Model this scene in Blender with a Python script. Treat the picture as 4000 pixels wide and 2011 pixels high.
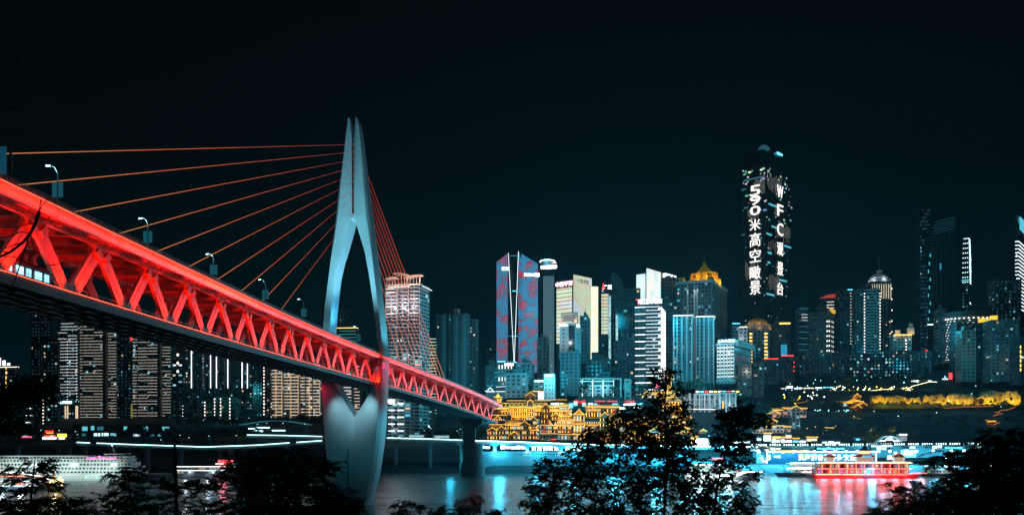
import bpy, bmesh, math, random
import numpy as np
from mathutils import Vector, Matrix
random.seed(7)
R = math.radians
for o in list(bpy.data.objects): bpy.data.objects.remove(o)
scn = bpy.context.scene
COL = scn.collection
# ------------------------------------------------------------------ camera, sky, exposure
F = 3300.0            # focal length in source pixels (4000 wide)
HZ = 1660.0           # horizon row
CZ = 33.5             # eye above the water
cam = bpy.data.objects.new('camera', bpy.data.cameras.new('camera')); COL.objects.link(cam)
cam.location = (0, 0, CZ); cam.rotation_euler = (R(90), 0, 0)
cam.data.sensor_width = 36; cam.data.lens = 36*F/4000; cam.data.shift_y = (HZ-1005.5)/4000
cam.data.clip_start = .3; cam.data.clip_end = 6000
scn.camera = cam
W = bpy.data.worlds.new('World'); scn.world = W; W.use_nodes = True
nt = W.node_tree; nt.nodes.clear()
wo = nt.nodes.new('ShaderNodeOutputWorld'); bg = nt.nodes.new('ShaderNodeBackground')
tc = nt.nodes.new('ShaderNodeTexCoord'); sx = nt.nodes.new('ShaderNodeSeparateXYZ'); rp = nt.nodes.new('ShaderNodeValToRGB')
nt.links.new(tc.outputs['Generated'], sx.inputs[0]); nt.links.new(sx.outputs['Z'], rp.inputs[0])
rp.color_ramp.elements[0].position = 0.0; rp.color_ramp.elements[0].color = (.0004, .0085, .0120, 1)
rp.color_ramp.elements[1].position = .5; rp.color_ramp.elements[1].color = (.0002, .0012, .0014, 1)
e = rp.color_ramp.elements.new(.13); e.color = (.0002, .0044, .0060, 1)
e = rp.color_ramp.elements.new(.28); e.color = (.0002, .0022, .0028, 1)
nt.links.new(rp.outputs[0], bg.inputs[0]); bg.inputs[1].default_value = 1.0
nt.links.new(bg.outputs[0], wo.inputs[0])
scn.view_settings.view_transform = 'Standard'; scn.view_settings.look = 'None'
scn.view_settings.exposure = 0; scn.view_settings.gamma = 1
scn.cycles.use_denoising = True
try: scn.cycles.denoiser = 'OPENIMAGEDENOISE'
except Exception: pass
scn.cycles.max_bounces = 4; scn.cycles.diffuse_bounces = 2; scn.cycles.glossy_bounces = 3
scn.cycles.transmission_bounces = 2; scn.cycles.transparent_max_bounces = 6
scn.cycles.sample_clamp_indirect = 4; scn.cycles.sample_clamp_direct = 0
scn.cycles.use_light_tree = True; scn.cycles.caustics_reflective = False; scn.cycles.caustics_refractive = False

def wx(x, D): return (x-2000)*D/F
def wz(y, D): return CZ+(HZ-y)*D/F
def at(x, y, D): return Vector((wx(x, D), D, wz(y, D)))

# ------------------------------------------------------------------ materials
MATS = {}
def mat(name, col, rough=.6, metal=0, em=None, st=0, nz=0, nscale=1.0, bump=0, spec=.5):
    if name in MATS: return MATS[name]
    m = bpy.data.materials.new(name); m.use_nodes = True; t = m.node_tree; b = t.nodes['Principled BSDF']
    b.inputs['Base Color'].default_value = (*col, 1); b.inputs['Roughness'].default_value = rough
    b.inputs['Metallic'].default_value = metal; b.inputs['Specular IOR Level'].default_value = spec
    if em: b.inputs['Emission Color'].default_value = (*em, 1); b.inputs['Emission Strength'].default_value = st
    if nz or bump:
        c = t.nodes.new('ShaderNodeTexCoord'); n = t.nodes.new('ShaderNodeTexNoise'); n.inputs['Scale'].default_value = nscale
        n.inputs['Detail'].default_value = 5; t.links.new(c.outputs['Object'], n.inputs['Vector'])
        if nz:
            r = t.nodes.new('ShaderNodeValToRGB'); r.color_ramp.elements[0].position = .3; r.color_ramp.elements[1].position = .7
            r.color_ramp.elements[0].color = (*[max(0, v*(1-nz)) for v in col], 1); r.color_ramp.elements[1].color = (*[min(1, v*(1+nz)) for v in col], 1)
            t.links.new(n.outputs['Fac'], r.inputs[0]); t.links.new(r.outputs[0], b.inputs['Base Color'])
        if bump:
            bp = t.nodes.new('ShaderNodeBump'); bp.inputs['Strength'].default_value = bump; bp.inputs['Distance'].default_value = .3
            t.links.new(n.outputs['Fac'], bp.inputs['Height']); t.links.new(bp.outputs[0], b.inputs['Normal'])
    MATS[name] = m; return m
def glow(name, col, st, k=0):
    return mat(name, tuple(.6*c for c in col), .5, em=col, st=st)
def led_wall(name, cols, st, scale, lo=.35, hi=.65):
    """screen of light strips: colours drift over the facade (it is a lit display)"""
    if name in MATS: return MATS[name]
    m = mat(name, (.05, .05, .05), .5); t = m.node_tree; b = t.nodes['Principled BSDF']
    g = t.nodes.new('ShaderNodeNewGeometry'); n = t.nodes.new('ShaderNodeTexNoise'); n.inputs['Scale'].default_value = scale; n.inputs['Detail'].default_value = 3
    t.links.new(g.outputs['Position'], n.inputs['Vector']); r = t.nodes.new('ShaderNodeValToRGB'); els = r.color_ramp.elements
    els[0].position = lo; els[0].color = (*cols[0], 1); els[1].position = hi; els[1].color = (*cols[-1], 1)
    for i, c in enumerate(cols[1:-1]):
        e = els.new(lo+(hi-lo)*(i+1)/(len(cols)-1)); e.color = (*c, 1)
    t.links.new(n.outputs['Fac'], r.inputs[0]); t.links.new(r.outputs[0], b.inputs['Emission Color']); b.inputs['Emission Strength'].default_value = st
    return m
def glass_mat(name, st=1.0, base=(.012, .022, .026)):
    """window panes: a per-pane attribute says how each room behind is lit"""
    if name in MATS: return MATS[name]
    m = mat(name, base, .12, spec=.5); t = m.node_tree; b = t.nodes['Principled BSDF']
    a = t.nodes.new('ShaderNodeAttribute'); a.attribute_name = 'em'
    t.links.new(a.outputs['Color'], b.inputs['Emission Color']); b.inputs['Emission Strength'].default_value = st
    return m

# ------------------------------------------------------------------ mesh building
class B:
    def __init__(s): s.v = []; s.f = []; s.c = []
    def quad(s, a, b, c, d, col=None):
        n = len(s.v); s.v += [tuple(a), tuple(b), tuple(c), tuple(d)]; s.f.append((n, n+1, n+2, n+3)); s.c.append(col)
    def tri(s, a, b, c, col=None):
        n = len(s.v); s.v += [tuple(a), tuple(b), tuple(c)]; s.f.append((n, n+1, n+2)); s.c.append(col)
    def box(s, x0, x1, y0, y1, z0, z1):
        n = len(s.v)
        s.v += [(x0, y0, z0), (x1, y0, z0), (x1, y1, z0), (x0, y1, z0), (x0, y0, z1), (x1, y0, z1), (x1, y1, z1), (x0, y1, z1)]
        for q in ((0, 3, 2, 1), (4, 5, 6, 7), (0, 1, 5, 4), (1, 2, 6, 5), (2, 3, 7, 6), (3, 0, 4, 7)): s.f.append(tuple(n+i for i in q)); s.c.append(None)
        return s
    def prism(s, pts, z0, z1):
        n = len(s.v); k = len(pts)
        s.v += [(p[0], p[1], z0) for p in pts]+[(p[0], p[1], z1) for p in pts]
        s.f.append(tuple(n+i for i in reversed(range(k)))); s.f.append(tuple(n+k+i for i in range(k))); s.c += [None, None]
        for i in range(k): s.f.append((n+i, n+(i+1) % k, n+k+(i+1) % k, n+k+i)); s.c.append(None)
        return s
    def xprism(s, pts, x0, x1):
        """profile in (y,z) swept along x"""
        n = len(s.v); k = len(pts)
        s.v += [(x0, p[0], p[1]) for p in pts]+[(x1, p[0], p[1]) for p in pts]
        s.f.append(tuple(n+i for i in reversed(range(k)))); s.f.append(tuple(n+k+i for i in range(k))); s.c += [None, None]
        for i in range(k): s.f.append((n+i, n+(i+1) % k, n+k+(i+1) % k, n+k+i)); s.c.append(None)
        return s
    def yprism(s, pts, y0, y1):
        n = len(s.v); k = len(pts)
        s.v += [(p[0], y0, p[1]) for p in pts]+[(p[0], y1, p[1]) for p in pts]
        s.f.append(tuple(n+i for i in range(k))); s.f.append(tuple(n+k+i for i in reversed(range(k)))); s.c += [None, None]
        for i in range(k): s.f.append((n+i, n+(i+1) % k, n+k+(i+1) % k, n+k+i)); s.c.append(None)
        return s
    def tube(s, a, b, r0, r1=None, k=6):
        a = Vector(a); b = Vector(b); r1 = r0 if r1 is None else r1; d = (b-a)
        if d.length < 1e-6: return s
        d.normalize(); u = d.orthogonal().normalized(); w = d.cross(u); n = len(s.v)
        for p, r in ((a, r0), (b, r1)):
            for i in range(k):
                t = 2*math.pi*i/k; s.v.append(tuple(p+u*(r*math.cos(t))+w*(r*math.sin(t))))
        for i in range(k): s.f.append((n+i, n+(i+1) % k, n+k+(i+1) % k, n+k+i)); s.c.append(None)
        s.f.append(tuple(n+i for i in reversed(range(k)))); s.f.append(tuple(n+k+i for i in range(k))); s.c += [None, None]
        return s
    def beam(s, a, b, w, h, up=(0, 0, 1)):
        a = Vector(a); b = Vector(b); d = (b-a).normalized(); u = d.cross(Vector(up)).normalized(); t = u.cross(d)
        n = len(s.v)
        for p in (a, b):
            for i, j in ((-1, -1), (1, -1), (1, 1), (-1, 1)): s.v.append(tuple(p+u*(i*w/2)+t*(j*h/2)))
        for q in ((0, 1, 2, 3), (7, 6, 5, 4), (0, 4, 5, 1), (1, 5, 6, 2), (2, 6, 7, 3), (3, 7, 4, 0)): s.f.append(tuple(n+i for i in q)); s.c.append(None)
        return s
    def loft(s, rings, close=True, caps=True):
        n = len(s.v); k = len(rings[0])
        for r in rings: s.v += [tuple(p) for p in r]
        for j in range(len(rings)-1):
            for i in range(k if close else k-1):
                i2 = (i+1) % k; s.f.append((n+j*k+i, n+j*k+i2, n+(j+1)*k+i2, n+(j+1)*k+i)); s.c.append(None)
        if caps and close:
            s.f.append(tuple(n+i for i in reversed(range(k)))); m = n+(len(rings)-1)*k; s.f.append(tuple(m+i for i in range(k))); s.c += [None, None]
        return s
    def build(s, name, m, parent=None, smooth=False, loc=None, fix=False):
        me = bpy.data.meshes.new(name); me.from_pydata(s.v, [], s.f)
        if any(c is not None for c in s.c):
            at_ = me.attributes.new('em', 'FLOAT_COLOR', 'FACE')
            arr = np.zeros((len(s.f), 4), np.float32); arr[:, 3] = 1
            for i, c in enumerate(s.c):
                if c is not None: arr[i, :3] = c
            at_.data.foreach_set('color', arr.ravel())
        if fix:
            bm = bmesh.new(); bm.from_mesh(me); bmesh.ops.recalc_face_normals(bm, faces=bm.faces); bm.to_mesh(me); bm.free()
        if smooth:
            me.shade_smooth(); me.set_sharp_from_angle(angle=R(38))
        me.materials.append(m)
        o = bpy.data.objects.new(name, me); COL.objects.link(o)
        if parent: o.parent = parent
        if loc is not None: o.location = loc
        return o
def tag(o, label=None, cat=None, group=None, kind=None):
    if label: o['label'] = label
    if cat: o['category'] = cat
    if group: o['group'] = group
    if kind: o['kind'] = kind
    return o
def thing(name, label, cat, loc=(0, 0, 0), rz=0, group=None):
    o = bpy.data.objects.new(name, None); COL.objects.link(o); o.location = loc; o.rotation_euler = (0, 0, rz)
    o.empty_display_size = .1
    return tag(o, label, cat, group)
UNIT = {}
def cube(name, m, parent, x0, x1, y0, y1, z0, z1):
    """a box part that shares one unit mesh per name and material"""
    k = (name, m.name)
    if k not in UNIT:
        me = bpy.data.meshes.new(name); b = B().box(-.5, .5, -.5, .5, -.5, .5); me.from_pydata(b.v, [], b.f); me.materials.append(m); UNIT[k] = me
    o = bpy.data.objects.new(name, UNIT[k]); COL.objects.link(o)
    if parent: o.parent = parent
    o.location = ((x0+x1)/2, (y0+y1)/2, (z0+z1)/2); o.scale = (abs(x1-x0), abs(y1-y0), abs(z1-z0)); return o
def copy_tree(o, parent=None):
    c = o.copy(); COL.objects.link(c)
    if parent: c.parent = parent
    for ch in list(o.children): copy_tree(ch, c)
    return c
def text(parent, s, h, loc, m, width=None, face='front', name='sign_lettering', ext=.05, vertical=False, bold=.012):
    """lettering as a mesh; loc is its centre; face: front (-y) or right (+x) or left (-x)"""
    if vertical: s = '\n'.join(s)
    c = bpy.data.curves.new(name, 'FONT'); c.body = s; c.size = 1; c.align_x = 'CENTER'; c.extrude = ext/h; c.offset = bold
    c.space_line = 1.0; c.resolution_u = 2
    t = bpy.data.objects.new(name, c); COL.objects.link(t); dg = bpy.context.evaluated_depsgraph_get(); dg.update()
    me = bpy.data.meshes.new_from_object(t.evaluated_get(dg)); bpy.data.objects.remove(t)
    a = np.zeros(len(me.vertices)*3); me.vertices.foreach_get('co', a); a = a.reshape(-1, 3)
    if len(a) == 0: return None
    mn, mx = a.min(0), a.max(0); a -= (mn+mx)/2; sy = h/(mx[1]-mn[1]); sxx = sy if width is None else width/(mx[0]-mn[0])
    a[:, 0] *= sxx; a[:, 1] *= sy; a[:, 2] *= sy; me.vertices.foreach_set('co', a.ravel()); me.update()
    me.materials.clear(); me.materials.append(m)
    o = bpy.data.objects.new(name, me); COL.objects.link(o); o.parent = parent; o.location = loc
    o.rotation_euler = (R(90), 0, {'front': 0, 'right': R(90), 'left': R(-90)}[face]); return o
def lamp(name, kind, loc, col, power, size=.5, target=None, parent=None, angle=60, blend=.6, sizey=None, spread=None):
    l = bpy.data.lights.new(name, kind); l.color = col; l.energy = power
    if kind == 'AREA':
        l.size = size
        if spread: l.spread = R(spread)
        if sizey: l.shape = 'RECTANGLE'; l.size_y = sizey
    elif kind in ('POINT', 'SPOT'): l.shadow_soft_size = size
    if kind == 'SPOT': l.spot_size = R(angle); l.spot_blend = blend
    o = bpy.data.objects.new(name, l); COL.objects.link(o); o.location = loc
    if target is not None: o.rotation_euler = (Vector(target)-Vector(loc)).to_track_quat('-Z', 'Y').to_euler()
    if parent: o.parent = parent
    return o

# ------------------------------------------------------------------ shared materials
CONC = mat('concrete', (.34, .35, .35), .7, nz=.15, nscale=.15, bump=.1)
CONCD = mat('dark_concrete', (.12, .125, .125), .8, nz=.3, nscale=.1)
PAINT = mat('bridge_paint', (.46, .41, .36), .45, nz=.10, nscale=.5)
STEELD = mat('dark_steel', (.06, .06, .065), .5, nz=.2, nscale=1)
WHITE = mat('white_paint', (.7, .71, .71), .5, nz=.08, nscale=.4)
ASPH = mat('asphalt', (.05, .05, .052), .85, nz=.2, nscale=.8)
GL = glass_mat('window_glass', 1.0)
G_WHITE = glow('warm_white_led', (1, .86, .74), 2.6)
G_COOL = glow('cool_white_led', (.75, .93, 1), 3.0)
G_CYAN = glow('cyan_led', (.12, .75, 1), 3.0)
G_CYW = glow('pale_cyan_light', (.5, .92, 1), 5.0)
G_AMB = glow('amber_led', (1, .56, .10), 3.0)
G_GOLD = glow('gold_led', (1, .62, .07), 2.2)
G_RED = glow('red_led', (1, .035, .03), 3.5)
G_PINK = glow('pink_led', (1, .12, .6), 3)
G_SIGNW = glow('white_sign_light', (.85, .97, 1), 5.0)
# ================================================================== the bridge
bx_nodes = [0, 272, 470, 632, 785, 910, 1005, 1094, 1169, 1241, 1301, 1354, 1404, 1445]
Dn = [113*(1+.161*k) for k in range(14)]
xs = bx_nodes+[1529, 1714, 1839, 1900, 1925]; Ds = Dn+[389, 458, 516, 557, 580]
yt = np.interp(xs, [0, 272, 388, 550, 776, 1000, 1200, 1444, 1529, 1714, 1839, 1900, 1925], [702, 831, 885, 970, 1071, 1178, 1266, 1366, 1403, 1476, 1525, 1556, 1570])
_px = np.polyfit(Ds, [(x-2000)*d/F for x, d in zip(xs, Ds)], 4); _pz = np.polyfit(Ds, [(HZ-y)*d/F for y, d in zip(yt, Ds)], 4)
def bX(y):
    if y < 113: return float(np.polyval(_px, 113)+(y-113)*(np.polyval(_px, 131)-np.polyval(_px, 113))/18)
    return float(np.polyval(_px, y))
def bZ(y):
    if y < 113: return CZ+float(np.polyval(_pz, 113)+(y-113)*(np.polyval(_pz, 131)-np.polyval(_pz, 113))/18)
    return CZ+float(np.polyval(_pz, y))
def bP(y, w, dz):
    """point at depth y on the bridge line, w metres inboard of the near truss, dz below the reference top"""
    t = Vector(((bX(y+1)-bX(y-1))/2, 1, 0)).normalized(); n = Vector((-t.y, t.x, 0))
    return Vector((bX(y), y, bZ(y)))+n*w+Vector((0, 0, dz))
def ftop(y): return -1.35*max(0, (bZ(y)-CZ))/33.0          # top of the fascia
SP = 18.2
def solve(px, w, dz, lo=40, hi=580):
    f = lambda y: (bP(y, w, dz).x/y*F+2000)-px
    for _ in range(50):
        m = (lo+hi)/2
        if f(m) < 0: lo = m
        else: hi = m
    return (lo+hi)/2
bridge = thing('cable_stayed_bridge', 'long two-level river bridge lit red, with a pale needle pylon and a V-strut truss', 'bridge', (bX(350), 350, 0))
BO = bridge.location.copy()
def bb(b, name, m, **k):
    o = b.build(name, m, bridge, **k); o.matrix_parent_inverse = Matrix.Translation(-BO); return o
def bcube(o): o.matrix_parent_inverse = Matrix.Translation(-BO); return o
ys = [50+i*SP/2 for i in range(int((592-50)/(SP/2))+1)]
def sweep(profile, name, m, y0=50, y1=592, step=SP/2, closed=True, smooth=False, mt=None):
    """profile: function y -> list of (w,dz)"""
    rings = []; y = y0
    while y <= y1+.01: rings.append([bP(y, w, d) for w, d in profile(y)]); y += step
    return bb(B().loft(rings, close=closed, caps=closed), name, m, fix=closed, smooth=smooth)
WT = 12.6   # far truss plane
# decks
sweep(lambda y: [(-2.6, ftop(y)-1.75), (-2.6, ftop(y)-.1), (15.4, ftop(y)-.1), (15.4, ftop(y)-1.75), (14, -2.5), (-1.4, -2.5)], 'upper_deck', PAINT)
sweep(lambda y: [(-.55, -12.75), (-.55, -13.9), (12.9, -13.9), (12.9, -12.75)], 'lower_deck', CONCD)
sweep(lambda y: [(-.85, -12.62), (-.95, -14.0), (-.6, -14.0), (-.6, -12.62)], 'edge_beam', mat('edge_beam_paint', (.22, .23, .25), .5, nz=.15, nscale=.3))
# fascia: slightly bowed panels along the upper deck edge, split by joints
FM = mat('fascia_panel_paint', (.62, .55, .55), .42, nz=.10, nscale=.35)
y = 50
while y < 590:
    rings = [[bP(q, w, d) for w, d in ((-2.95, ftop(q)+.02), (-3.35, ftop(q)-.5), (-3.4, ftop(q)-1.1), (-3.1, ftop(q)-1.78), (-2.65, ftop(q)-1.78), (-2.65, ftop(q)+.02))] for q in (y, y+SP/2, min(y+SP-.12, 592))]
    bb(B().loft(rings), 'fascia_panel', FM, fix=True, smooth=True); y += SP
# soffit beams of both decks
b = B(); b2 = B(); y = 54
while y < 586:
    b.beam(bP(y, -2.2, -2.85), bP(y, 15, -2.85), .5, .7)
    for w in (1.5, 11): b.beam(bP(y, w, -2.7), bP(y+SP/3, w, -2.7), .3, .35)
    b2.beam(bP(y, -.3, -14.05), bP(y, 12.7, -14.05), .3, .25); y += SP/3
b.build
bb(b, 'cross_beam', PAINT)['kind'] = 'stuff'
for w in (2, 5, 8, 11):
    for i in range(len(ys)-1): b2.beam(bP(ys[i], w, -14.03), bP(ys[i+1], w, -14.03), .22, .22)
bb(b2, 'soffit_beam', STEELD)['kind'] = 'stuff'
# under-deck service gantry seen as a dark pipe rack below the fascia
b = B(); y = 50
while y < 580:
    for w, dz in ((-1.9, -3.3), (-1.9, -4.0), (-1.2, -3.3)): b.tube(bP(y, w, dz), bP(y+SP/4, w, dz), .07, k=4)
    b.tube(bP(y, -1.9, -3.3), bP(y+SP/8, -1.9, -4.0), .05, k=4); b.tube(bP(y+SP/8, -1.9, -4.0), bP(y+SP/4, -1.9, -3.3), .05, k=4)
    b.tube(bP(y, -1.9, -2.5), bP(y, -1.9, -3.3), .05, k=4); y += SP/4
bb(b, 'service_gantry', STEELD)
# truss struts
def strut(w, ya, da, yb_, db, sz):
    b = B(); a = bP(ya, w, da); c = bP(yb_, w, db); side = (bP(ya, w+1, da)-bP(ya, w, da)).normalized()
    d = (c-a).normalized(); u = d.cross(side).normalized()
    for s in (-1, 1):
        b.beam(a+u*(s*sz*.36), c+u*(s*sz*.36), sz*.42, sz*.95, up=u)
    b.beam(a, c, sz*.5, sz*.45, up=u)
    b.beam(c-d*.9, c+d*.25, sz*1.35, sz*1.15, up=u)
    return b
yk = 113-3*SP; nodes = []
while yk < 585: nodes.append(yk); yk += SP
for y in nodes:
    if y < 60: continue
    for w, vis in ((0, 1), (WT, y < 560)):
        if not vis: continue
        for s in (-1, 1):
            if w > 0 and y > 450: continue
            bb(strut(w, y+s*.9, -12.5, y+s*(SP/2-1.1), -4.6, 1.45 if y < 420 else 1.25), 'truss_strut', PAINT, fix=True)
    b = B(); b.beam(bP(y-1.6, 0, -12.55), bP(y+1.6, 0, -12.55), 1.0, .9); bb(b, 'node_plate', PAINT)
    b = B(); q = y+SP/2; b.beam(bP(q-2.2, 0, -3.9), bP(q+2.2, 0, -3.9), 1.1, 1.5); b.beam(bP(q, 0, -4.2), bP(q, WT, -4.2), .7, .8); bb(b, 'node_plate', PAINT)
for w, name in ((0, 'top_chord'), (WT, 'top_chord')):
    sweep(lambda y: [(w-.4, -2.55), (w+.4, -2.55), (w+.4, -3.3), (w-.4, -3.3)], name, PAINT)
# railings
def rail(w, base, h, m, name, step, y0=50, y1=590, rr=.045, n=2):
    b = B(); y = y0
    while y < y1:
        d0 = base(y); d1 = base(y+step)
        b.tube(bP(y, w, d0), bP(y, w, d0+h), rr, k=4)
        for j in range(1, n+1): b.tube(bP(y, w, d0+h*j/n), bP(y+step, w, d1+h*j/n), rr, k=4)
        y += step
    return bb(b, name, m)
RAILM = mat('railing_paint', (.25, .33, .36), .4, metal=.3)
rail(-2.7, ftop, 1.15, RAILM, 'railing', 2.0, rr=.05, n=4)
rail(-.4, lambda y: -12.7, 1.1, RAILM, 'railing', 2.6, n=2)
# screens on the parapet
SCR = mat('parapet_screen', (.10, .17, .19), .35)
sweep(lambda y: [(-2.5, ftop(y)), (-2.5, ftop(y)+.72), (-2.44, ftop(y)+.72), (-2.44, ftop(y))], 'parapet', SCR)
# light lines
def dots(w, base, name, m, y0, y1, seg, r):
    y = y0
    while y < y1:
        e_ = min(y+seg-.35, y1); b = B(); b.tube(bP(y, w, base(y)), bP((y+e_)/2, w, base((y+e_)/2)), r, k=4); b.tube(bP((y+e_)/2, w, base((y+e_)/2)), bP(e_, w, base(e_)), r, k=4)
        bb(b, name, m); y += seg
REDL = glow('red_light_line', (1, .12, .05), 3.0)
dots(-3.0, lambda y: ftop(y)+.1, 'light_line', REDL, 50, 588, SP, .05)
dots(-.95, lambda y: -12.45, 'light_line', glow('pink_light_line', (1, .11, .045), 3.8), 95, 588, SP, .05)
# lamps of the bridge: wash on the fascia, uplights at each node
y = 50
RC = (1, .006, .0005)
i = 0
PYL_D = 352
while y < 588:
    dark = 730 < (lambda p: p.x/p.y*F+2000)(bP(y+SP/2, -3, 0)) < 795
    c = bP(y+SP/2, -5.3, ftop(y+SP/2)-1.3); t = bP(y+SP/2, -3.3, ftop(y+SP/2)-.9)
    gain = [.8, 1.2, .65, 1.0][i % 4]*(1+3.2*(150 < y < 205)+.5*(y < 150)) ; i += 1
    L = lamp('fascia_wash', 'AREA', c, (1, .018, .005), 300*gain*(0.0 if dark else 1)*(1 if y < 400 else .62), size=.35, sizey=SP*.98, target=t, spread=62)
    # turn the long side along the bridge
    tv = (bP(y+SP, 0, 0)-bP(y, 0, 0)).normalized(); zv = (c-t).normalized(); xv = tv.cross(zv).normalized(); yv = zv.cross(xv)
    L.rotation_euler = Matrix((xv, yv, zv)).transposed().to_euler(); L.parent = bridge; bcube(L); y += SP
for y in nodes:
    if y < 60: continue
    g = 1 if y < 420 else .7
    for s in (-1, 1):
        L = lamp('strut_uplight', 'SPOT', bP(y+s*1.0, -2.8, -12.9), RC, 15000*g, size=.12, target=bP(y+s*(SP/2-4.2), 0, -8.2), angle=76, blend=.9); L.parent = bridge; bcube(L)
    L = lamp('deck_uplight', 'POINT', bP(y+SP/2, 6.5, -10.6), RC, 380*g, size=.4); L.parent = bridge; bcube(L)
# pylon -------------------------------------------------------------
PX = 1382.0; ps = PYL_D/F
pyl = bpy.data.objects.new('pylon', None); COL.objects.link(pyl); pyl.parent = bridge
ang = math.atan2((bX(360)-bX(340)), 20)
pyl.location = Vector((wx(PX, PYL_D), PYL_D, 0))-BO; pyl.rotation_euler = (0, 0, -ang)
PYM = mat('pylon_paint', (.50, .52, .53), .55, nz=.06, nscale=.12, bump=.03)
def tb(rows):
    ys_, *cols = zip(*rows); return lambda y, k: float(np.interp(y, ys_, cols[k]))
L_ = tb([(458, 1359, 1362), (470, 1356, 1366), (524, 1346, 1374), (604, 1335, 1374), (709, 1320, 1374), (832, 1305, 1374.5), (836, 1304, 1379), (851, 1303, 1379), (856, 1302, 1371), (912, 1295, 1355), (968, 1287, 1338), (1018, 1281, 1321), (1080, 1275, 1306), (1197, 1259, 1291), (1290, 1252, 1284), (1380, 1247, 1281), (1440, 1245, 1284), (1488, 1244, 1295), (1550, 1246, 1331), (1600, 1249, 1359), (1627, 1251, 1378.5), (1638, 1251, 1379), (1745, 1260, 1379), (1801, 1269, 1379), (1870, 1285, 1379), (1920, 1299, 1379), (1964, 1314, 1379), (2040, 1330, 1379)])
R_ = tb([(456, 1392, 1389), (470, 1398, 1388), (493, 1406, 1386), (585, 1417, 1384), (709, 1428, 1383), (832, 1441, 1382.5), (836, 1442, 1379.2), (851, 1444, 1379.2), (863, 1445, 1387), (905, 1450, 1401), (943, 1454, 1413), (987, 1459, 1426), (1079, 1469, 1443), (1197, 1482, 1460), (1300, 1494, 1473), (1388, 1500, 1480), (1430, 1500, 1479), (1482, 1499, 1466), (1550, 1496, 1431), (1600, 1492, 1399), (1627, 1491, 1379.5), (1638, 1490, 1379.2), (1763, 1477, 1379.2), (1857, 1461, 1379.2), (1951, 1438, 1379.2), (2040, 1415, 1379.2)])
crL = tb([(1380, 1281), (1440, 1262), (1489, 1264), (1600, 1315), (1711, 1376), (1714, 1379)])
crR = tb([(1380, 1480), (1440, 1496), (1489, 1494), (1600, 1437), (1711, 1382), (1714, 1379.2)])
TH = tb([(456, 2.6), (524, 4.5), (832, 8.0), (1200, 9.0), (1488, 9.5), (1700, 11), (2040, 11)])
ylist = sorted(set([458, 464, 470, 493, 524, 560, 604, 650, 709, 770, 832, 836, 851, 856, 863, 880, 905, 925, 943, 968, 987, 1018, 1050, 1080, 1120, 1160, 1197, 1240, 1290, 1340, 1380, 1410, 1440, 1465, 1488, 1520, 1550, 1575, 1600, 1627, 1638, 1660, 1690, 1711, 1714, 1745, 1801, 1857, 1910, 1964, 2040]))
for side, T, cr in ((-1, L_, crL), (1, R_, crR)):
    rings = []
    for yy in ylist:
        uo = (T(yy, 0)-PX)*ps*1.01; ui = (T(yy, 1)-PX)*ps*1.01; t = TH(yy, 0); z = wz(yy, PYL_D); w = abs(uo-ui)
        c = min(1.6, .22*w); ci = 0.03
        uc = ui
        if 1390 < yy < 1714:
            uc = (cr(yy, 0)-PX)*ps*1.01; ci = min(3.2, .45*abs(uc-ui))+.03
        s = side
        if abs(uc-ui) < .05: uc = ui+s*min(.05, w*.3)
        rings.append([(uo-s*.25*c, t, z), (uo, t*.78, z), (uo, t*.42, z), (uo-s*.18*c, t*.16, z), (uo-s*.9*c, 0, z), (uc, 0, z), (ui, ci, z), (ui, t, z)])
    b = B().loft(rings); b.build('pylon_leg', PYM, pyl, smooth=True, fix=True)
for i, yy in enumerate([535, 556, 585, 615, 644, 672, 701, 732, 759, 790, 817]):
    b = B().box(-.9, .25, 2.2, 3.4, wz(yy, PYL_D)-.35, wz(yy, PYL_D)+.35); b.build('anchor_beam', CONC, pyl)
for i in range(11):
    text(pyl, 'E', 1.0, ((1359-PX)*ps, -.08, wz(1757+i*16.3, PYL_D)), mat('gauge_black', (.01, .01, .01), .7), name='gauge_mark', ext=.1)
    cube('gauge_tick', MATS['gauge_black'], pyl, (1346-PX)*ps, (1353-PX)*ps, -.12, -.02, wz(1764+i*16.3, PYL_D)-.08, wz(1764+i*16.3, PYL_D)+.08)
# pylon floodlights, with added fill spots on the lower legs
def PL(x, y, v): return pyl.matrix_basis @ Vector(((x-PX)*ps, v, wz(y, PYL_D)))+BO
CY = (.25, .78, 1)
PW = (.20, .68, .86)
def pl(kind, p, tg, col, pw, **k):
    L = lamp('pylon_flood_and_fill', kind, p, col, pw, target=tg, **k); L.parent = bridge; bcube(L)
pl('SPOT', bP(PYL_D-38, 12.5, 2.5), PL(1335, 900, 0), PW, 90000, size=1, angle=70, blend=.8)
pl('SPOT', bP(PYL_D-38, 1.5, 2.5), PL(1435, 900, 0), PW, 120000, size=1, angle=70, blend=.8)
pl('SPOT', bP(PYL_D-60, 7, 2.5), PL(1385, 620, 0), PW, 150000, size=1, angle=42, blend=.8)
pl('SPOT', PL(1620, 1400, 4), PL(1490, 1050, 4), (.1, .6, .8), 26000, size=1, angle=100, blend=.8)
pl('SPOT', PL(1340, 1310, 3), PL(1306, 1060, 3), (.06, .55, 1), 18000, size=.6, angle=95, blend=.9)
pl('SPOT', PL(1400, 1290, 3), PL(1330, 930, 3), (.25, .72, 1), 44000, size=.6, angle=60, blend=.9)
pl('SPOT', PL(1425, 1285, 3), PL(1455, 1120, 3), (.06, .45, 1), 6000, size=.6, angle=90, blend=.9)
pl('SPOT', PL(1452, 1545, -9), PL(1425, 1600, 0), (.40, .85, 1), 6000, size=.8, angle=82, blend=1)
pl('SPOT', PL(1315, 1545, -9), PL(1338, 1605, 0), (.40, .85, 1), 4200, size=.8, angle=82, blend=1)
pl('SPOT', PL(1385, 1500, -34), PL(1385, 1780, 0), (.05, .44, .58), 4500, size=1, angle=100, blend=1)  # added fill for the lower front
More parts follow.
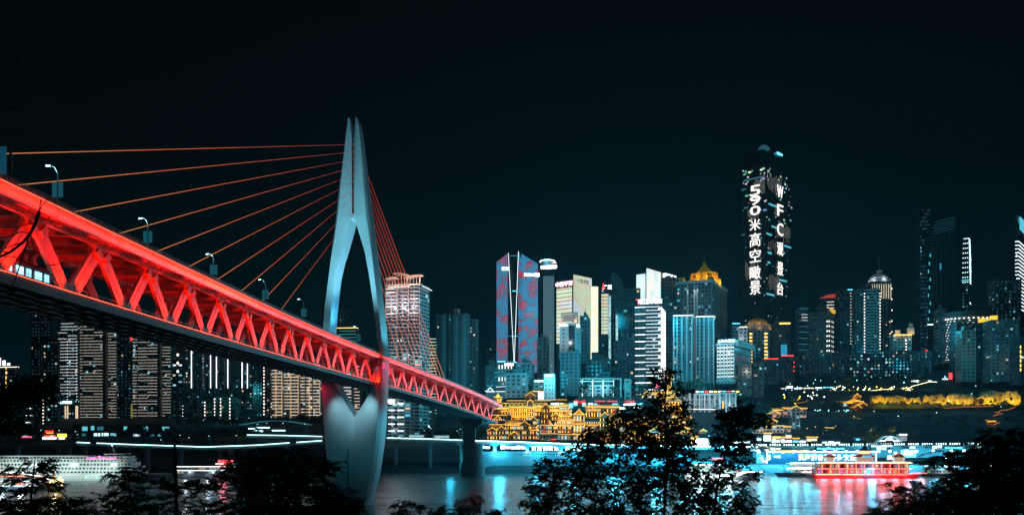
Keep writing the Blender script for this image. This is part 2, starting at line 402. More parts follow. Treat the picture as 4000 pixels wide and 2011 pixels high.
pl('SPOT', PL(1600, 1720, -30), PL(1490, 1720, 2), (.06, .48, .60), 6000, size=1, angle=80, blend=1)  # added fill, evens out the dark band along the right side
pl('SPOT', PL(1180, 1700, -30), PL(1260, 1720, 2), (.05, .38, .50), 3000, size=1, angle=80, blend=1)
pl('SPOT', PL(1395, 1330, 2), PL(1290, 1290, 3), (.05, .5, 1), 5000, size=.6, angle=100, blend=1)
pl('SPOT', PL(1215, 1345, -14), PL(1265, 1290, 0), PW, 5500, size=.6, angle=110, blend=1)  # added spot, lifts the dark left leg at deck level
pl('SPOT', PL(1620, 1640, 4), PL(1510, 1680, 5), (.05, .45, .6), 7000, size=1, angle=100, blend=1)
pl('SPOT', PL(1560, 1400, 2), PL(1500, 1470, 4), (1, .02, .10), 5000, size=.5, angle=110, blend=.9)
pl('SPOT', PL(1462, 1420, -6), PL(1490, 1500, 0), (1, .02, .06), 1800, size=.5, angle=110, blend=.9)
pl('SPOT', PL(1225, 1500, -4), PL(1250, 1560, 2), (1, .02, .10), 1500, size=.5, angle=110, blend=.9)
pl('SPOT', PL(1285, 1500, 2), PL(1300, 1500, 4), (1, .05, .06), 500, size=.5, angle=110, blend=.9)
# stay cables: the light on them is painted, an emission fade from orange to dark red
CBM = bpy.data.materials.new('stay_cable_painted_glow'); CBM.use_nodes = True; t = CBM.node_tree; pb = t.nodes['Principled BSDF']
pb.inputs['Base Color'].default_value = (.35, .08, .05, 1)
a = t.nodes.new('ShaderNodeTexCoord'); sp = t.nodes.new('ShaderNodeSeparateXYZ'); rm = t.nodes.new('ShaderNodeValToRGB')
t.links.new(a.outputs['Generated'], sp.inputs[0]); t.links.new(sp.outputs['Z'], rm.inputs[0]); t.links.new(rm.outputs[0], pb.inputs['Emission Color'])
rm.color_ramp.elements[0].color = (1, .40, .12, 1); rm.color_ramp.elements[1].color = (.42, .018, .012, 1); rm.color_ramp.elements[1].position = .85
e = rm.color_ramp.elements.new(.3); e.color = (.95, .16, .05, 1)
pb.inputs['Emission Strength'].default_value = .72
CBF = CBM.copy(); CBF.name = 'stay_cable_painted_glow_far'; CBF.node_tree.nodes['Principled BSDF'].inputs['Emission Strength'].default_value = 1.0  # same painted glow, brighter so the far fan shows before the tower
slot = [556, 585, 615, 644, 672, 701, 732, 759, 790, 817]
neary = [-60, 68, 309, 457, 605, 735, 846, 945, 1027, 1104]
farx = [1739, 1724, 1709, 1689, 1670, 1651, 1631, 1607, 1583, 1559]
nyp = [598, 722, 823, 913, 984, 1041, 1092, 1133, 1172, 1199]; neary[0] = 31; fyp = [1483, 1479, 1471, 1460, 1452, 1443, 1436, 1425, 1414, 1405]
def anchor(px, py, sy, lo, hi, w=6.4):
    """where the sight line of a cable meets the middle of the deck"""
    f = lambda y: (lambda p: (HZ-(p.z-CZ)/p.y*F)-(py+(sy-py)*((p.x/p.y*F+2000)-px)/(1378-px)))(bP(y, w, -.3))
    a, c = lo, hi
    for _ in range(50):
        m = (a+c)/2
        if (f(m) > 0) == (f(a) > 0): a = m
        else: c = m
    return bP((a+c)/2, w, -.3)
for i in range(10):
    a0 = PL(1377.5, slot[i], 2.8); p = anchor(neary[i], nyp[i], slot[i], 62, 345)
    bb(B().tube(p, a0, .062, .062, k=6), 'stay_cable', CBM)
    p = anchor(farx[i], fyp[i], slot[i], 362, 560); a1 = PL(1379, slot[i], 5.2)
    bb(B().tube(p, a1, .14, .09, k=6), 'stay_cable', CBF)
# far pier
pr = bpy.data.objects.new('river_pier', None); COL.objects.link(pr); pr.parent = bridge
PD = 553; pr.location = Vector((wx(1836, PD), PD, 0))-BO
PIM = mat('pier_concrete', (.20, .22, .23), .75, nz=.2, nscale=.12)
zt = wz(1632, PD)
B().yprism([(-4, 18), (3.4, 18), (3.4, zt-7), (8.0, zt-3.6), (8.0, zt), (-8.2, zt), (-8.2, zt-2.2), (-4, zt-5)], 0, 5).build('pier_column', PIM, pr)
def ngon(rx, ry, n=20, cx=0, cy=0): return [(cx+rx*math.cos(2*math.pi*i/n), cy+ry*math.sin(2*math.pi*i/n)) for i in range(n)]
b = B().prism(ngon(7.2, 5.5), 9, 21); b.prism(ngon(7.5, 5.8), 20.4, 21.4); b.prism(ngon(8.0, 6.2), 8.4, 9.0); b.prism(ngon(8.2, 6.4), -3, 8.4)
o = b.build('pier_plinth', PIM, pr, smooth=True); o.location = (1.2, 2.5, 0)
# train on the lower deck
train = thing('metro_train', 'dark metro train with lit blue windows running on the lower deck of the red bridge', 'train', bP(118, 4, -12.7))
TO = train.location.copy()
yend = solve(200, 3.1, -10.4)
for k in range(3):
    y1 = yend-k*19.6; y0 = y1-19
    rings = [[bP(q, w, d) for w, d in ((3.2, -12.3), (3.1, -9.3), (3.6, -8.6), (5.6, -8.6), (6.1, -9.3), (6.0, -12.3))] for q in (y0, y1)]
    o = B().loft(rings).build('carriage', mat('train_body', (.10, .11, .13), .4), train, fix=True); o.matrix_parent_inverse = Matrix.Translation(-TO)
    for j in range(4):
        for s0, s1 in ((.4, 2.2), (2.9, 3.4), (3.55, 4.05)):
            ya = y0+.4+j*4.6+s0; yb_ = y0+.4+j*4.6+s1
            bw = B(); bw.quad(bP(ya, 3.08, -10.9), bP(yb_, 3.08, -10.9), bP(yb_, 3.05, -9.75), bP(ya, 3.05, -9.75))
            o2 = bw.build('window', glow('train_window', (.25, .8, 1), 2.6), train); o2.matrix_parent_inverse = Matrix.Translation(-TO)
# street lamps on the upper deck
def street_lamp(p, label, h=7.5, arm=-1.9, banner=True, group='street lamps along the bridge deck', m=G_CYW, pw=0, tv=0):
    r = thing('street_lamp', label, 'street lamp', p, tv, group)
    b = B(); b.tube((0, 0, 0), (0, 0, h*.75), .12, .08); pts = [(0, 0, h*.75)]
    for i in range(1, 7):
        t = i/6*math.pi/2; pts.append((arm*(1-math.cos(t)), 0, h*.75+h*.25*math.sin(t)))
    for i in range(6): b.tube(pts[i], pts[i+1], .08, .06)
    b.build('pole', mat('lamp_pole', (.35, .45, .48), .4, metal=.4), r)
    b = B().loft([[(arm-.1, -.12, h-.05), (arm-.1, .12, h-.05), (arm-.1, .12, h+.08), (arm-.1, -.12, h+.08)], [(arm-.65, -.16, h-.12), (arm-.65, .16, h-.12), (arm-.65, .16, h+.02), (arm-.65, -.16, h+.02)]]); b.build('lamp_head', m, r, fix=True)
    if banner:
        lamp('lamp_glow', 'POINT', (arm*.6, 0, h-.6), (.3, .85, 1), 420, size=.15, parent=r)
        for s in (-1, 1):
            o = cube('banner', mat('lamp_banner', (.02, .22, .28), .5, em=(.03, .30, .42), st=.22), r, s*.12, s*.8, -.03, .03, h*.28, h*.62)
    return r
for i, (px, yh, yb_, ban) in enumerate([(226, 648, 783, 1), (578, 853, 967, 1), (835, 992, 1090, 1), (1037, 1092, 1172, 1), (1187, 1168, 1242, 1), (1401, 1275, 1345, 1), (1610, 1385, 1428, 0), (1655, 1392, 1447, 1)]):
    y = solve(px, -2.2, 0); p = bP(y, -2.2, ftop(y)); h = (HZ-yh)*y/F+CZ-p.z
    where = ['nearest the left edge of the picture', 'second from the left, with two pale banners', 'third from the left, with a dark blue banner', 'fourth from the left, beside a cable', 'fifth from the left, close before the pylon', 'seen between the two pylon legs', 'just beyond the pylon on the deck', 'second beyond the pylon, with a banner'][i]
    street_lamp(p, 'curved street lamp on the upper deck, '+where, h=h, banner=bool(ban), arm=-h*.16)
y = solve(43, -1.5, 0); p = bP(y, -1.5, ftop(y))
g = thing('road_sign', 'blue road sign board on a steel post at the left end of the deck', 'sign', p)
hh_ = (HZ-565)*y/F+CZ-p.z
b = B().tube((0, 0, 0), (0, 0, hh_), .16, k=8); b.tube((0, 0, hh_*.72), (-3.4, 0, hh_*.72), .07); b.tube((0, 0, hh_*.42), (-3.4, 0, hh_*.42), .07); b.build('post', mat('sign_post', (.12, .2, .24), .5), g)
cube('board', mat('blue_board', (.02, .12, .22), .5, em=(.02, .2, .35), st=.25), g, -3.4, -.55, -.1, -.04, hh_*.33, hh_*.95)
y = solve(1624, 2, 0); p = bP(y, 1, ftop(y)); g = thing('led_message_sign', 'small red LED message board above the deck just beyond the pylon', 'sign', p)
B().tube((0, 0, 0), (0, 0, 3.4), .08).build('post', STEELD, g); cube('board', mat('msg_board', (.05, .01, .01), .5), g, -1.6, 1.6, -.1, .1, 3.2, 4.3)
text(g, '谨慎驾驶', .75, (0, -.16, 3.75), glow('msg_red', (1, .25, .2), 4), width=2.8)
# ================================================================== towers of the city
PAL_C = [(.25, .85, 1.0), (.12, .55, .75), (.75, .95, 1.0), (1, .72, .42), (.08, .35, .5), (.10, .6, .85), (.4, .9, 1)]      # mostly bluish rooms
PAL_W = [(1, .8, .55), (.35, .8, 1.0), (1, .62, .25), (.9, .95, 1)]
def wall(tone):
    cols = {'grey': (.20, .21, .22), 'dark': (.07, .075, .08), 'white': (.50, .51, .51), 'brown': (.16, .10, .075), 'glass': (.03, .045, .05), 'tan': (.33, .29, .25), 'teal': (.10, .15, .16)}
    return mat('facade_'+tone, cols[tone], .65 if tone != 'glass' else .2, nz=.16, nscale=.06)
class Tower:
    """a building: near corner at column xc; left face runs to column x0, right face to column x1"""
    def __init__(s, label, x0, xc, x1, yt, yb, D, a=8, tone='grey', fh=3.3, bay=3.6, lit=.12, pal=PAL_C, piers=True, slabs=True, name='tower_block', cat='tower', group=None, roof='box', ww=.55, wh=.5, dim=1.0, back=18, em=1.0, depth=None, low=0):
        a = R(a); Xc = wx(xc, D); ca, sa = math.cos(a), math.sin(a)
        s.L1 = (Xc*F-(x0-2000)*D)/((x0-2000)*sa+F*ca)
        s.L2 = ((x1-2000)*D-Xc*F)/(F*sa-(x1-2000)*ca) if abs(x1-xc) > 1 else back
        if s.L2 <= 0 or s.L2 > 70 or depth: s.L2 = depth or back
        s.L1 = max(s.L1, 2); s.zb = wz(yb, D)-low; s.H = wz(yt, D)-s.zb; s.D = D; s.a = a
        s.r = thing(name, label, cat, (Xc, D, s.zb), -a, group)
        s.m = wall(tone); L1, L2, H = s.L1, s.L2, s.H; rnd = random.Random(label); s.rnd = rnd
        b = B().box(-L1, 0, 0, L2, 0, H); n = max(2, int(round((H-low)/fh))); fh = (H-low)/n; s.n = n; s.fh = fh; s.low = low
        if slabs:
            for i in range(1, n+1):
                z = low+i*fh; b.box(-L1-.3, .3, -.3, L2+.3, z-.35, z-.02 if i < n else z+.7)
        nb = max(1, int(round(L1/bay))); nb2 = max(1, int(round(L2/bay))); s.nb = nb
        if piers:
            for i in range(nb+1):
                x = -L1+i*L1/nb; b.box(x-.3, x+.3, -.42, 0.05, low, H+.3)
            for i in range(nb2+1):
                y = i*L2/nb2; b.box(-.05, .42, y-.3, y+.3, low, H+.3)
                if xc < 1990 or a > .6: pass
                b.box(-L1-.42, -L1+.05, y-.3, y+.3, low, H+.3)
        b.build('wall', s.m, s.r)
        w = B(); faces = [('f', L1, nb), ('r', L2, nb2), ('l', L2, nb2)]
        for kind, L, k in faces:
            bw = L/k
            for i in range(k):
                colfull = rnd.random() < .12
                for j in range(n):
                    z0 = low+j*fh+fh*(1-wh)*.4; z1 = z0+fh*wh; u0 = i*bw+bw*(1-ww)/2; u1 = u0+bw*ww
                    c = (0, 0, 0)
                    if rnd.random() < lit:
                        p = rnd.choice(pal); q = rnd.uniform(.25, 1.15)*em; c = tuple(v*q for v in p)
                        if rnd.random() < .5: u1 = u0+(u1-u0)*rnd.uniform(.4, .9)
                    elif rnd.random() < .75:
                        q = rnd.uniform(.008, .045)*dim; c = (q*.25, q*.8, q)  # faint glow put into unlit panes so they are not black
                    e = .06
                    if kind == 'f': w.quad((-L1+u0, -e, z0), (-L1+u1, -e, z0), (-L1+u1, -e, z1), (-L1+u0, -e, z1), c)
                    elif kind == 'r': w.quad((e, u0, z0), (e, u1, z0), (e, u1, z1), (e, u0, z1), c)
                    else: w.quad((-L1-e, u1, z0), (-L1-e, u0, z0), (-L1-e, u0, z1), (-L1-e, u1, z1), c)
        o = w.build('window', GL, s.r); o['kind'] = 'stuff'
        if roof == 'box':
            rb = B(); q = rnd.uniform(.25, .5); rb.box(-L1*(.5+q/2), -L1*(.5-q/2), L2*.25, L2*.75, H+.3, H+rnd.uniform(3, 5.5)); rb.box(-L1*.22, -L1*.08, L2*.3, L2*.6, H+.3, H+2.5)
            rb.tube((-L1*.5, L2*.5, H+3), (-L1*.5, L2*.5, H+rnd.uniform(8, 12)), .12, k=4); rb.build('roof_plant', s.m, s.r)
    def strips(s, m, segs=((0, 1),), every=1, k0=0, k1=None, face='f', t=.16, out=.38, skip=.0, name='light_strip', off=0.0):
        for i in range(k0, (k1 or s.n)):
            if (i-k0) % every: continue
            z = s.low+(i+1)*s.fh-.2+off
            for a, c in segs:
                if s.rnd.random() < skip: continue
                if face == 'f': cube(name, m, s.r, -s.L1+a*s.L1, -s.L1+c*s.L1, -out-.08, -out+.02, z-t/2, z+t/2)
                elif face == 'r': cube(name, m, s.r, out-.02, out+.08, a*s.L2, c*s.L2, z-t/2, z+t/2)
                elif face == 'l': cube(name, m, s.r, -s.L1-out-.08, -s.L1-out+.02, a*s.L2, c*s.L2, z-t/2, z+t/2)
    def fins(s, m, n, z0=0, z1=1, face='f', t=.3, u0=0, u1=1, top=None, name='light_strip', out=.55):
        for i in range(n):
            q = (i+.5)/n; u = u0+(u1-u0)*q; zz = (top(q) if top else z1*s.H)
            if face == 'f': x = -s.L1+u*s.L1; cube(name, m, s.r, x-t/2, x+t/2, -out-.1, -out+.05, z0*s.H, zz)
            elif face == 'r': y = u*s.L2; cube(name, m, s.r, out-.05, out+.1, y-t/2, y+t/2, z0*s.H, zz)
    def band(s, m, z, h=.5, out=.45, parts=('f', 'r'), name='light_strip', u=(0, 1)):
        z = z*s.H
        if 'f' in parts: cube(name, m, s.r, -s.L1+u[0]*s.L1, -s.L1+u[1]*s.L1, -out-.12, -out, z, z+h)
        if 'r' in parts: cube(name, m, s.r, out, out+.12, 0, s.L2, z, z+h)
        if 'l' in parts: cube(name, m, s.r, -s.L1-out-.12, -s.L1-out, 0, s.L2, z, z+h)
    def dots(s, m, u, z0, z1, step, w=.7, h=.9, face='f'):
        z = z0*s.H
        while z < z1*s.H:
            if face == 'f': x = -s.L1+u*s.L1; cube('facade_lamp', m, s.r, x-w/2, x+w/2, -.62, -.45, z, z+h)
            else: y = u*s.L2; cube('facade_lamp', m, s.r, .45, .62, y-w/2, y+w/2, z, z+h)
            z += step
    def sign(s, txt, u, z, h, m, width=None, board=None, face='f', vertical=False):
        if face == 'f': loc = (-s.L1+u*s.L1, -1.0, z*s.H)
        else: loc = (1.0, u*s.L2, z*s.H)
        text(s.r, txt, h, loc, m, width=width, face='front' if face == 'f' else 'right', name='sign_lettering', ext=.1, vertical=vertical, bold=.02)
        if board:
            w = (width or h*len(txt))*1.1
            if face == 'f': cube('sign_board', board, s.r, loc[0]-w/2, loc[0]+w/2, -.85, -.5, loc[2]-h*.7, loc[2]+h*.7)
            else: cube('sign_board', board, s.r, .5, .85, loc[1]-w/2, loc[1]+w/2, loc[2]-h*.7, loc[2]+h*.7)
WARML = glow('warm_balcony_led', (1, .84, .70), 2.2); WHL = glow('white_balcony_led', (.95, .97, 1), 2.2)
TEALG = glow('dim_teal_light', (.1, .6, .75), .9)
# ---- left bank, seen under the bridge
t = Tower('low block with a bright white roof frame at the far left edge', -10, 68, 72, 1432, 1505, 700, tone='dark', lit=.08, cat='building', name='apartment_block', low=9)
for k in range(3): cube('roof_frame', G_COOL if k else G_WHITE, t.r, -t.L1+1+k*4.2, -t.L1+3.4+k*4.2, -.6, -.3, t.H+1.2, t.H+7.5-k*2.2)
t.band(G_WHITE, .985, .45); t.dots(G_AMB, .45, .1, .95, 4, .4, 2.4)
Tower('thin black tower with five small yellow windows rising to the bridge soffit at left', 122, 196, 200, 1225, 1640, 860, tone='dark', lit=.05, pal=PAL_W)
Tower('dark apartment tower between the thin black tower and the white-lined tower', 168, 226, 232, 1330, 1645, 780, tone='dark', lit=.13)
t = Tower('apartment tower ringed by cool white light lines with a cyan sign at its foot', 228, 304, 310, 1262, 1655, 800, tone='dark', lit=.12, roof=None, fh=2.9)
t.strips(WHL, ((.0, .46), (.5, .97)), k0=9, k1=t.n-3, skip=.08); t.strips(WHL, ((.15, 1),), k0=t.n-3, k1=t.n)
t.dots(G_COOL, .01, .24, .83, t.fh, .5, .5); t.dots(G_COOL, .48, .24, .83, t.fh, .5, .5); t.dots(G_COOL, .97, .24, .83, t.fh, .5, .5)
t.sign('太平国际', .4, .215, 2.6, G_CYW, width=13)
for u in (.02, .38, .5, .93, 1.0): cube('lit_column', glow('warm_column', (1, .75, .5), .9), t.r, -t.L1+u*t.L1-.5, -t.L1+u*t.L1+.5, -.8, -.4, .02*t.H, .18*t.H)
t.sign('PARAGON', .72, .035, 1.9, G_WHITE, width=7)
WAVY = ((.0, .19), (.22, .48), (.5, .77), (.79, 1))
t = Tower('wide round-cornered apartment tower of warm light lines, left one of the pair under the bridge', 305, 403, 420, 1262, 1662, 800, tone='dark', lit=.08, fh=2.78, slabs=True, piers=False, roof=None, dim=.6)
t.strips(WARML, ((.0, .19), (.215, .62), (.63, 1)), k0=0, skip=.12, out=.5, t=.10)
cube('corner_shaft', wall('brown'), t.r, .2, 3.2, -1, 4, 0, t.H+3)
t = Tower('narrow wing of warm light lines beside the brown shaft, left of the dark blocks', 418, 456, 460, 1290, 1662, 802, tone='dark', lit=.08, fh=2.78, piers=False, roof=None)
t.strips(WARML, ((.0, .45), (.47, 1)), skip=.11, out=.5, t=.10)
Tower('black apartment block with scattered cyan windows between the two warm-lined towers', 456, 514, 518, 1290, 1664, 830, tone='dark', lit=.13)
t = Tower('wide apartment tower of warm light lines with a slim yellow sign on its left edge', 518, 616, 630, 1300, 1645, 800, tone='dark', lit=.08, fh=2.78, piers=False, roof=None)
t.strips(WARML, ((.0, .19), (.23, .6), (.61, 1)), skip=.11, out=.5, t=.10)
cube('corner_shaft', wall('brown'), t.r, .2, 3.0, -1, 4, 0, t.H+3); cube('side_panel', glow('olive_panel', (.6, .55, .05), .35), t.r, -t.L1-1.6, -t.L1-.4, -.3, .3, t.H*.04, t.H*.2)
t.sign('7', -.03, .93, 3.4, G_RED)
t = Tower('narrow wing of warm light lines right of the second brown shaft', 627, 668, 672, 1320, 1645, 802, tone='dark', lit=.08, fh=2.78, piers=False, roof=None)
t.strips(WARML, ((.0, .47), (.5, 1)), skip=.11, out=.5, t=.10)
t = Tower('black block with one column of bright rooms, right of the warm-lined wings', 670, 716, 722, 1340, 1640, 820, tone='dark', lit=.1, pal=PAL_W, bay=5)
t.dots(G_WHITE, .55, .62, .9, 8, 1.8, 2.2); t.dots(G_WHITE, .98, .05, .22, 3.2, .5, .7)
for i, (x0, x1, yt_, yb2, strips, lab) in enumerate([(724, 790, 1355, 1600, (.38,), 'blue-grey slab tower carrying the leftmost vertical light line under the bridge'), (792, 868, 1372, 1604, (-.1, .42, .72), 'tower with two close vertical light lines under the middle of the bridge'), (870, 930, 1395, 1606, (.05, .35), 'tower of small balconies with a pair of vertical light lines left of the pier-side blocks'), (932, 1006, 1415, 1610, (.2, .48), 'teal apartment tower with the two rightmost vertical light lines under the bridge')]):
    t = Tower(lab, x0, x1, x1+6, yt_-20, yb2, 880+i*8, tone='teal', lit=.10, fh=3.1, bay=3.0, roof=None, ww=.5)
    for u in strips:
        x = -t.L1+max(0, u)*t.L1; cube('light_strip', WHL, t.r, x-.35, x+.35, -.9, -.6, wz(1515, 880+i*8)-t.zb, t.H+6)
for i, (x0, x1, yt_, us, lab) in enumerate([(722, 770, 1556, (), 'small unlit block in front of the leftmost vertical light line'), (770, 832, 1564, (.5,), 'low brown block with a single string of warm lamps'), (834, 902, 1552, (.08, .42, .95), 'low block with three strings of bright warm lamps'), (902, 935, 1560, (.0,), 'small brown block right of the three strings of warm lamps'), (990, 1026, 1500, (), 'grey office block with a blank upper wall behind the riverside trees')]):
    t = Tower(lab, x0, x1, x1+4, yt_, 1640, 790, tone='brown', lit=.07, cat='building', name='apartment_block', roof=None)
    for u in us: t.dots(G_WHITE, u, .05, .95, 3.0, .8, 1.4)
for i, (x0, x1, yt_, yb2, tone_, segs, lab) in enumerate([(1024, 1056, 1420, 1632, 'brown', ((.1, .3),), 'brown tower edged by a string of warm lamps left of the balcony towers'), (1054, 1102, 1425, 1632, 'tan', ((.0, .48), (.52, 1)), 'first balcony tower with curved warm-lit fronts, left of the pylon'), (1106, 1166, 1440, 1632, 'tan', ((.0, .48), (.52, 1)), 'second balcony tower with curved warm-lit fronts, left of the pylon'), (1168, 1250, 1455, 1632, 'tan', ((.0, .3), (.36, .62), (.68, 1)), 'third warm-lit balcony tower, partly behind the pylon foot')]):
    t = Tower(lab, x0, x1, x1+8, yt_-30, yb2, 760+i*3, tone=tone_, lit=.16, pal=PAL_W, fh=2.9, piers=False, roof=None)
    if i == 0: t.dots(G_WHITE, .25, .05, .9, 3, .8, 1.2)
    else:
        t.strips(WARML, segs, out=1.0, t=.22, skip=.03)
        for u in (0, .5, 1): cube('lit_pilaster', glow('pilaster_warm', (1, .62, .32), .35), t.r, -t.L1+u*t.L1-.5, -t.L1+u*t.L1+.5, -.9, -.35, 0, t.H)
        for k in range(int(t.n)):
            pass
t = Tower('balcony tower glimpsed through the notch of the pylon', 1340, 1376, 1384, 1460, 1640, 760, tone='tan', lit=.15, pal=PAL_W, fh=2.9, roof=None, piers=False); t.strips(WHL, ((.1, .9),), out=.9, t=.25)
t = Tower('narrow warm-lit tower seen between the pylon notch and the right leg', 1384, 1440, 1446, 1430, 1640, 770, tone='brown', lit=.12, fh=2.9, roof=None); t.strips(WARML, ((.0, .4),), out=.7, t=.2)
t = Tower('dark tower with an orange lit roof line framed by the two pylon legs', 1300, 1392, 1398, 1278, 1640, 800, tone='dark', lit=.10, fh=3.1); t.band(G_AMB, .992, .5); t.strips(TEALG, ((.3, 1),), k0=t.n-8, k1=t.n, t=.25)
t = Tower('stepped dark tower top rising left of the right pylon leg', 1312, 1362, 1368, 1215, 1640, 830, tone='brown', lit=.05)
for x0, x1, yt_, lab in ((16, 58, 1548, 'small dark block with white lit floor ends, first behind the left canopy'), (98, 134, 1552, 'small dark block with white lit floor ends, second behind the left canopy'), (160, 180, 1540, 'slim dark block with one string of white lamps behind the left canopy')):
    t = Tower(lab, x0, x1, x1+4, yt_, 1662, 760, tone='dark', lit=.06, cat='building', name='apartment_block', roof=None)
    if x0 < 150: t.strips(G_COOL, ((.1, .9),), every=2, skip=.2, t=.5)
    else: t.dots(G_WHITE, .5, .05, .9, 3, .8, 1)
# ---- right of the pylon
t = Tower('tall curved balcony tower crowned by pink-lit roof canopies, behind the stay cables', 1506, 1640, 1677, 1110, 1700, 640, a=14, tone='white', lit=.05, fh=2.75, bay=4.4, piers=False, roof=None, ww=.8, wh=.62, low=2)
for k, c in enumerate((.17, .5, .83)):
    bb_ = B()
    for i in range(1, t.n+1):
        z = i*t.fh; bb_.prism([(-t.L1*(1-c)+x, y) for x, y in ngon(t.L1*.165, 2.0, 14)], z-.55, z-.05)
    bb_.build('balcony', t.m, t.r)
cube('recess', wall('glass'), t.r, -t.L1*.60, -t.L1*.56, -1.4, 0, 0, t.H*.97); cube('recess', wall('glass'), t.r, -t.L1*.30, -t.L1*.27, -1.4, 0, 0, t.H*.97)
RP = mat('roof_canopy', (.6, .5, .45), .5); H0 = t.H
def canopy(x0, x1, z0, z1, y0=-1, y1=9):
    pr_ = [(x0, z0), (x0+.5, z0+.9), ((x0+x1)/2, (z0+z1)/2+1.3), (x1-.5, z1+.5), (x1, z1), ((x0+x1)/2, (z0+z1)/2+.5)]
    B().yprism(pr_, y0, y1).build('roof_canopy', RP, t.r, fix=True)
    q = x0+1.2
    while q < x1-.5: cube('canopy_post', RP, t.r, q-.15, q+.15, y0+.5, y0+.8, H0, min(z0, z1)+.6); q += 2.6
canopy(-t.L1*.76, -t.L1*.30, H0+8.6, H0+7.2); canopy(-t.L1*1.0, -t.L1*.66, H0+4.6, H0+5.4, -1.5, 6); canopy(-t.L1*.40, -t.L1*.0+2, H0+4.8, H0+6.6, -2, 5)
for x_, y_ in ((-.75, -5), (-.45, -5), (-.15, -5), (.05, -3)): lamp('roof_floodlight', 'POINT', (x_*t.L1, y_, H0+3.0), (1, .55, .36), 1500, size=.5, parent=t.r)
t.band(G_WHITE, .985, .3, out=2.1, u=(.1, .75))
for k in range(t.n-9, t.n): t.strips(G_WHITE, ((.04, .3), (.72, .97)), k0=k, k1=k+1, skip=.45, out=2.05, t=.2)
for k in (0, 1, 2, 3): lamp('facade_floodlight', 'POINT', (-t.L1*(.9-.28*k), -13, H0*(.86)), (.85, .9, 1), 5200, size=1, parent=t.r)
for k in (0, 1, 2): lamp('facade_floodlight', 'POINT', (-t.L1*(.9-.35*k), -16, H0*.45), (.8, .9, 1), 3600, size=1, parent=t.r)
t = Tower('narrow tower of greenish white light lines, right of the canopied tower', 1677, 1708, 1712, 1322, 1700, 700, tone='dark', lit=.06, fh=2.7, piers=False, roof=None); t.strips(glow('greenish_led', (.82, 1, .72), 1.7), ((.0, 1),), t=.24)
t = Tower('grey-blue apartment cluster with a rounded roof and red plant room', 1706, 1822, 1834, 1226, 1640, 690, a=10, tone='teal', lit=.06, fh=2.85, bay=3.0, roof=None, dim=1.6)
cube('plant_room', mat('red_plant', (.25, .05, .05), .6), t.r, -t.L1*.72, -t.L1*.44, 3, 9, t.H, t.H+4.2); cube('plant_room', wall('white'), t.r, -t.L1*.44, -t.L1*.3, 3, 9, t.H, t.H+5)
for c in (.2, .62, .86): B().prism([(-t.L1*(1-c)+x, y) for x, y in ngon(3.3, 1.6, 14)], 0, t.H-.4).build('bay_front', wall('teal'), t.r, smooth=True)
cube('recess', wall('glass'), t.r, -t.L1*.66, -t.L1*.58, -.9, 0, 0, t.H)
t = Tower('slimmer grey-blue tower standing right of the rounded apartment cluster', 1834, 1858, 1868, 1248, 1640, 710, a=10, tone='teal', lit=.07, fh=2.85, bay=3.0, roof=None, dim=1.6)
t = Tower('white-banded apartment block with lit balconies under the deck, right of the pylon', 1508, 1604, 1606, 1560, 1722, 640, a=3, tone='white', lit=.3, pal=PAL_C, fh=2.6, bay=4.2, ww=.75, wh=.55, roof=None, cat='apartment block', name='apartment_block')
for u in ((.12, .36), (.48, .72)): t.strips(G_SIGNW, (u,), every=2, out=1.0, t=.5, skip=.1)
t.sign('蜂巢酒店', .15, .97, 2.4, G_WHITE, width=8)
t = Tower('pinkish lit end wing of the white-banded block', 1606, 1650, 1656, 1580, 1722, 645, a=3, tone='white', lit=.2, fh=2.6, roof=None, cat='apartment block', name='apartment_block'); t.strips(G_SIGNW, ((.4, .9),), every=2, out=.6, t=.45)
t = Tower('dark red-tinted block with a cyan sign under the deck', 1652, 1690, 1698, 1600, 1722, 660, a=3, tone='brown', lit=.10, fh=2.6, roof=None, cat='apartment block', name='apartment_block'); t.sign('悦来酒店', .3, .47, 1.9, G_CYW, width=6)
# ---- city centre
Tower('dim teal tower behind the left LED wing', 1898, 1938, 1942, 1342, 1560, 800, tone='teal', lit=.06)
LEDG = glow('pale_led_strip', (.25, .6, .85), .5)
EDGE = glow('edge_led', (.8, .95, 1), 2.2)
LEDB = led_wall('led_wall_blue_red', [(.06, .36, .72), (.08, .22, .42), (.55, .03, .08), (1, .03, .05), (.30, .08, .34)], 1.2, .14, .46, .66)
t = Tower('left wing of the twin LED tower, blue and red light strips, rising roof', 1939, 1985, 2001, 1022, 1415, 760, a=12, tone='glass', lit=.0, roof=None, slabs=False, piers=False)
B().xprism([(0, 0), (0, 6), (t.L2, 6), (t.L2, 0)], -t.L1, 0)
tp = B().yprism([(-t.L1, t.H), (0, t.H), (0, t.H+7.5), (-t.L1, t.H+.5)], 0, t.L2); tp.build('sloping_roof', wall('glass'), t.r)
t.fins(LEDB, 9, top=lambda q: t.H+7.2*q, t=.3); t.fins(LEDG, 8, top=lambda q: t.H+7.2*q, t=.2, u0=.05, u1=.94)
t.sign('复星', .76, .93, 3.2, G_SIGNW, width=7)
b = B(); b.beam((0.4, -1.0, t.H+7.8), (5.6, -1.0, 0), .28, .28); b.build('edge_light', EDGE, t.r)
t2 = Tower('dark glass core between the two LED wings', 1984, 2036, 2040, 997, 1450, 772, a=4, tone='glass', lit=.02, roof=None, slabs=True, piers=True, bay=2.2)
t2.band(TEALG, .30, .8); t2.band(G_CYAN, .69, .5, u=(.35, .6)); t2.band(TEALG, .995, .3)
t = Tower('right wing of the twin LED tower, with red patterns on blue light strips', 2022, 2024, 2102, 1030, 1455, 750, a=84, tone='glass', lit=.0, roof=None, slabs=False, piers=False)
tp = B().xprism([(0, t.H), (t.L2, t.H), (t.L2, t.H+.5), (0, t.H+11)], -t.L1, 0); tp.build('sloping_roof', wall('glass'), t.r)
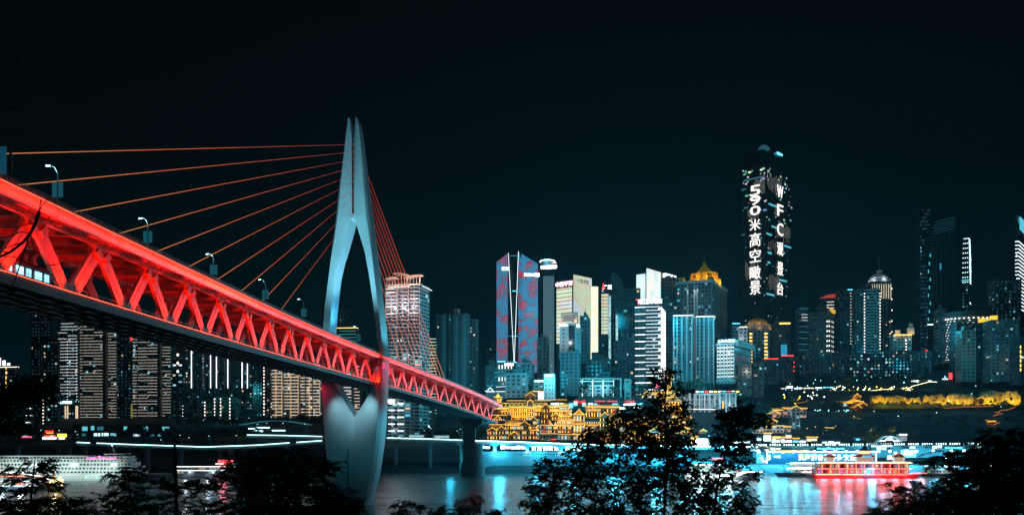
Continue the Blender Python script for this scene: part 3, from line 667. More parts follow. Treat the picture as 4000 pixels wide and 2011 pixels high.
t.fins(LEDB, 14, face='r', top=None, z1=1.0, t=.3, u0=.16); t.fins(LEDG, 13, face='r', top=None, z1=1.0, t=.2, u0=.19, u1=.97)
for i in range(4): cube('light_strip', LEDB, t.r, .45, .6, t.L2*(.02+.04*i), t.L2*(.02+.04*i)+.3, t.H*(.05 if i < 1 else 0)+t.H*.0, t.H+10-2*i)
for i in range(19): 
    q = .16+.84*(i+.5)/19; cube('light_strip', LEDB, t.r, .45, .6, t.L2*q-.17, t.L2*q+.17, t.H, t.H+10.5*(1-q))
t.sign('FOSUN 复星', .68, .90, 3.4, G_SIGNW, width=13.5, face='r')
b = B(); b.beam((1.0, .2, t.H+11), (1.0, -4.0, -2), .3, .3); b.build('edge_light', EDGE, t.r)
t = Tower('round-topped dark tower with fine vertical light lines and a white rooftop sign', 2102, 2168, 2180, 1046, 1500, 800, a=8, tone='glass', lit=.02, roof=None, slabs=True, bay=2.4, fh=4)
t.fins(glow('blue_grey_led', (.35, .62, .75), .5), 11, z0=.0, z1=.93, u0=.3, u1=.95, t=.28)
B().prism([(x-t.L1*.5, y+9) for x, y in ngon(t.L1*.40, 8, 28)], t.H, t.H+7.5).build('roof_drum', wall('teal'), t.r, smooth=True)
B().prism([(x-t.L1*.5, y+9) for x, y in ngon(t.L1*.46, 9, 28)], t.H+7.5, t.H+8.3).build('drum_rim', G_COOL, t.r)
lamp('roof_floodlight', 'POINT', (-t.L1*.5, -3, t.H+9), (.2, .85, 1), 6000, size=1, parent=t.r)
t.sign('农业发展银行', .62, 1.005, 3.8, G_SIGNW, width=15)
for k in range(3): cube('roof_fin', G_WHITE, t.r, -t.L1*.06-2+k*.6, 1.5+k*.6, -1.6, -1.2, t.H+4.2-2*k, t.H+4.6-2*k)
LEDW = led_wall('led_wall_warm', [(1, .93, .62), (.75, 1, .72), (1, .78, .5), (.8, .95, 1)], 1.55, .06)
LEDP = led_wall('led_wall_pale', [(.75, .95, 1), (1, .97, .85), (.6, .85, .95)], 1.5, .05)
t = Tower('broad office tower striped in warm greenish white light with a pink rooftop sign', 2174, 2238, 2310, 1096, 1440, 740, a=42, tone='glass', lit=0, roof=None, slabs=True, fh=4.6, piers=False)
t.fins(LEDW, 18, z0=.30, z1=.93, u0=.02, u1=.97, t=.42); t.fins(LEDW, 18, face='r', z0=.12, z1=1.07, t=.42)
B().box(-t.L1, -.0, .3, t.L2, t.H, t.H+2).build('parapet', wall('glass'), t.r); cube('crown_wall', wall('glass'), t.r, -.3, .3, 0, t.L2, t.H, t.H+5.4)
for k in range(1, 15): cube('floor_band', wall('glass'), t.r, -t.L1, 0, -.85, -.6, t.H*.28+k*4.6*t.H*.0+k*t.H*.045, t.H*.28+k*t.H*.045+.45)
t.sign('中国平安', .5, .975, 4.6, glow('pink_sign', (1, .42, .50), 4), width=19)
text(t.r, '中国平安', 3.6, (1.0, t.L2*.5, t.H*1.01), mat('dark_letters', (.02, .02, .02), .6), width=17, face='right')
t = Tower('thin slab of warm light strips right of the broad striped tower', 2309, 2310, 2336, 1119, 1470, 765, a=84, tone='glass', lit=0, roof=None, slabs=False, piers=False)
t.fins(LEDW, 9, face='r', z0=.27, z1=1.0, t=.5)
t = Tower('dark tower with a short striped panel and a red triangle logo on top', 2334, 2377, 2382, 1128, 1480, 770, a=6, tone='glass', lit=.02, roof=None, slabs=True, piers=False)
t.fins(LEDW, 6, z0=.5, z1=.95, u0=.35, u1=1.0, t=.5); text(t.r, '广发', 4, (-t.L1*.1, -1.2, t.H+1.5), G_SIGNW, name='sign_lettering')
B().yprism([(-t.L1*.6, t.H), (-t.L1*.3, t.H), (-t.L1*.45, t.H+5.5)], -1.5, -1.1).build('logo', G_RED, t.r)
for k in range(1, 13): cube('floor_band', wall('glass'), t.r, -t.L1, 0, -.85, -.62, t.H*.5+k*t.H*.037, t.H*.5+k*t.H*.037+.5)
t = Tower('tall dark tower with a sail-shaped roof and a glittering left edge', 2388, 2500, 2512, 1128, 1480, 800, a=6, tone='teal', lit=.03, fh=3.9, bay=4, roof=None, pal=PAL_W)
B().yprism([(-t.L1, t.H), (-t.L1*.55, t.H), (-t.L1*.60, t.H+7), (-t.L1*.72, t.H+12.5), (-t.L1*.86, t.H+15.5), (-t.L1, t.H+16)], 1, t.L2-1).build('sail_roof', wall('teal'), t.r)
GLIT = led_wall('glitter_edge', [(.02, .10, .12), (.45, .95, 1), (.1, .5, .55), (.8, 1, 1)], 1.0, 1.3, .4, .6)
cube('glitter_edge', GLIT, t.r, -t.L1-2.6, -t.L1-.1, -.3, 1, t.H*.12, t.H*.93)
t = Tower('dark tower with a glittering edge and a grid of pale lines', 2406, 2480, 2484, 1205, 1500, 765, a=5, tone='glass', lit=.05, fh=3.6, roof=None, bay=5.5)
cube('glitter_edge', GLIT, t.r, -t.L1-.2, -t.L1+1.8, -.7, -.4, t.H*.16, t.H*.92)
for u in (.3, .38, .58, .66, .85, .92): cube('pale_mullion', mat('pale_mullion', (.4, .45, .45), .5, em=(.05, .25, .3), st=.35), t.r, -t.L1*(1-u)-.18, -t.L1*(1-u)+.18, -.7, -.45, 0, t.H*.68)
for z in (.42, .52, .6): cube('pale_transom', MATS['pale_mullion'], t.r, -t.L1*.75, 0, -.75, -.5, t.H*z, t.H*z+.5)
t = Tower('white hotel tower with warm roof portal standing before the broad striped tower', 2188, 2242, 2268, 1262, 1400, 700, a=20, tone='white', lit=.10, fh=3.2, bay=5, ww=.25, wh=.4, roof=None, pal=PAL_W)
for x0_, x1_ in ((-t.L1*.97, -t.L1*.86), (.5, 2.2)): cube('roof_portal', mat('portal_stone', (.6, .42, .32), .6), t.r, x0_, x1_, .5, 2.5, t.H, t.H+9)
cube('roof_portal', MATS['portal_stone'], t.r, -t.L1*.97, 2.2, .5, 2.5, t.H+8, t.H+9.2); cube('screen', glow('roof_screen', (.3, .25, .25), .5), t.r, -t.L1*.8, -.5, 2, 2.4, t.H+2, t.H+7.5)
for q in (-t.L1*.95, 1.2): lamp('portal_light', 'POINT', (q, -1.6, t.H+2), (1, .5, .3), 500, size=.3, parent=t.r)
t.sign('UrCove', .25, .965, 1.9, G_SIGNW, width=7); t.sign('逸扉酒店', .5, .965, 2.0, G_SIGNW, width=7.5, face='r')
cube('dark_stair_glass', wall('glass'), t.r, -t.L1*.36, .6, -.8, -.1, t.H*.05, t.H*.92)
lamp('facade_floodlight', 'POINT', (-t.L1*.6, -16, t.H*.5), (.8, .95, 1), 4200, size=1, parent=t.r)
Tower('dark blue office slab right of the white hotel tower', 2268, 2294, 2304, 1235, 1420, 720, a=10, tone='teal', lit=.10)
Tower('balcony apartment block directly below the white hotel tower', 2190, 2258, 2268, 1375, 1545, 680, a=8, tone='teal', lit=.04, fh=3, dim=1.5)
t = Tower('low block with uplit pilasters at the foot of the left LED wing', 1944, 2004, 2020, 1412, 1520, 690, a=10, tone='grey', lit=.12, roof=None, fh=3.2)
for u in (.1, .3, .5, .7, .9): t.dots(G_WHITE, u, .3, .95, 10, .5, 3.2)
t.band(G_CYAN, 1.0, .6, u=(.0, .5)); t.sign('天鹅宾馆', .75, .9, 1.8, G_SIGNW, width=8)
Tower('dim apartment block left of the uplit pilaster block', 1898, 1944, 1950, 1430, 1560, 700, tone='teal', lit=.08)
t = Tower('stepped concrete apartment block below the twin LED tower', 2018, 2074, 2086, 1418, 1545, 670, a=8, tone='grey', lit=.08, dim=1.5); 
Tower('lower apartment block in front of the stepped one, above the yellow gate tower', 1976, 2056, 2080, 1460, 1552, 655, a=8, tone='grey', lit=.10, dim=1.5)
t = Tower('pale block with a cyan roof sign, left of the white hotel slab', 2086, 2124, 2128, 1486, 1560, 665, tone='grey', lit=.2, roof=None); t.sign('云端酒店', .5, .98, 1.6, G_CYW, width=7)
t = Tower('white hotel slab with small windows and a cyan sign on its top edge', 2126, 2164, 2168, 1462, 1562, 660, tone='white', lit=.15, roof=None, fh=3.2, bay=3, ww=.3, wh=.4); t.sign('重庆大酒店', .5, .96, 1.6, G_CYW, width=6.5)
lamp('facade_floodlight', 'POINT', (-t.L1*.5, -9, t.H*.7), (.3, .85, 1), 2500, size=1, parent=t.r)
Tower('grey apartment tower behind the right LED wing', 2100, 2138, 2144, 1320, 1520, 745, tone='grey', lit=.10)
t = Tower('museum-like building inside a thin lit frame, behind two round trees', 2230, 2398, 2402, 1505, 1560, 700, a=2, tone='white', lit=.16, fh=3, roof=None, bay=5)
fr = B(); L1 = t.L1+6; fr.box(-L1, -L1+1.2, -4, -3, 0, t.H+5); fr.box(4.8, 6, -4, -3, 0, t.H+5); fr.box(-L1, 6, -4, -3, t.H+5, t.H+6.2); fr.box(-L1, 6, -4, 10, t.H+5.3, t.H+6.0); fr.build('frame', wall('white'), t.r)
for u in (.03, .13, .32, .5, .68, .86): cube('light_strip', G_COOL, t.r, -L1+u*(L1+6)-.14, -L1+u*(L1+6)+.14, -4.2, -4.05, t.H*.1, t.H+4.6)
cube('light_strip', G_CYAN, t.r, -L1*.85, 0, -2.6, -2.3, t.H+3.2, t.H+3.7)
for u in (.2, .5, .8): lamp('facade_floodlight', 'POINT', (-L1*u, -8, t.H), (.2, .85, 1), 2600, size=1, parent=t.r)
Tower('small grey block with four window rows right of the framed building', 2440, 2464, 2468, 1482, 1560, 690, tone='tan', lit=.15, roof=None, cat='building')
Tower('dark block standing behind the framed building', 2290, 2386, 2400, 1405, 1500, 720, tone='dark', lit=.05, cat='building')
Tower('low dark block behind the framed building, to its upper right', 2325, 2378, 2384, 1455, 1510, 708, tone='grey', lit=.04, cat='building')
Tower('dark block with two warm windows left of the bright line-lit hotel', 2400, 2476, 2484, 1332, 1520, 730, tone='dark', lit=.06, pal=PAL_W)
t = Tower('white LED-clad tower with a picture screen on its narrow left face', 2487, 2523, 2580, 1060, 1500, 850, a=38, tone='glass', lit=0, roof=None, slabs=False, piers=False)
t.fins(LEDP, 20, face='r', z0=.1, z1=1.03, t=.75); cube('picture_screen', led_wall('picture_screen', [(.35, .75, .9), (.7, .95, 1), (.85, .95, 1)], 1.1, .03), t.r, -t.L1, -.3, -.7, -.4, t.H*.66, t.H*.98)
t = Tower('second white LED-clad tower, lower and split by a dark notch', 2580, 2600, 2640, 1066, 1500, 870, a=38, tone='glass', lit=0, roof=None, slabs=False, piers=False)
t.fins(LEDP, 13, face='r', z0=.1, z1=1.0, t=.75); t.fins(LEDP, 5, z0=.1, z1=1.0, t=.8, u0=.5, u1=1); cube('screen', G_CYAN, t.r, -t.L1*.95, -t.L1*.45, -.9, -.6, t.H*.79, t.H*.86); t.band(G_SIGNW, .97, 3, parts=('r',))
t = Tower('bright hotel tower of stacked white light lines with a solid white end wall', 2481, 2580, 2603, 1196, 1560, 700, a=16, tone='dark', lit=.06, fh=2.9, roof=None, piers=False)
HW = glow('hotel_white', (1, .97, .95), 3.2)
t.strips(HW, ((.0, .41),), every=2, out=.6, t=.46); t.strips(HW, ((.43, .98),), every=1, out=.6, t=.17, k0=int(t.n*.27)); t.strips(HW, ((.43, .98),), every=2, out=.6, t=.4, k1=int(t.n*.27))
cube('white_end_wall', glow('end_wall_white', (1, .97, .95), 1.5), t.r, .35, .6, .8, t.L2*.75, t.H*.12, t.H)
for k in range(int(t.n/2)): cube('light_strip', HW, t.r, -1.6, .3, -.8, -.5, t.H*.15+k*t.fh*2, t.H*.15+k*t.fh*2+1.5)
text(t.r, '两江四季酒店', 4.2, (-t.L1*.42, 1, t.H+4.6), G_SIGNW, width=20); cube('sign_frame', STEELD, t.r, -t.L1*.85, -t.L1*.05, 1.3, 1.5, t.H+.5, t.H+6)
text(t.r, '丫', 4.8, (-t.L1*.88, 1, t.H+4.6), G_RED, width=5)
Tower('dark stepped tower with a round cap behind the bright hotel', 2585, 2640, 2650, 1085, 1500, 800, tone='teal', lit=.03, dim=.8)
Tower('darker tower shoulder left of the gold-crowned tower', 2570, 2646, 2652, 1180, 1500, 770, tone='teal', lit=.04)
# gold-crowned tower
t = Tower('tall stone tower with golden lit crown and pyramid roof ending in a spire', 2644, 2780, 2838, 1098, 1500, 760, a=26, tone='grey', lit=.10, fh=3.4, bay=3.2, roof=None, dim=1.4)
GC = mat('gold_crown_stone', (.72, .42, .05), .55, nz=.12, nscale=.4); cx_, cy_ = -t.L1*.42, t.L2*.45
b = B().box(-t.L1-1.2, 1.2, -1.2, t.L2+1.2, t.H-1, t.H+1.6); b.build('cornice', wall('white'), t.r)
b = B(); b.prism([(cx_+x, cy_+y) for x, y in ngon(15.5, 13, 8)], t.H+1.6, t.H+6.5); b.prism([(cx_+x, cy_+y) for x, y in ngon(12, 10, 8)], t.H+6.5, t.H+11.5); b.prism([(cx_+x, cy_+y) for x, y in ngon(13, 11, 16)], t.H+11.3, t.H+12.1)
for i in range(16):
    a_ = 2*math.pi*i/16; b.tube((cx_+12.6*math.cos(a_), cy_+10.6*math.sin(a_), t.H+6.5), (cx_+12.6*math.cos(a_), cy_+10.6*math.sin(a_), t.H+11.4), .45)
b.box(-t.L1+1, -t.L1+6, 1, 6, t.H+1.6, t.H+5.5); b.box(-4, 1, 2, 7, t.H+1.6, t.H+4.2)
b.build('crown', GC, t.r)
rings = [[(cx_+x*q, cy_+y*q, t.H+12+z) for x, y in ngon(10, 9, 8)] for q, z in ((1, 0), (.72, 2.2), (.42, 5), (.2, 8), (.05, 11.5))]
B().loft(rings).build('pyramid_roof', mat('olive_roof', (.55, .47, .03), .5), t.r, fix=True)
B().tube((cx_, cy_, t.H+11), (cx_, cy_, t.H+19), .7, .5).tube((cx_, cy_, t.H+19), (cx_, cy_, t.H+31), .2, .08).build('spire', mat('spire_metal', (.4, .35, .3), .4), t.r)
for i in range(10):
    a_ = 2*math.pi*i/10; lamp('crown_light', 'POINT', (cx_+17*math.cos(a_), cy_+14.5*math.sin(a_), t.H+3.0), (1, .60, .05), 1300, size=.3, parent=t.r)
    lamp('crown_light', 'POINT', (cx_+14*math.cos(a_), cy_+12*math.sin(a_), t.H+8), (1, .62, .06), 500, size=.3, parent=t.r)
for i in range(4): a_ = 2*math.pi*(i+.5)/4; lamp('crown_light', 'POINT', (cx_+15*math.cos(a_), cy_+14*math.sin(a_), t.H+16), (1, .72, .08), 900, size=.3, parent=t.r)
for u in (.32, .52, .60): cube('lit_pilaster', wall('white'), t.r, -t.L1*(1-u)-.8, -t.L1*(1-u)+.8, -1.4, -.3, t.H*.2, t.H-2); lamp('pilaster_light', 'SPOT', (-t.L1*(1-u), -3.2, t.H-1.5), (.85, .93, 1), 5500, size=.2, target=(-t.L1*(1-u), -1.0, t.H-40), parent=t.r, angle=40)
lamp('pilaster_light', 'SPOT', (2.5, t.L2-1, t.H-1.5), (.9, .93, 1), 3500, size=.2, target=(.5, t.L2-1, t.H-40), parent=t.r, angle=40)
for i, (x0, xc, x1, yt_, lab) in enumerate([(2630, 2706, 2722, 1232, 'left half of the twin residential block with white lit parapets'), (2718, 2790, 2798, 1236, 'right half of the twin residential block with white lit parapets')]):
    t = Tower(lab, x0, xc, x1, yt_, 1520, 700+i*3, a=12, tone='grey', lit=.12, pal=PAL_W, fh=3.1, bay=3.2, roof=None, dim=1.6, ww=.45)
    t.band(G_WHITE, 1.0, .45, out=.8); 
    for u in (.03, .2, .45, .7, .95): cube('lit_pilaster', wall('white'), t.r, -t.L1*(1-u)-.5, -t.L1*(1-u)+.5, -1.0, -.3, 0, t.H); lamp('pilaster_light', 'SPOT', (-t.L1*(1-u), -2.2, t.H-9), (.9, .93, 1), 500, size=.2, target=(-t.L1*(1-u), -.6, t.H+2), parent=t.r, angle=50)
# white hotel with lit window heads
t = Tower('cream hotel block with glowing window heads, a cornice and a cyan rooftop sign', 2800, 2868, 2936, 1340, 1496, 690, a=30, tone='white', lit=.02, fh=3.05, bay=3.1, roof=None, piers=False, slabs=False, ww=.4, wh=.55)
B().box(-t.L1-1, 1, -1, t.L2+1, t.H-1, t.H+.3).box(-t.L1-.8, .8, -.8, t.L2+.8, 1.5, 2.6).build('cornice', wall('white'), t.r)
cube('upper_block', wall('white'), t.r, .4, 3, 2, t.L2, t.H-2, t.H+3)
for j in range(1, t.n-1):
    for i in range(t.nb-0):
        x = -t.L1+(i+.5)*t.L1/t.nb; cube('window_light', G_WHITE, t.r, x-1.0, x+1.0, -.5, -.2, j*t.fh+t.fh*.86, j*t.fh+t.fh*.95)
text(t.r, '亚朵酒店', 2.4, (-t.L1*.35, -.6, t.H+2.2), G_CYW, width=12); B().yprism([(-t.L1*.93, t.H+1), (-t.L1*.78, t.H+1), (-t.L1*.855, t.H+3.6)], -.8, -.5).build('logo', G_CYW, t.r)
lamp('facade_floodlight', 'POINT', (-t.L1*.5, -12, t.H*.8), (.8, .92, 1), 2600, size=1, parent=t.r); lamp('facade_floodlight', 'POINT', (10, 3, t.H*.3), (.7, .95, .9), 1500, size=1, parent=t.r); lamp('roof_floodlight', 'POINT', (-t.L1*.4, -5, t.H+5), (.1, .8, 1), 1600, size=1, parent=t.r)
t = Tower('glass office block with a cyan roof edge beside the gold-domed tower', 2860, 2890, 2896, 1262, 1480, 780, tone='teal', lit=.1, roof=None); t.band(G_CYAN, .99, .5); t.strips(TEALG, k0=t.n-7, k1=t.n)
t = Tower('tower with a golden dome and strings of orange windows beside the tallest tower', 2926, 3006, 3016, 1286, 1480, 770, a=8, tone='grey', lit=.05, fh=3.2, roof=None)
for u in (.05, .12, .78, .86): t.dots(G_AMB, u, .05, .92, 3.2, 1.0, 1.5)
GD = mat('gold_dome', (.6, .38, .12), .5, nz=.1, nscale=.5); c0 = -t.L1*.5
b = B().prism([(c0+x, 9+y) for x, y in ngon(11, 9, 16)], t.H, t.H+5.2)
for i in range(16): a_ = 2*math.pi*i/16; b.tube((c0+11.3*math.cos(a_), 9+9.3*math.sin(a_), t.H), (c0+11.3*math.cos(a_), 9+9.3*math.sin(a_), t.H+5.2), .5)
b.build('drum', wall('tan'), t.r)
rings = [[(c0+x*math.cos(q), 9+y*math.cos(q), t.H+5.2+6.5*math.sin(q)) for x, y in ngon(9.5, 8, 18)] for q in (0, .35, .7, 1.0, 1.3, 1.5)]
B().loft(rings).build('dome', GD, t.r, fix=True, smooth=True)
for i in range(8): a_ = 2*math.pi*i/8; lamp('dome_light', 'POINT', (c0+12.6*math.cos(a_), 9+10.4*math.sin(a_), t.H+6), (1, .5, .12), 260, size=.3, parent=t.r); lamp('dome_light', 'POINT', (c0+13*math.cos(a_), 9+11*math.sin(a_), t.H+.8), (1, .6, .25), 260, size=.3, parent=t.r)
t = Tower('cream stepped block with one white lit wall left of the gold-domed tower', 2888, 2918, 2928, 1276, 1480, 745, a=12, tone='white', lit=.05, roof=None); t.band(G_WHITE, .99, .5)
lamp('facade_floodlight', 'POINT', (-t.L1*.8, -7, t.H*.75), (.95, .95, 1), 1500, size=1, parent=t.r); lamp('facade_floodlight', 'POINT', (-2, -4, t.H*.55), (1, .55, .12), 900, size=1, parent=t.r)
# the tallest tower
TALLD = 1040
t = Tower('tallest tower, dark glass with huge white characters running down two faces', 2897, 2992, 3090, 640, 1330, TALLD, a=44, tone='glass', lit=.06, fh=4.2, bay=4.0, roof=None, slabs=False, piers=True, name='skyscraper', cat='skyscraper', ww=.35, wh=.35, pal=[(.9, .97, 1), (.2, .7, .95), (1, .9, .8)])
b = B().box(-t.L1*.86, -2, 2, t.L2*.86, t.H, t.H+16); b.box(-t.L1*.8, -t.L1*.2, 6, t.L2*.75, t.H+16, t.H+21); b.box(-t.L1*.3, -1, t.L2*.3, t.L2*.8, t.H+16, t.H+25); b.build('crown_block', wall('glass'), t.r)
rings = [[(-8+x*math.cos(q), 10+y*math.cos(q), t.H+21+6*math.sin(q)) for x, y in ngon(7, 7, 16)] for q in (0, .4, .8, 1.2, 1.5)]
B().loft(rings).build('dome', glow('dome_glass_teal', (.08, .4, .5), .22), t.r, smooth=True, fix=True)
for (u, z, w_, fc) in ((.15, -.006, 9, 'f'), (.6, -.03, 12, 'f'), (.3, .02, 8, 'r'), (.7, .055, 9, 'r'), (.8, .005, 7, 'r')):
    pass
cube('lit_room', G_CYAN, t.r, -.2+.3, 1.2, t.L2*.42, t.L2*.62, t.H+19, t.H+21)
rw = random.Random(3); b = B()
for fc in 'fr':
    for k in range(26):
        u = rw.random(); z = t.H*(1-rw.random()*.10) if k < 13 else t.H-t.H*rw.random()*.27-10; w_ = rw.uniform(1.5, 4.5); c = rw.choice([(.7, .9, .95), (.3, .6, .7), (.9, .9, .85), (.15, .45, .55)]); c = tuple(v*rw.uniform(.4, 1.3) for v in c)
        if fc == 'f': b.quad((-t.L1*u, -.75, z), (-t.L1*u+w_, -.75, z), (-t.L1*u+w_, -.75, z+2.0), (-t.L1*u, -.75, z+2.0), c)
        else: b.quad((.75, t.L2*u, z), (.75, t.L2*u+w_, z), (.75, t.L2*u+w_, z+2), (.75, t.L2*u, z+2), c)
b.build('lit_room', GL, t.r)['kind'] = 'stuff'
# lettering made of vertical LED strips
LTR = mat('led_letters', (.05, .05, .05), .5); ntl = LTR.node_tree; pbl = ntl.nodes['Principled BSDF']; tcl = ntl.nodes.new('ShaderNodeTexCoord'); wv = ntl.nodes.new('ShaderNodeTexWave'); wv.inputs['Scale'].default_value = .28; wv.bands_direction = 'X'; rml = ntl.nodes.new('ShaderNodeMapRange')
ntl.links.new(tcl.outputs['Object'], wv.inputs[0]); ntl.links.new(wv.outputs['Fac'], rml.inputs[0]); rml.inputs[3].default_value = .8; rml.inputs[4].default_value = 2.6; ntl.links.new(rml.outputs[0], pbl.inputs['Emission Strength']); pbl.inputs['Emission Color'].default_value = (1, .93, .86, 1)
def yz(y): return wz(y, TALLD)-t.zb
for ch, y0, y1 in (('5', 716, 756), ('9', 757, 793), ('0', 797, 833), ('米', 850, 893), ('高', 903, 957), ('空', 967, 1018), ('瞰', 1034, 1085), ('景', 1092, 1145)):
    text(t.r, ch, yz(y0)-yz(y1), (-t.L1*.42, -1.3, (yz(y0)+yz(y1))/2), LTR, width=14.5, name='led_character', ext=.2, bold=0)
for ch, y0, y1 in (('W', 704, 752), ('F', 780, 826), ('C', 853, 903), ('观', 931, 982), ('景', 1009, 1062), ('台', 1090, 1140)):
    text(t.r, ch, yz(y0)-yz(y1), (1.3, t.L2*.52, (yz(y0)+yz(y1))/2), LTR, width=15.5, face='right', name='led_character', ext=.2, bold=0)
STR = glow('dim_led_strip', (.75, .72, .66), .15)
for fc, u0, u1, z0, z1, n_ in (('f', .5, .97, 676, 760, 9), ('f', .25, .75, 800, 850, 9), ('f', .15, .7, 1010, 1092, 9), ('r', .02, .6, 668, 745, 12), ('r', .4, .95, 842, 925, 13), ('r', .1, .6, 1062, 1135, 11), ('r', .05, .7, 925, 985, 8)):
    for i in range(n_):
        q = (i+.5)/n_; e_, e2 = rw.uniform(0, .35), rw.uniform(0, .35); za, zb_ = yz(z1), yz(z0); za, zb_ = za+(zb_-za)*e_, zb_-(zb_-za)*e2; u = u0+(u1-u0)*q
        if fc == 'f': cube('led_strip', STR, t.r, -t.L1*(1-u)-.35, -t.L1*(1-u)+.35, -.8, -.5, za, zb_)
        else: cube('led_strip', STR, t.r, .5, .8, t.L2*u-.35, t.L2*u+.35, za, zb_)
for (y_, u0, u1) in ((880, .2, .5), (915, .0, .2), (940, .7, .98), (988, .05, .2), (1026, .05, .15), (1082, .5, .8), (796, .1, .45), (1150, .0, .3)):
    cube('lit_floor', glow('lit_floor_cyan', (.12, .62, .8), .8), t.r, .55, .9, t.L2*u0, t.L2*u1, yz(y_), yz(y_)+2.2)
for (y_, u0, u1) in ((690, .1, .95), (725, .0, .2), (905, .0, .15), (800, .1, .3)):
    cube('lit_floor', glow('lit_floor_dim', (.10, .42, .52), .35), t.r, -t.L1*(1-u0), -t.L1*(1-u1), -.85, -.55, yz(y_), yz(y_)+1.6)
t = Tower('dark block with an orange lit terrace at the foot of the tallest tower', 3026, 3086, 3096, 1262, 1480, 800, tone='dark', lit=.05); t.band(G_AMB, .985, 1.4, u=(.3, 1)); cube('blue_panel', glow('blue_glass_panel', (.03, .35, .6), .8), t.r, -t.L1*.6, -t.L1*.2, -.9, -.5, t.H*.38, t.H*.62)
# ---- apartments on the slope below
Tower('long dark apartment slab with thin brown floor lines, left part above the stilt houses', 2884, 2934, 2940, 1424, 1545, 690, tone='brown', lit=.07, fh=2.9, roof=None, dim=1.6, name='apartment_block', cat='apartment block')
Tower('dark apartment slab with thin brown floor lines, right part with a stepped roof', 2942, 2982, 2988, 1418, 1552, 695, tone='brown', lit=.07, fh=2.9, roof=None, dim=1.6, name='apartment_block', cat='apartment block')
t = Tower('dark hillside block with a red lit roof edge, left one of two', 2984, 3046, 3050, 1402, 1500, 745, tone='dark', lit=.16, roof=None, name='apartment_block', cat='apartment block'); t.dots(G_RED, .1, 1.0, 1.03, 99, 1, .6); cube('light_strip', G_RED, t.r, -t.L1, -t.L1*.1, -.6, -.4, t.H, t.H+.6)
t = Tower('dark hillside block with red roof edge and red corner lamps, right one of two', 3052, 3104, 3110, 1390, 1490, 765, tone='dark', lit=.10, roof=None, name='apartment_block', cat='apartment block'); cube('light_strip', G_RED, t.r, -t.L1, -1, -.6, -.4, t.H, t.H+.7); t.dots(G_RED, .95, .4, .9, 4, .8, .8)
labs = ['long dark block with many cyan windows, farthest left of the hilltop row', 'long dark block with a dense patch of bluish windows, second of the hilltop row', 'long block crowded with bright cyan windows, third of the hilltop row', 'long block with red and cyan windows, fourth of the hilltop row', 'dark end block of the hilltop row beside the black twisted tower']
for i, (x0, x1, yt_, li) in enumerate([(3122, 3196, 1376, .06), (3198, 3300, 1378, .12), (3304, 3440, 1382, .34), (3442, 3566, 1370, .38), (3568, 3640, 1374, .10)]):
    Tower(labs[i], x0, x1, x1+4, yt_, 1470, 800+i*5, a=3, tone='dark', lit=li, fh=3.0, bay=3.2, roof=None, dim=1.4, name='apartment_block', cat='apartment block')
# ---- right-hand skyline
t = Tower('dim tower with a curved roof edge at the left of the right-hand skyline', 3120, 3158, 3164, 1204, 1400, 900, tone='teal', lit=.05, fh=3.1); t.strips(TEALG, every=2)
t.strips(G_WHITE, ((.3, .9),), k0=t.n-5, k1=t.n-2, t=.3)
t = Tower('dark tower with a red lit roof and rows of white dashes behind the brown block', 3202, 3264, 3280, 1166, 1400, 930, tone='dark', lit=.06, roof=None); t.strips(G_WHITE, ((.45, .9),), k0=t.n-7, k1=t.n-1, t=.28)
B().yprism([(-t.L1, t.H), (0, t.H), (0, t.H+5.5), (-t.L1*.5, t.H+4.5), (-t.L1, t.H+1)], 1, 6).build('roof', mat('red_roof', (.6, .12, .08), .5, em=(1, .12, .08), st=.35), t.r, fix=True)
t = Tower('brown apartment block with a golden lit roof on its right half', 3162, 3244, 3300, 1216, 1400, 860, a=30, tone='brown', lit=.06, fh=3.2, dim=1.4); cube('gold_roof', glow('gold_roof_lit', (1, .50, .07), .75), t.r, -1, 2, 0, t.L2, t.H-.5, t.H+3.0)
for f_, u in (('f', .85), ('f', .95), ('r', .3), ('r', .75)): t.dots(G_WHITE, u, .05, .8, 5, .9, 1.4, face=f_)
t = Tower('tower with a lattice of white dashes and a pale slanting roof', 3280, 3330, 3346, 1132, 1400, 920, tone='teal', lit=.06, roof=None); t.strips(G_WHITE, ((.82, 1.15),), k0=4, k1=t.n-1, t=.3); t.band(G_CYAN, 1.0, .6, u=(.6, 1))
t = Tower('square blue-grey tower edged by two strings of white lamps', 3345, 3440, 3446, 1130, 1400, 880, tone='teal', lit=.08, fh=3.2, roof='box'); t.dots(G_WHITE, .33, .0, .95, 3.2, .9, 1.2); t.dots(G_WHITE, .97, .0, .95, 3.2, .8, 1.2); t.strips(TEALG, ((.36, .94),), t=.15)
t = Tower('dark tower with a tiered white crown and a thin mast', 3402, 3484, 3490, 1100, 1400, 940, tone='dark', lit=.05, roof=None, pal=PAL_W)
cc = -t.L1*.5; b = B()
for q, z0, z1 in ((11.5, 0, 4), (9.5, 4, 6.5), (6.5, 6.5, 9), (3, 9, 14)): b.prism([(cc+x, 9+y) for x, y in ngon(q, q*.8, 12)], t.H+z0, t.H+z1); b.prism([(cc+x, 9+y) for x, y in ngon(q+.8, q*.8+.8, 12)], t.H+z1-.4, t.H+z1)
b.tube((cc, 9, t.H+14), (cc, 9, t.H+29), .35, .1); b.build('crown', wall('white'), t.r)
for a_ in range(6): lamp('crown_light', 'POINT', (cc+14*math.cos(a_), 9+12*math.sin(a_), t.H+4), (.75, .92, 1), 900, size=.4, parent=t.r)
t.fins(glow('warm_fin', (1, .85, .6), .8), 9, z0=.78, z1=.97, t=.7); t.dots(G_WHITE, .99, .2, .98, 12, .8, 1.4)
t = Tower('small castle-like building with golden lit stepped roofs', 3490, 3560, 3588, 1306, 1400, 850, a=14, tone='tan', lit=.15, pal=PAL_W, fh=3, roof=None, cat='building')
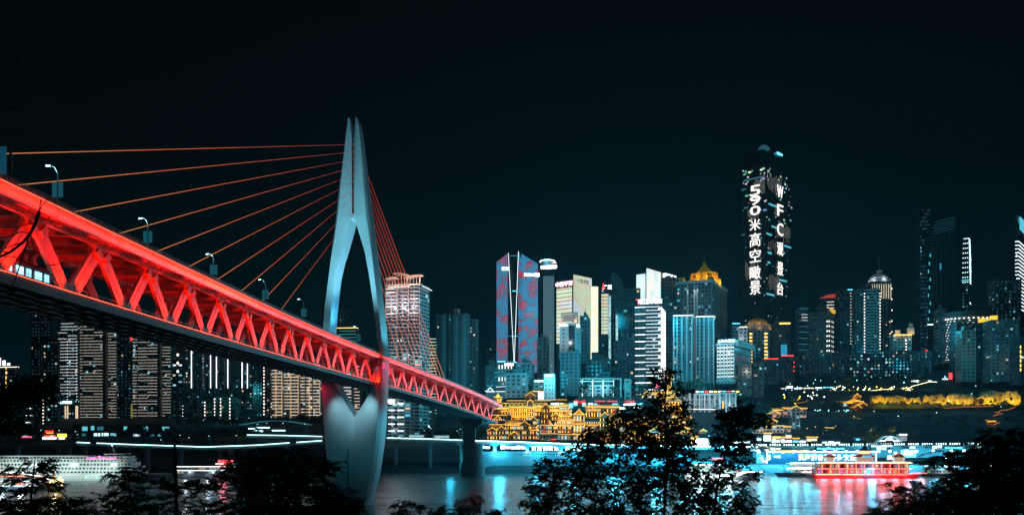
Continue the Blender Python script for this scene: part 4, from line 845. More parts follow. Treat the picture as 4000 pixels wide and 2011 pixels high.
B().box(-t.L1*.9, -t.L1*.6, 1, 8, t.H, t.H+5).build('roof_tower', wall('tan'), t.r)
b = B().box(-t.L1*.2, 3, 1, 9, t.H, t.H+7).box(-t.L1*.1, 2, 2, 7, t.H+7, t.H+11).box(-t.L1*.05, 0, 3, 6, t.H+11, t.H+13); b.build('roof_tower', wall('tan'), t.r)
for q in (-.95, -.75, -.5, -.25, 0, .1): lamp('roof_light', 'POINT', (q*t.L1, -2.5, t.H+1.5), (1, .6, .18), 520, size=.3, parent=t.r)
t.band(G_AMB, .97, .5); t.dots(G_WHITE, .7, .1, .8, 3, .8, 1.4)
# black twisted tower: two curved blades
t = Tower('very tall black twisted tower, left blade with faint fins', 3594, 3634, 3646, 812, 1440, 900, a=10, tone='glass', lit=.02, fh=4, bay=2.2, roof=None, name='skyscraper', cat='skyscraper', slabs=False, dim=2.2)
r = thing('skyscraper', 'black tower blade with a curved sweeping roof right of the straight black blade', 'skyscraper', at(3626, 1440, 896)); sc = 896/F
b = B(); H1 = wz(812, 890)-r.location.z
prof = [(0, 0), (2, H1*.3), (1, H1*.6), (-2, H1*.8), (1, H1*.86), (6, H1*.9), (14, H1*.93), (31, H1*.955), (31, 0)]
B().yprism([(x*.95, z) for x, z in prof], 0, 20).build('wall', wall('glass'), r, fix=True)
fin = mat('faint_fin', (.10, .16, .18), .5)
for i in range(46):
    z = H1*.88*(i+1)/46; x0_ = np.interp(z, [p[1] for p in prof[:8]], [p[0] for p in prof[:8]])*.95; b.box(x0_, x0_+9, -.5, .1, z, z+.5)
b.build('floor_fin', fin, r)
for i in range(10):
    xx = 3+i*2.8; cube('vertical_fin', fin, r, xx-.15, xx+.15, -.45, 0, 0, H1*(.86+.009*i))
for k in range(5): q = B(); q.tube((6, -.7, H1*(.845+.018*k)), (28, -.7, H1*(.885+.016*k)), .25, k=4); q.build('roof_line', mat('faint_line', (.2, .3, .32), .5, em=(.05, .22, .28), st=.35), r)
cube('blue_light', glow('blue_glass_panel', (.03, .35, .6), .8), r, 12, 13.4, -.8, -.6, H1*.62, H1*.66); cube('blue_light', G_COOL, r, -1, 5, -.9, -.6, H1*.275, H1*.28)
for i in range(9): cube('lit_room', TEALG, r, (i % 3)-.6, (i % 3)+.3, -.9, -.6, H1*(.3+.05*i), H1*(.32+.05*i))
cube('red_light', G_RED, r, -3.4, -1.8, -1.6, -1.2, H1*.105, H1*.118)
Tower('slim paired glass slabs at the foot of the black twisted tower', 3672, 3698, 3702, 1206, 1420, 860, tone='teal', lit=.02, bay=6, dim=2)
# tapered LED tower
t = Tower('tapered tower dotted with white lamps on its upper half', 3756, 3786, 3836, 1060, 1420, 940, a=32, tone='glass', lit=.05, fh=3.6, roof=None, name='skyscraper', cat='skyscraper', dim=2)
rings = [[(-t.L1*q, 0*q+(1-q)*6, t.H+z), (0-(1-q)*4, (1-q)*3, t.H+z), (0-(1-q)*4, t.L2*q, t.H+z), (-t.L1*q, t.L2*q, t.H+z)] for q, z in ((1, 0), (.97, 16), (.88, 30), (.78, 39))]
B().loft(rings).build('tapered_top', wall('glass'), t.r, fix=True)
PD_ = glow('lamp_dots', (.62, .97, 1), 2.6)
for i in range(19):
    z = -12+i*2.7; q = float(np.interp(z, [0, 16, 30, 39], [1, .97, .88, .78])); 
    if i in (5, 10): cube('lit_floor', G_CYW, t.r, .4, .9, 2, t.L2*q-1, t.H+z, t.H+z+1)
    for k in range(8): y_ = (1-q)*3+(k+.5)/8*(t.L2*q-(1-q)*3); cube('lamp_dot', PD_, t.r, .35-(1-q)*4, .9-(1-q)*4, y_-.55, y_+.35, t.H+z, t.H+z+.7)
    if i % 2 == 0:
        for k in range(3): x_ = -t.L1*q*(.2+.3*k); cube('lamp_dot', PD_, t.r, x_-.5, x_+.4, -.6+(1-q)*5, -.1+(1-q)*5, t.H+z, t.H+z+.8)
t.band(G_COOL, .66, 1.0, parts=('r',)); t.band(TEALG, .9, 1.6, parts=('f',))
# tower with light chevrons at the right edge
t = Tower('tower cut by the right edge of the picture, ringed by angled cyan light lines', 3966, 3978, 4100, 872, 1420, 900, a=40, tone='glass', lit=.03, fh=3.9, roof=None, name='skyscraper', cat='skyscraper', depth=34)
for i in range(int(t.n*.40), t.n-4, 1): cube('light_strip', G_COOL, t.r, -t.L1, .3, -.7, -.4, i*t.fh, i*t.fh+.55); cube('light_strip', G_COOL, t.r, .3, .6, -.3, t.L2, i*t.fh, i*t.fh+.55)
cube('crown_screen', glow('crown_cyan', (.1, .6, .8), 1.0), t.r, .6, .9, 4, t.L2, t.H-6, t.H+8); B().box(-t.L1, -.2, .2, t.L2, t.H, t.H+9).build('crown', wall('glass'), t.r); lamp('crown_light', 'POINT', (.5, -2, t.H+12), (.2, .85, 1), 2500, size=.5, parent=t.r)
# curved lamp-lit building
r = thing('curved_building', 'low curved building with rings of small white lamps below a lit eave', 'building', at(3790, 1420, 840)); Hc = wz(1222, 840)-r.location.z; rr_ = 24
B().prism(ngon(rr_, 18, 40), 0, Hc).build('wall', wall('teal'), r, smooth=True)
B().prism(ngon(rr_+1.6, 19.6, 40), Hc-6, Hc-5).build('eave', wall('white'), r, smooth=True)
b = B(); b4 = B()
for j in range(15):
    for i in range(46):
        a_ = math.pi*(1+i/46); c = (1.4, 1.5, 1.5) if (i+j*2) % 3 == 0 and random.random() < .8 and i < 34-(14-j) else (.01, .04, .05); xx, yy_ = math.cos(a_), math.sin(a_); z = 3+j*(Hc-10)/15
        dx, dy = -yy_, xx; p = Vector((xx*(rr_+.1), yy_*18.1, z)); d = Vector((dx*.7, dy*.55, 0)); b.quad(p-d, p+d, p+d+Vector((0, 0, 1.0)), p-d+Vector((0, 0, 1.0)), c)
b.build('window', GL, r)['kind'] = 'stuff'
for i in range(16):
    a_ = math.pi*(1.02+.9*i/16); cube('eave_light', G_WHITE, r, math.cos(a_)*(rr_+1)-.8, math.cos(a_)*(rr_+1)+.8, math.sin(a_)*19-.5, math.sin(a_)*19, Hc-7.4, Hc-6.6)
text(r, '交通银行', 2.4, (3, -20, Hc*.38), G_CYW, width=9)
t = Tower('dark block with a yellow box-shaped roof lantern, left one', 3738, 3866, 3878, 1262, 1460, 790, tone='dark', lit=.06, roof=None, name='apartment_block', cat='apartment block')
cube('roof_lantern', glow('yellow_lantern', (1, .62, .05), 1.1), t.r, -t.L1*.25, -t.L1*.02, 1, 8, t.H+.8, t.H+5)
t = Tower('striped balcony block with yellow-lit roof boxes at the right', 3872, 3978, 3990, 1250, 1490, 760, tone='grey', lit=.07, roof=None, fh=3, dim=1.6, name='apartment_block', cat='apartment block')
for u in (.02, .14): cube('roof_lantern', glow('yellow_lantern', (1, .62, .05), 1.1), t.r, -t.L1*(1-u), -t.L1*(1-u)+2.6, 1, 5, t.H+.8, t.H+4.6)
Tower('dark tower with scattered lights behind the striped balcony block', 3888, 3988, 4000, 1092, 1470, 820, tone='dark', lit=.06, fh=3.2, dim=1.6)
Tower('tan slab in shadow with a blank side wall at the right', 3758, 3810, 3842, 1290, 1490, 770, a=12, tone='tan', lit=.03, name='apartment_block', cat='apartment block')
t = Tower('dark block cut by the right edge with one lit orange stair', 3984, 4060, 4070, 1330, 1500, 740, tone='dark', lit=.06, name='apartment_block', cat='apartment block'); t.dots(G_AMB, .02, .3, .9, 4, .8, 2.5)
# cool city glow on the walls: unseen fill lamps added between the blocks
for x, y, D, p in ((1930, 1500, 640, 9000), (2060, 1440, 640, 12000), (2170, 1470, 650, 15000), (2300, 1400, 660, 16000), (2430, 1500, 660, 18000), (2560, 1480, 650, 8000), (2680, 1440, 660, 8000), (2760, 1500, 650, 7000), (2850, 1400, 700, 10000), (2920, 1560, 660, 5000), (3020, 1330, 710, 6000), (3190, 1330, 800, 9000), (3360, 1330, 820, 14000), (3500, 1340, 820, 6000), (3680, 1300, 800, 14000), (3830, 1380, 730, 9000), (3940, 1350, 700, 9000), (1770, 1480, 620, 12000), (1890, 1440, 660, 8000), (2140, 1150, 700, 15000), (2440, 1180, 700, 18000), (2620, 1250, 690, 12000), (2780, 1180, 690, 16000)):
    lamp('city_fill', 'POINT', at(x, y, D), (.012, .52, .76), p*2.0, size=6)
for x, y, D, p in ((560, 1500, 700, 2500), (850, 1480, 780, 9000), (960, 1520, 780, 8000), (1600, 1560, 620, 1500)):
    lamp('city_fill', 'POINT', at(x, y, D), (.03, .55, .75), p*1.6, size=4)
# ================================================================== setting: water, banks, roads
wm = mat('river_water', (.11, .115, .115), .24, spec=.5); t_ = wm.node_tree; pb = t_.nodes['Principled BSDF']; pb.inputs['IOR'].default_value = 1.33
tc_ = t_.nodes.new('ShaderNodeTexCoord'); bps = []
prev = None
for sc_, st_, stretch in ((.9, .55, .55), (.12, .5, .35), (3.2, .25, .7)):
    mp = t_.nodes.new('ShaderNodeMapping'); mp.inputs['Scale'].default_value = (stretch, 1, 1); n_ = t_.nodes.new('ShaderNodeTexNoise'); n_.inputs['Scale'].default_value = sc_; n_.inputs['Detail'].default_value = 4
    t_.links.new(tc_.outputs['Object'], mp.inputs[0]); t_.links.new(mp.outputs[0], n_.inputs['Vector'])
    bp = t_.nodes.new('ShaderNodeBump'); bp.inputs['Strength'].default_value = st_; bp.inputs['Distance'].default_value = .45/sc_ if sc_ < 1 else .25
    t_.links.new(n_.outputs['Fac'], bp.inputs['Height'])
    if prev: t_.links.new(prev.outputs[0], bp.inputs['Normal'])
    prev = bp
t_.links.new(prev.outputs[0], pb.inputs['Normal'])
o = B(); o.quad((-1600, 120, 0), (1600, 120, 0), (1600, 720, 0), (-1600, 720, 0)); o = o.build('river', wm); tag(o, kind='structure')
PXK = [-4000, 1150, 1300, 1850, 1930, 2860, 2960, 3150, 8000]
YK = [560, 584, 590, 596, 606, 612, 625, 645, 655, 668, 680, 700, 735, 744, 756, 788, 800, 900, 1400]
LEFT = [-3, -2, 1, 5, 12, 17, 21, 23, 23, 24, 24, 25, 31, 32, 34, 39, 40, 42, 42]
MID = [-3, -2, 1, 3, 10, 19, 21, 26, 30, 36, 42, 48, 52, 54, 56, 58, 58, 60, 60]
HONG = [-3, -2, 3, 10, 12, 20, 25, 37, 44, 49, 51, 58, 60, 62, 63, 66, 67, 68, 70]
HILL = [-3, -2, 3, 7, 10, 14, 18, 27, 30, 34, 37, 42, 45.5, 46.5, 64, 66, 77, 80, 80]
rowsT = [LEFT, LEFT, LEFT, MID, HONG, HONG, HILL, HILL, HILL]
def gz(X, Y):
    px = X/Y*F+2000; c = [float(np.interp(Y, YK, r_)) for r_ in rowsT]; return float(np.interp(px, PXK, c))
VEG = mat('hillside_vegetation', (.012, .022, .022), .9, nz=.45, nscale=.35, bump=.6)
vs, fs = [], []; nx, ny = 150, 60; Yg = list(np.linspace(566, 700, 40))+list(np.arange(704, 812, 4))+list(np.linspace(830, 1500, 12))
rg = random.Random(5)
for j, Y in enumerate(Yg):
    for i in range(nx+1):
        X = (-2600+i*(9200/nx))/F*Y; 
        X = ((-2500+i*9000/nx)-2000)*Y/F; vs.append((X, Y, gz(X, Y)+rg.uniform(-.35, .35)*(1 if Y > 612 else .2)))
for j in range(len(Yg)-1):
    for i in range(nx): a = j*(nx+1)+i; fs.append((a, a+1, a+nx+2, a+nx+1))
b = B(); b.v = vs; b.f = fs; b.c = [None]*len(fs); o = b.build('hillside', VEG, smooth=True); tag(o, kind='structure')
# near slope under the trees, and the wide ground sheet to the horizon
b = B(); vs, fs = [], []
for j in range(41):
    for i in range(61):
        X = -300+i*10; Y = -60+j*6.5; z = 31.2-.155*max(Y, -10)+rg.uniform(-.25, .25) ; z = 31.6 if (abs(X) < 12 and Y < 6) else z; b.v.append((X, Y, z))
for j in range(40):
    for i in range(60): a = j*61+i; b.f.append((a, a+1, a+62, a+61)); b.c.append(None)
tag(b.build('near_bank', VEG, smooth=True), kind='structure')
b = B(); b.quad((-9000, 1490, 27), (9000, 1490, 27), (9000, 5500, 27), (-9000, 5500, 27)); tag(b.build('ground', VEG), kind='structure')
# embankment walls
EMB = mat('embankment_concrete', (.20, .22, .23), .8, nz=.25, nscale=.08, bump=.15)
def ribbon(pts, name, m, dz0, dz1, depth, kind='structure', label=None, cat=None):
    """a wall or slab following (x,y,D) picture points; top at the point"""
    b = B(); rings = []
    for x, y, D in pts:
        p = at(x, y, D); rings.append([(p.x, p.y, p.z+dz0), (p.x, p.y, p.z+dz1), (p.x*(D+depth)/D, p.y+depth, p.z+dz1), (p.x*(D+depth)/D, p.y+depth, p.z+dz0)])
    b.loft(rings); o = b.build(name, m, fix=True)
    if kind: o['kind'] = kind
    return tag(o, label, cat)
ribbon([(1860, 1768, 592), (2300, 1770, 592), (2700, 1776, 592)], 'embankment', EMB, -15, 0, 12)
ribbon([(2700, 1800, 590), (2960, 1812, 588), (3450, 1814, 588), (4300, 1818, 588)], 'embankment', EMB, -14, 0, 4)
b = B()     # sloping quay below the terminal
q0 = [at(2700, 1814, 587.9), at(4300, 1820, 587.9)]; q1 = [Vector((q0[0].x*.965, 567, -.8)), Vector((q0[1].x*.965, 567, -.8))]
b.quad(q1[0], q1[1], q0[1], q0[0]); o = b.build('quay_slope', EMB); tag(o, kind='structure')
ribbon([(-600, 1790, 596), (300, 1790, 596), (1200, 1795, 596), (1500, 1790, 600), (1860, 1790, 602)], 'embankment', CONCD, -20, 0, 8)
# riverside roads
LP_ = [(-700, 1732, 575), (0, 1732, 578), (150, 1729, 580), (300, 1726, 583), (500, 1734, 586), (800, 1744, 588), (1000, 1737, 590), (1260, 1719, 592)]
ROADP = [LP_, [(960, 1697, 604), (1100, 1699, 604), (1258, 1703, 604), (1380, 1706, 600), (1512, 1709, 596), (1680, 1713, 594), (1810, 1718, 593), (2060, 1726, 592), (2280, 1734, 592), (2620, 1741, 592), (2960, 1745, 592)]]
rd = []
for k, P_ in enumerate(ROADP):
    rd.append(ribbon([(x, y+2, D) for x, y, D in P_], 'road', ASPH, -1.6, 0, 13))
    ribbon([(x, y+2, D-.3) for x, y, D in P_], 'kerb', EMB, -1.7, .15, .28)
def along(P_, x):
    xs_, ys_, ds_ = zip(*P_); return float(np.interp(x, xs_, ys_)), float(np.interp(x, xs_, ds_))
def light_line(P_, x0, x1, m, label, dz=.0, r=.28, seg=26, cat='light line', group=None, skip=.0, name='light_line', dy=0):
    root = thing(name, label, cat, at(x0, along(P_, x0)[0], along(P_, x0)[1]), group=group); x = x0; rr2 = random.Random(x0)
    while x < x1:
        e_ = min(x+seg-1.0, x1)
        if rr2.random() >= skip:
            ya, da = along(P_, x); yb_, db = along(P_, e_); pa = at(x, ya+dy, da-.7)-root.location; pc = at(e_, yb_+dy, db-.7)-root.location
            pa.z += dz; pc.z += dz; B().tube(pa, pc, r, k=5).build('light_tube', m, root)
        x += seg
    return root
LCY = glow('road_edge_light', (.45, .95, 1), 5.0)
light_line(ROADP[0], 300, 1258, LCY, 'curving cyan light line along the lower viaduct left of the pylon', r=.2, skip=.04)
light_line(ROADP[1], 965, 1258, LCY, 'shorter upper cyan light line meeting the pylon from the left', r=.18)
light_line(ROADP[1], 1512, 1806, LCY, 'cyan light line on the road edge between pylon and river pier', r=.2)
light_line(ROADP[1], 1850, 2290, glow('road_edge_white', (.7, 1, 1), 8.0), 'bright white light line on the road edge below the golden houses', r=.24)
light_line(ROADP[1], 2300, 2960, glow('road_edge_white', (.7, 1, 1), 8.0), 'bright road-edge light line running behind the big tree', r=.26, skip=.06)
PIERM = mat('viaduct_pier', (.26, .28, .29), .75, nz=.2, nscale=.2)
def vpier(x, k, label, w=2.2, zb=-1, lit=False, group='viaduct piers along the river road'):
    y, D = along(ROADP[k], x); p = at(x, y, D); zt = p.z-1.7
    r = thing('viaduct_pier', label, 'pier', (p.x, D+3, zb), group=group)
    B().box(-w/2, w/2, -1.2, 1.2, 0, zt-zb-1.6).build('column', glow('lit_pier', (.55, .9, 1), .45) if False else PIERM, r)
    B().yprism([(-w/2, zt-zb-2.2), (w/2, zt-zb-2.2), (w*1.5, zt-zb-.7), (w*1.5, zt-zb), (-w*1.5, zt-zb), (-w*1.5, zt-zb-.7)], -1.4, 1.4).build('cap', PIERM, r)
    if lit: lamp('pier_light', 'SPOT', (0, -5, zt-zb-1), (.5, .92, 1), 6500, size=.3, target=(0, 0, (zt-zb)*.45), parent=r, angle=70)
    return r
for x, lab in ((60, 'far left'), (222, 'below the riverside neon restaurant'), (262, 'just right of the neon restaurant'), (325, 'where the left light line starts'), (430, 'fourth from the left'), (570, 'below the left light line, behind the thin trunk'), (700, 'behind the leafy sapling'), (853, 'red tinted, above the red-lettered ferry'), (895, 'second red tinted one above the red-lettered ferry'), (950, 'left of the dark tree mass'), (1120, 'left of the pylon behind the tree')):
    vpier(x, 0, 'viaduct pier under the lower road, '+lab, w=2.4)
for x, lab in ((1545, 'first right of the pylon'), (1680, 'midway between pylon and river pier'), (1800, 'close left of the river pier')): vpier(x, 1, 'slim grey viaduct pier, '+lab, w=2.2)
for x, lab in ((1932, 'first'), (2060, 'second'), (2192, 'third')): vpier(x, 1, 'white lit viaduct pier before the lower shops, '+lab+' from the river pier', w=2.4, lit=True)
# buildings along the left bank ---------------------------------------------------------
def pavilion(x0, x1, yt_, yb_, D, label, wins):
    p = at(x0, yb_, D); Wd = (x1-x0)*D/F; H = (yb_-yt_)*D/F
    r = thing('riverside_pavilion', label, 'building', p)
    b = B().box(0, Wd, 0, 14, 0, H*.45).box(Wd*.05, Wd*.95, 3, 14, H*.45, H).box(-.6, Wd+.6, -1, 14.5, H*.45, H*.49).box(Wd*.03, Wd*.97, 2, 14.5, H, H+.5)
    for i in range(9): b.box(Wd*i/8-.2, Wd*i/8+.2, -.6, 0, 0, H*.45)
    b.build('wall', wall('brown'), r)
    for (u0, u1, v0, v1, m) in wins:
        y0 = -.12 if v0 < .45 else 2.88; cube('window', m, r, u0*Wd, u1*Wd, y0, y0+.1, v0*H, v1*H)
    return r
WC = glow('cyan_room', (.15, .7, .85), .8); WCB = glow('bright_cyan_room', (.5, .95, 1), 1.6)
pavilion(310, 500, 1660, 1708, 690, 'two-storey riverside building with big cyan windows, below the wide left light-lined tower', [(.02, .13, .55, .9, WC), (.2, .27, .6, .95, WC), (.33, .46, .6, .9, glow('dim_cyan_room', (.06, .35, .45), .4)), (.30, .43, .12, .36, WCB), (.46, .60, .14, .38, WCB), (.64, .76, .16, .36, WC), (.05, .14, .1, .34, MATS['dim_cyan_room']), (.88, .95, .6, .9, WC)])
pavilion(505, 665, 1657, 1712, 690, 'two-storey riverside building with paired cyan windows, second from the left', [(.26, .42, .55, .85, WC), (.77, .94, .58, .85, WC), (.1, .26, .1, .34, glow('pale_room', (.7, .95, 1), .9)), (.5, .62, .08, .3, MATS['dim_cyan_room']), (.7, .8, .1, .35, WC)])
p = at(165, 1716, 600); r = thing('neon_restaurant', 'small riverside restaurant outlined in yellow and red neon', 'restaurant', p); s_ = 600/F
B().box(0, 17, 0, 8, 0, 3.4).box(2.5, 9, 1, 7, 3.4, 5.0).build('wall', wall('brown'), r)
B().xprism([(-1, 3.3), (7, 5.0), (7, 5.3), (-1, 3.6)], -.6, 11).build('roof', mat('restaurant_roof', (.3, .2, .05), .6), r)
for x0, x1, z0, z1, m, n_ in ((0, 11, 3.3, 3.6, G_GOLD, 'neon_line'), (11, 17.5, 1.8, 4.2, G_GOLD, 'neon_frame'), (3, 8, 4.6, 5.0, G_GOLD, 'neon_line'), (.5, 10, .3, 1.8, G_CYW, 'lit_front'), (6, 8, 1.9, 2.8, G_WHITE, 'lit_front'), (2, 9.5, 1.9, 2.9, G_RED, 'neon_line'), (12, 16, .3, 1.5, G_WHITE, 'lit_front')): cube(n_, m, r, x0, x1, -.5, -.25, z0, z1)
text(r, '重庆老火锅', 1.2, (5.3, -.6, 6.0), G_RED, width=6)
p = at(86, 1714, 600); r = thing('neon_stall', 'low stall front with a pink neon line left of the neon restaurant', 'stall', p); B().box(0, 7.5, 0, 5, 0, 2.4).build('wall', wall('dark'), r); cube('neon_line', glow('rose_neon', (1, .08, .18), 3), r, 0, 7, -.3, -.1, 1.2, 1.8); cube('lit_front', TEALG, r, 1, 4, -.3, -.1, 2.0, 2.6)
p = at(960, 1690, 640); r = thing('canopy_station', 'low station hall under a pale curved canopy lit cyan from inside, left of the pylon', 'station', p)
B().loft([[(x, y, 6+3.0*math.sin(math.pi*(x+4)/52)) for y in (-5, 12)]+[(x, y, 6.4+3.0*math.sin(math.pi*(x+4)/52)) for y in (12, -5)] for x in [-4+i*4 for i in range(14)]]).build('canopy', mat('canopy_fabric', (.25, .4, .42), .6, em=(.03, .25, .3), st=.35), r, fix=True, smooth=True)
B().box(0, 44, 0, 10, 0, 5).build('wall', wall('dark'), r)
for x0, x1, z0, z1 in ((4, 13, 1.0, 1.9), (8, 18, 3.6, 4.4), (2, 7, 3.0, 3.6), (20, 30, 1.6, 2.2)): cube('lit_front', G_CYW, r, x0, x1, -.3, -.1, z0, z1)
# street lamps of the riverside
for i, (x, yh, yb_, D, lab) in enumerate([(168, 1678, 1712, 600, 'left of the neon restaurant'), (238, 1680, 1712, 604, 'behind the neon restaurant'), (302, 1684, 1712, 600, 'at the corner of the first pavilion'), (310, 1695, 1722, 592, 'standing on the road edge before the first pavilion'), (458, 1700, 1728, 592, 'between the two riverside pavilions'), (636, 1716, 1738, 592, 'first of two before the small lit tree'), (710, 1698, 1740, 594, 'beside the small lit trees left of centre'), (745, 1708, 1740, 594, 'right of the small lit trees'), (823, 1702, 1742, 594, 'alone in the dark gap of the left bank'), (930, 1700, 1738, 595, 'left of the canopied station'), (1013, 1656, 1700, 606, 'first on the upper road left of the pylon'), (1048, 1652, 1700, 606, 'second on the upper road left of the pylon'), (1112, 1652, 1700, 606, 'brightest one on the upper road left of the pylon'), (1198, 1654, 1702, 606, 'closest to the left side of the pylon'), (1540, 1664, 1710, 600, 'first on the road right of the pylon'), (1664, 1680, 1712, 600, 'above the second viaduct pier'), (1690, 1672, 1712, 600, 'left of the dark trees by the river pier'), (1793, 1682, 1716, 600, 'before the dark trees left of the river pier'), (1805, 1675, 1716, 600, 'against the left side of the river pier'), (800, 1640, 1660, 700, 'small one below the string-lit blocks'), (978, 1632, 1665, 700, 'small one left of the balcony towers')]):
    p = at(x, yb_, D); street_lamp(p, 'riverside street lamp, '+lab, h=(yb_-yh)*D/F, arm=-.9, banner=False, group='street lamps along the left bank')
# vehicles
def car_mesh_parts(r, body_m, kind='car'):
    L, Wd, H = (4.5, 1.8, 1.45) if kind == 'car' else (11, 2.5, 3.1)
    if kind == 'car':
        B().loft([[(x, y, z) for x, z in ((-2.2, .35), (-2.25, .8), (-1.4, .92), (1.3, .95), (2.2, .75), (2.2, .35))] for y in (-.9, .9)]).build('body', body_m, r, fix=True)
        B().loft([[(x, y*q, z) for x, z in ((-1.7, .92), (-1.1, 1.42), (.5, 1.42), (1.25, .95))] for y, q in ((-.85, 1), (.85, 1))]).build('cabin', mat('car_glass', (.02, .025, .03), .1), r, fix=True)
        wx_ = (-1.35, 1.35)
    else:
        B().box(-5.5, 5.5, -1.25, 1.25, .5, 3.1).build('body', body_m, r); cube('roof', WHITE, r, -5.3, 5.3, -1.2, 1.2, 3.12, 3.3)
        for i in range(7): cube('window', glow('bus_window', (.7, .95, 1), .55), r, -5.1+i*1.5, -3.9+i*1.5, -1.32, -1.26, 1.4, 2.6)
        wx_ = (-3.6, 3.4)
    for x in wx_:
        for y in (-.9, .9): B().tube((x, y-.12, .34), (x, y+.12, .34), .34, k=10).build('wheel', mat('tyre', (.02, .02, .02), .9), r)
    e_ = L/2
    for y in (-.6, .6): cube('headlight', G_SIGNW, r, e_-.05, e_+.04, y-.18, y+.18, .6, .8); cube('tail_light', G_RED, r, -e_-.06, -e_+.03, y-.18, y+.18, .65, .85)
CARC = [(.5, .5, .5), (.05, .05, .06), (.3, .02, .02), (.55, .35, .05), (.6, .62, .62), (.08, .12, .2)]
labcar = {}
def vehicle(x, k, label, kind='car', c=0, off=4, rz=0, group='vehicles queuing on the riverside road'):
    y, D = along(ROADP[k], x); p = at(x, y, D); r = thing('bus' if kind == 'bus' else 'parked_car', label, kind, (p.x*(D+off)/D, D+off, p.z-.35), rz, group)
    car_mesh_parts(r, mat('car_paint_%d' % c, CARC[c], .3) if kind == 'car' else mat('bus_paint', (.65, .68, .68), .4), kind)
vehicle(1628, 1, 'white city bus with lit windows, nearer the pylon', 'bus', off=5); vehicle(1725, 1, 'white city bus with lit windows, nearer the river pier', 'bus', off=5)
for i, x in enumerate([1522, 1548, 1575, 1598, 1660, 1682, 1700, 1752, 1770, 1790]):
    vehicle(x, 1, ['silver', 'black', 'red', 'orange', 'white', 'dark blue'][i % 6]+' car on the riverside road, '+['closest to the pylon', 'second right of the pylon', 'third right of the pylon', 'just left of the first bus', 'just right of the first bus', 'midway between the two buses', 'just left of the second bus', 'just right of the second bus', 'second right of the second bus', 'closest to the river pier'][i], c=i % 6, off=3+3*(i % 2))
# --- shops on the lower road beneath the white light line
shopn = 0
def shopfront(x0, x1, y0, y1, D, label, m, sign=None, sm=None, name='shop', cat='shop', group='lit shops under the riverside road', depth=6, swid=None, mull=True):
    p = at(x0, y1, D); Wd = (x1-x0)*D/F; H = (y1-y0)*D/F; r = thing(name, label, cat, p, group=group)
    B().box(0, Wd, 0, depth, 0, H+.8).box(-.2, Wd+.2, -.9, 0, H+.3, H+.6).build('wall', wall('dark'), r)
    n_ = max(1, int(Wd/3.2)); rr2 = random.Random(x0)
    for i in range(n_):
        if rr2.random() < .85: h0 = rr2.uniform(.0, .35)*H; cube('lit_window', m, r, Wd*i/n_+.25, Wd*(i+1)/n_-.25, -.15, -.05, h0, H*rr2.uniform(.62, .95))
    if sign: text(r, sign, min(1.7, H*.45), (Wd/2, -1.1, H+.9 if swid is None else H*.7), sm or G_RED, width=Wd*.8 if swid is None else swid)
    return r
SHB = glow('shop_white', (.75, .97, 1), 3.2); SHC = glow('shop_cyan', (.15, .75, 1), 1.8); SHW = glow('shop_warm', (1, .8, .6), 2.2)
shopfront(1846, 1915, 1738, 1752, 600, 'cyan-white shopfront right beside the river pier', SHB)
shopfront(1884, 1930, 1732, 1741, 606, 'upper shopfront with a warm strip above the pier-side shop', SHW)
shopfront(1954, 2056, 1736, 1754, 600, 'wide glass shopfront between the first and second lit piers', SHB)
shopfront(2070, 2184, 1736, 1748, 603, 'glass shopfront behind the large white characters', SHC)
shopfront(2200, 2290, 1736, 1752, 600, 'glass shopfront right of the third lit pier', SHC)
p = at(2070, 1760, 594); r = thing('lettering_sign', 'row of large white characters mounted above the lower quay', 'sign', p)
cube('sign_rail', STEELD, r, 0, 48, .1, .3, -.2, .1)
for i, ch in enumerate('洪崖洞民俗'): text(r, ch, 3.0, (2.6+i*4.0, 0, 1.7), G_SIGNW, width=3.0)
for i, ch in enumerate('风貌区'): text(r, ch, 3.0, (26.4+i*4.2, 0, 1.7), G_SIGNW, width=3.0)
ribbon([(1856, 1763, 593), (2300, 1766, 593)], 'kerb', EMB, -.6, .3, .5)
light_line([(1850, 1768, 592), (2300, 1771, 592)], 1880, 2290, glow('quay_teal', (.05, .5, .6), .8), 'dim teal line along the lower quay edge', r=.15)
# lamps that light the quay (the floodlights on the road edge)
for x, y, D, p_, c in ((1760, 1790, 560, 900, (.1, .75, 1)), (1950, 1752, 586, 4500, (.1, .75, 1)), (2100, 1756, 586, 3500, (.1, .75, 1)), (2240, 1756, 586, 4000, (.1, .75, 1)), (2400, 1756, 584, 7000, (.1, .75, 1)), (2560, 1758, 584, 9000, (.15, .8, 1)), (2700, 1750, 584, 14000, (.15, .8, 1)), (2830, 1760, 584, 12000, (.15, .8, 1))):
    lamp('quay_light', 'POINT', at(x, y, D), (.04, .64, 1), p_*5.5, size=1.5)
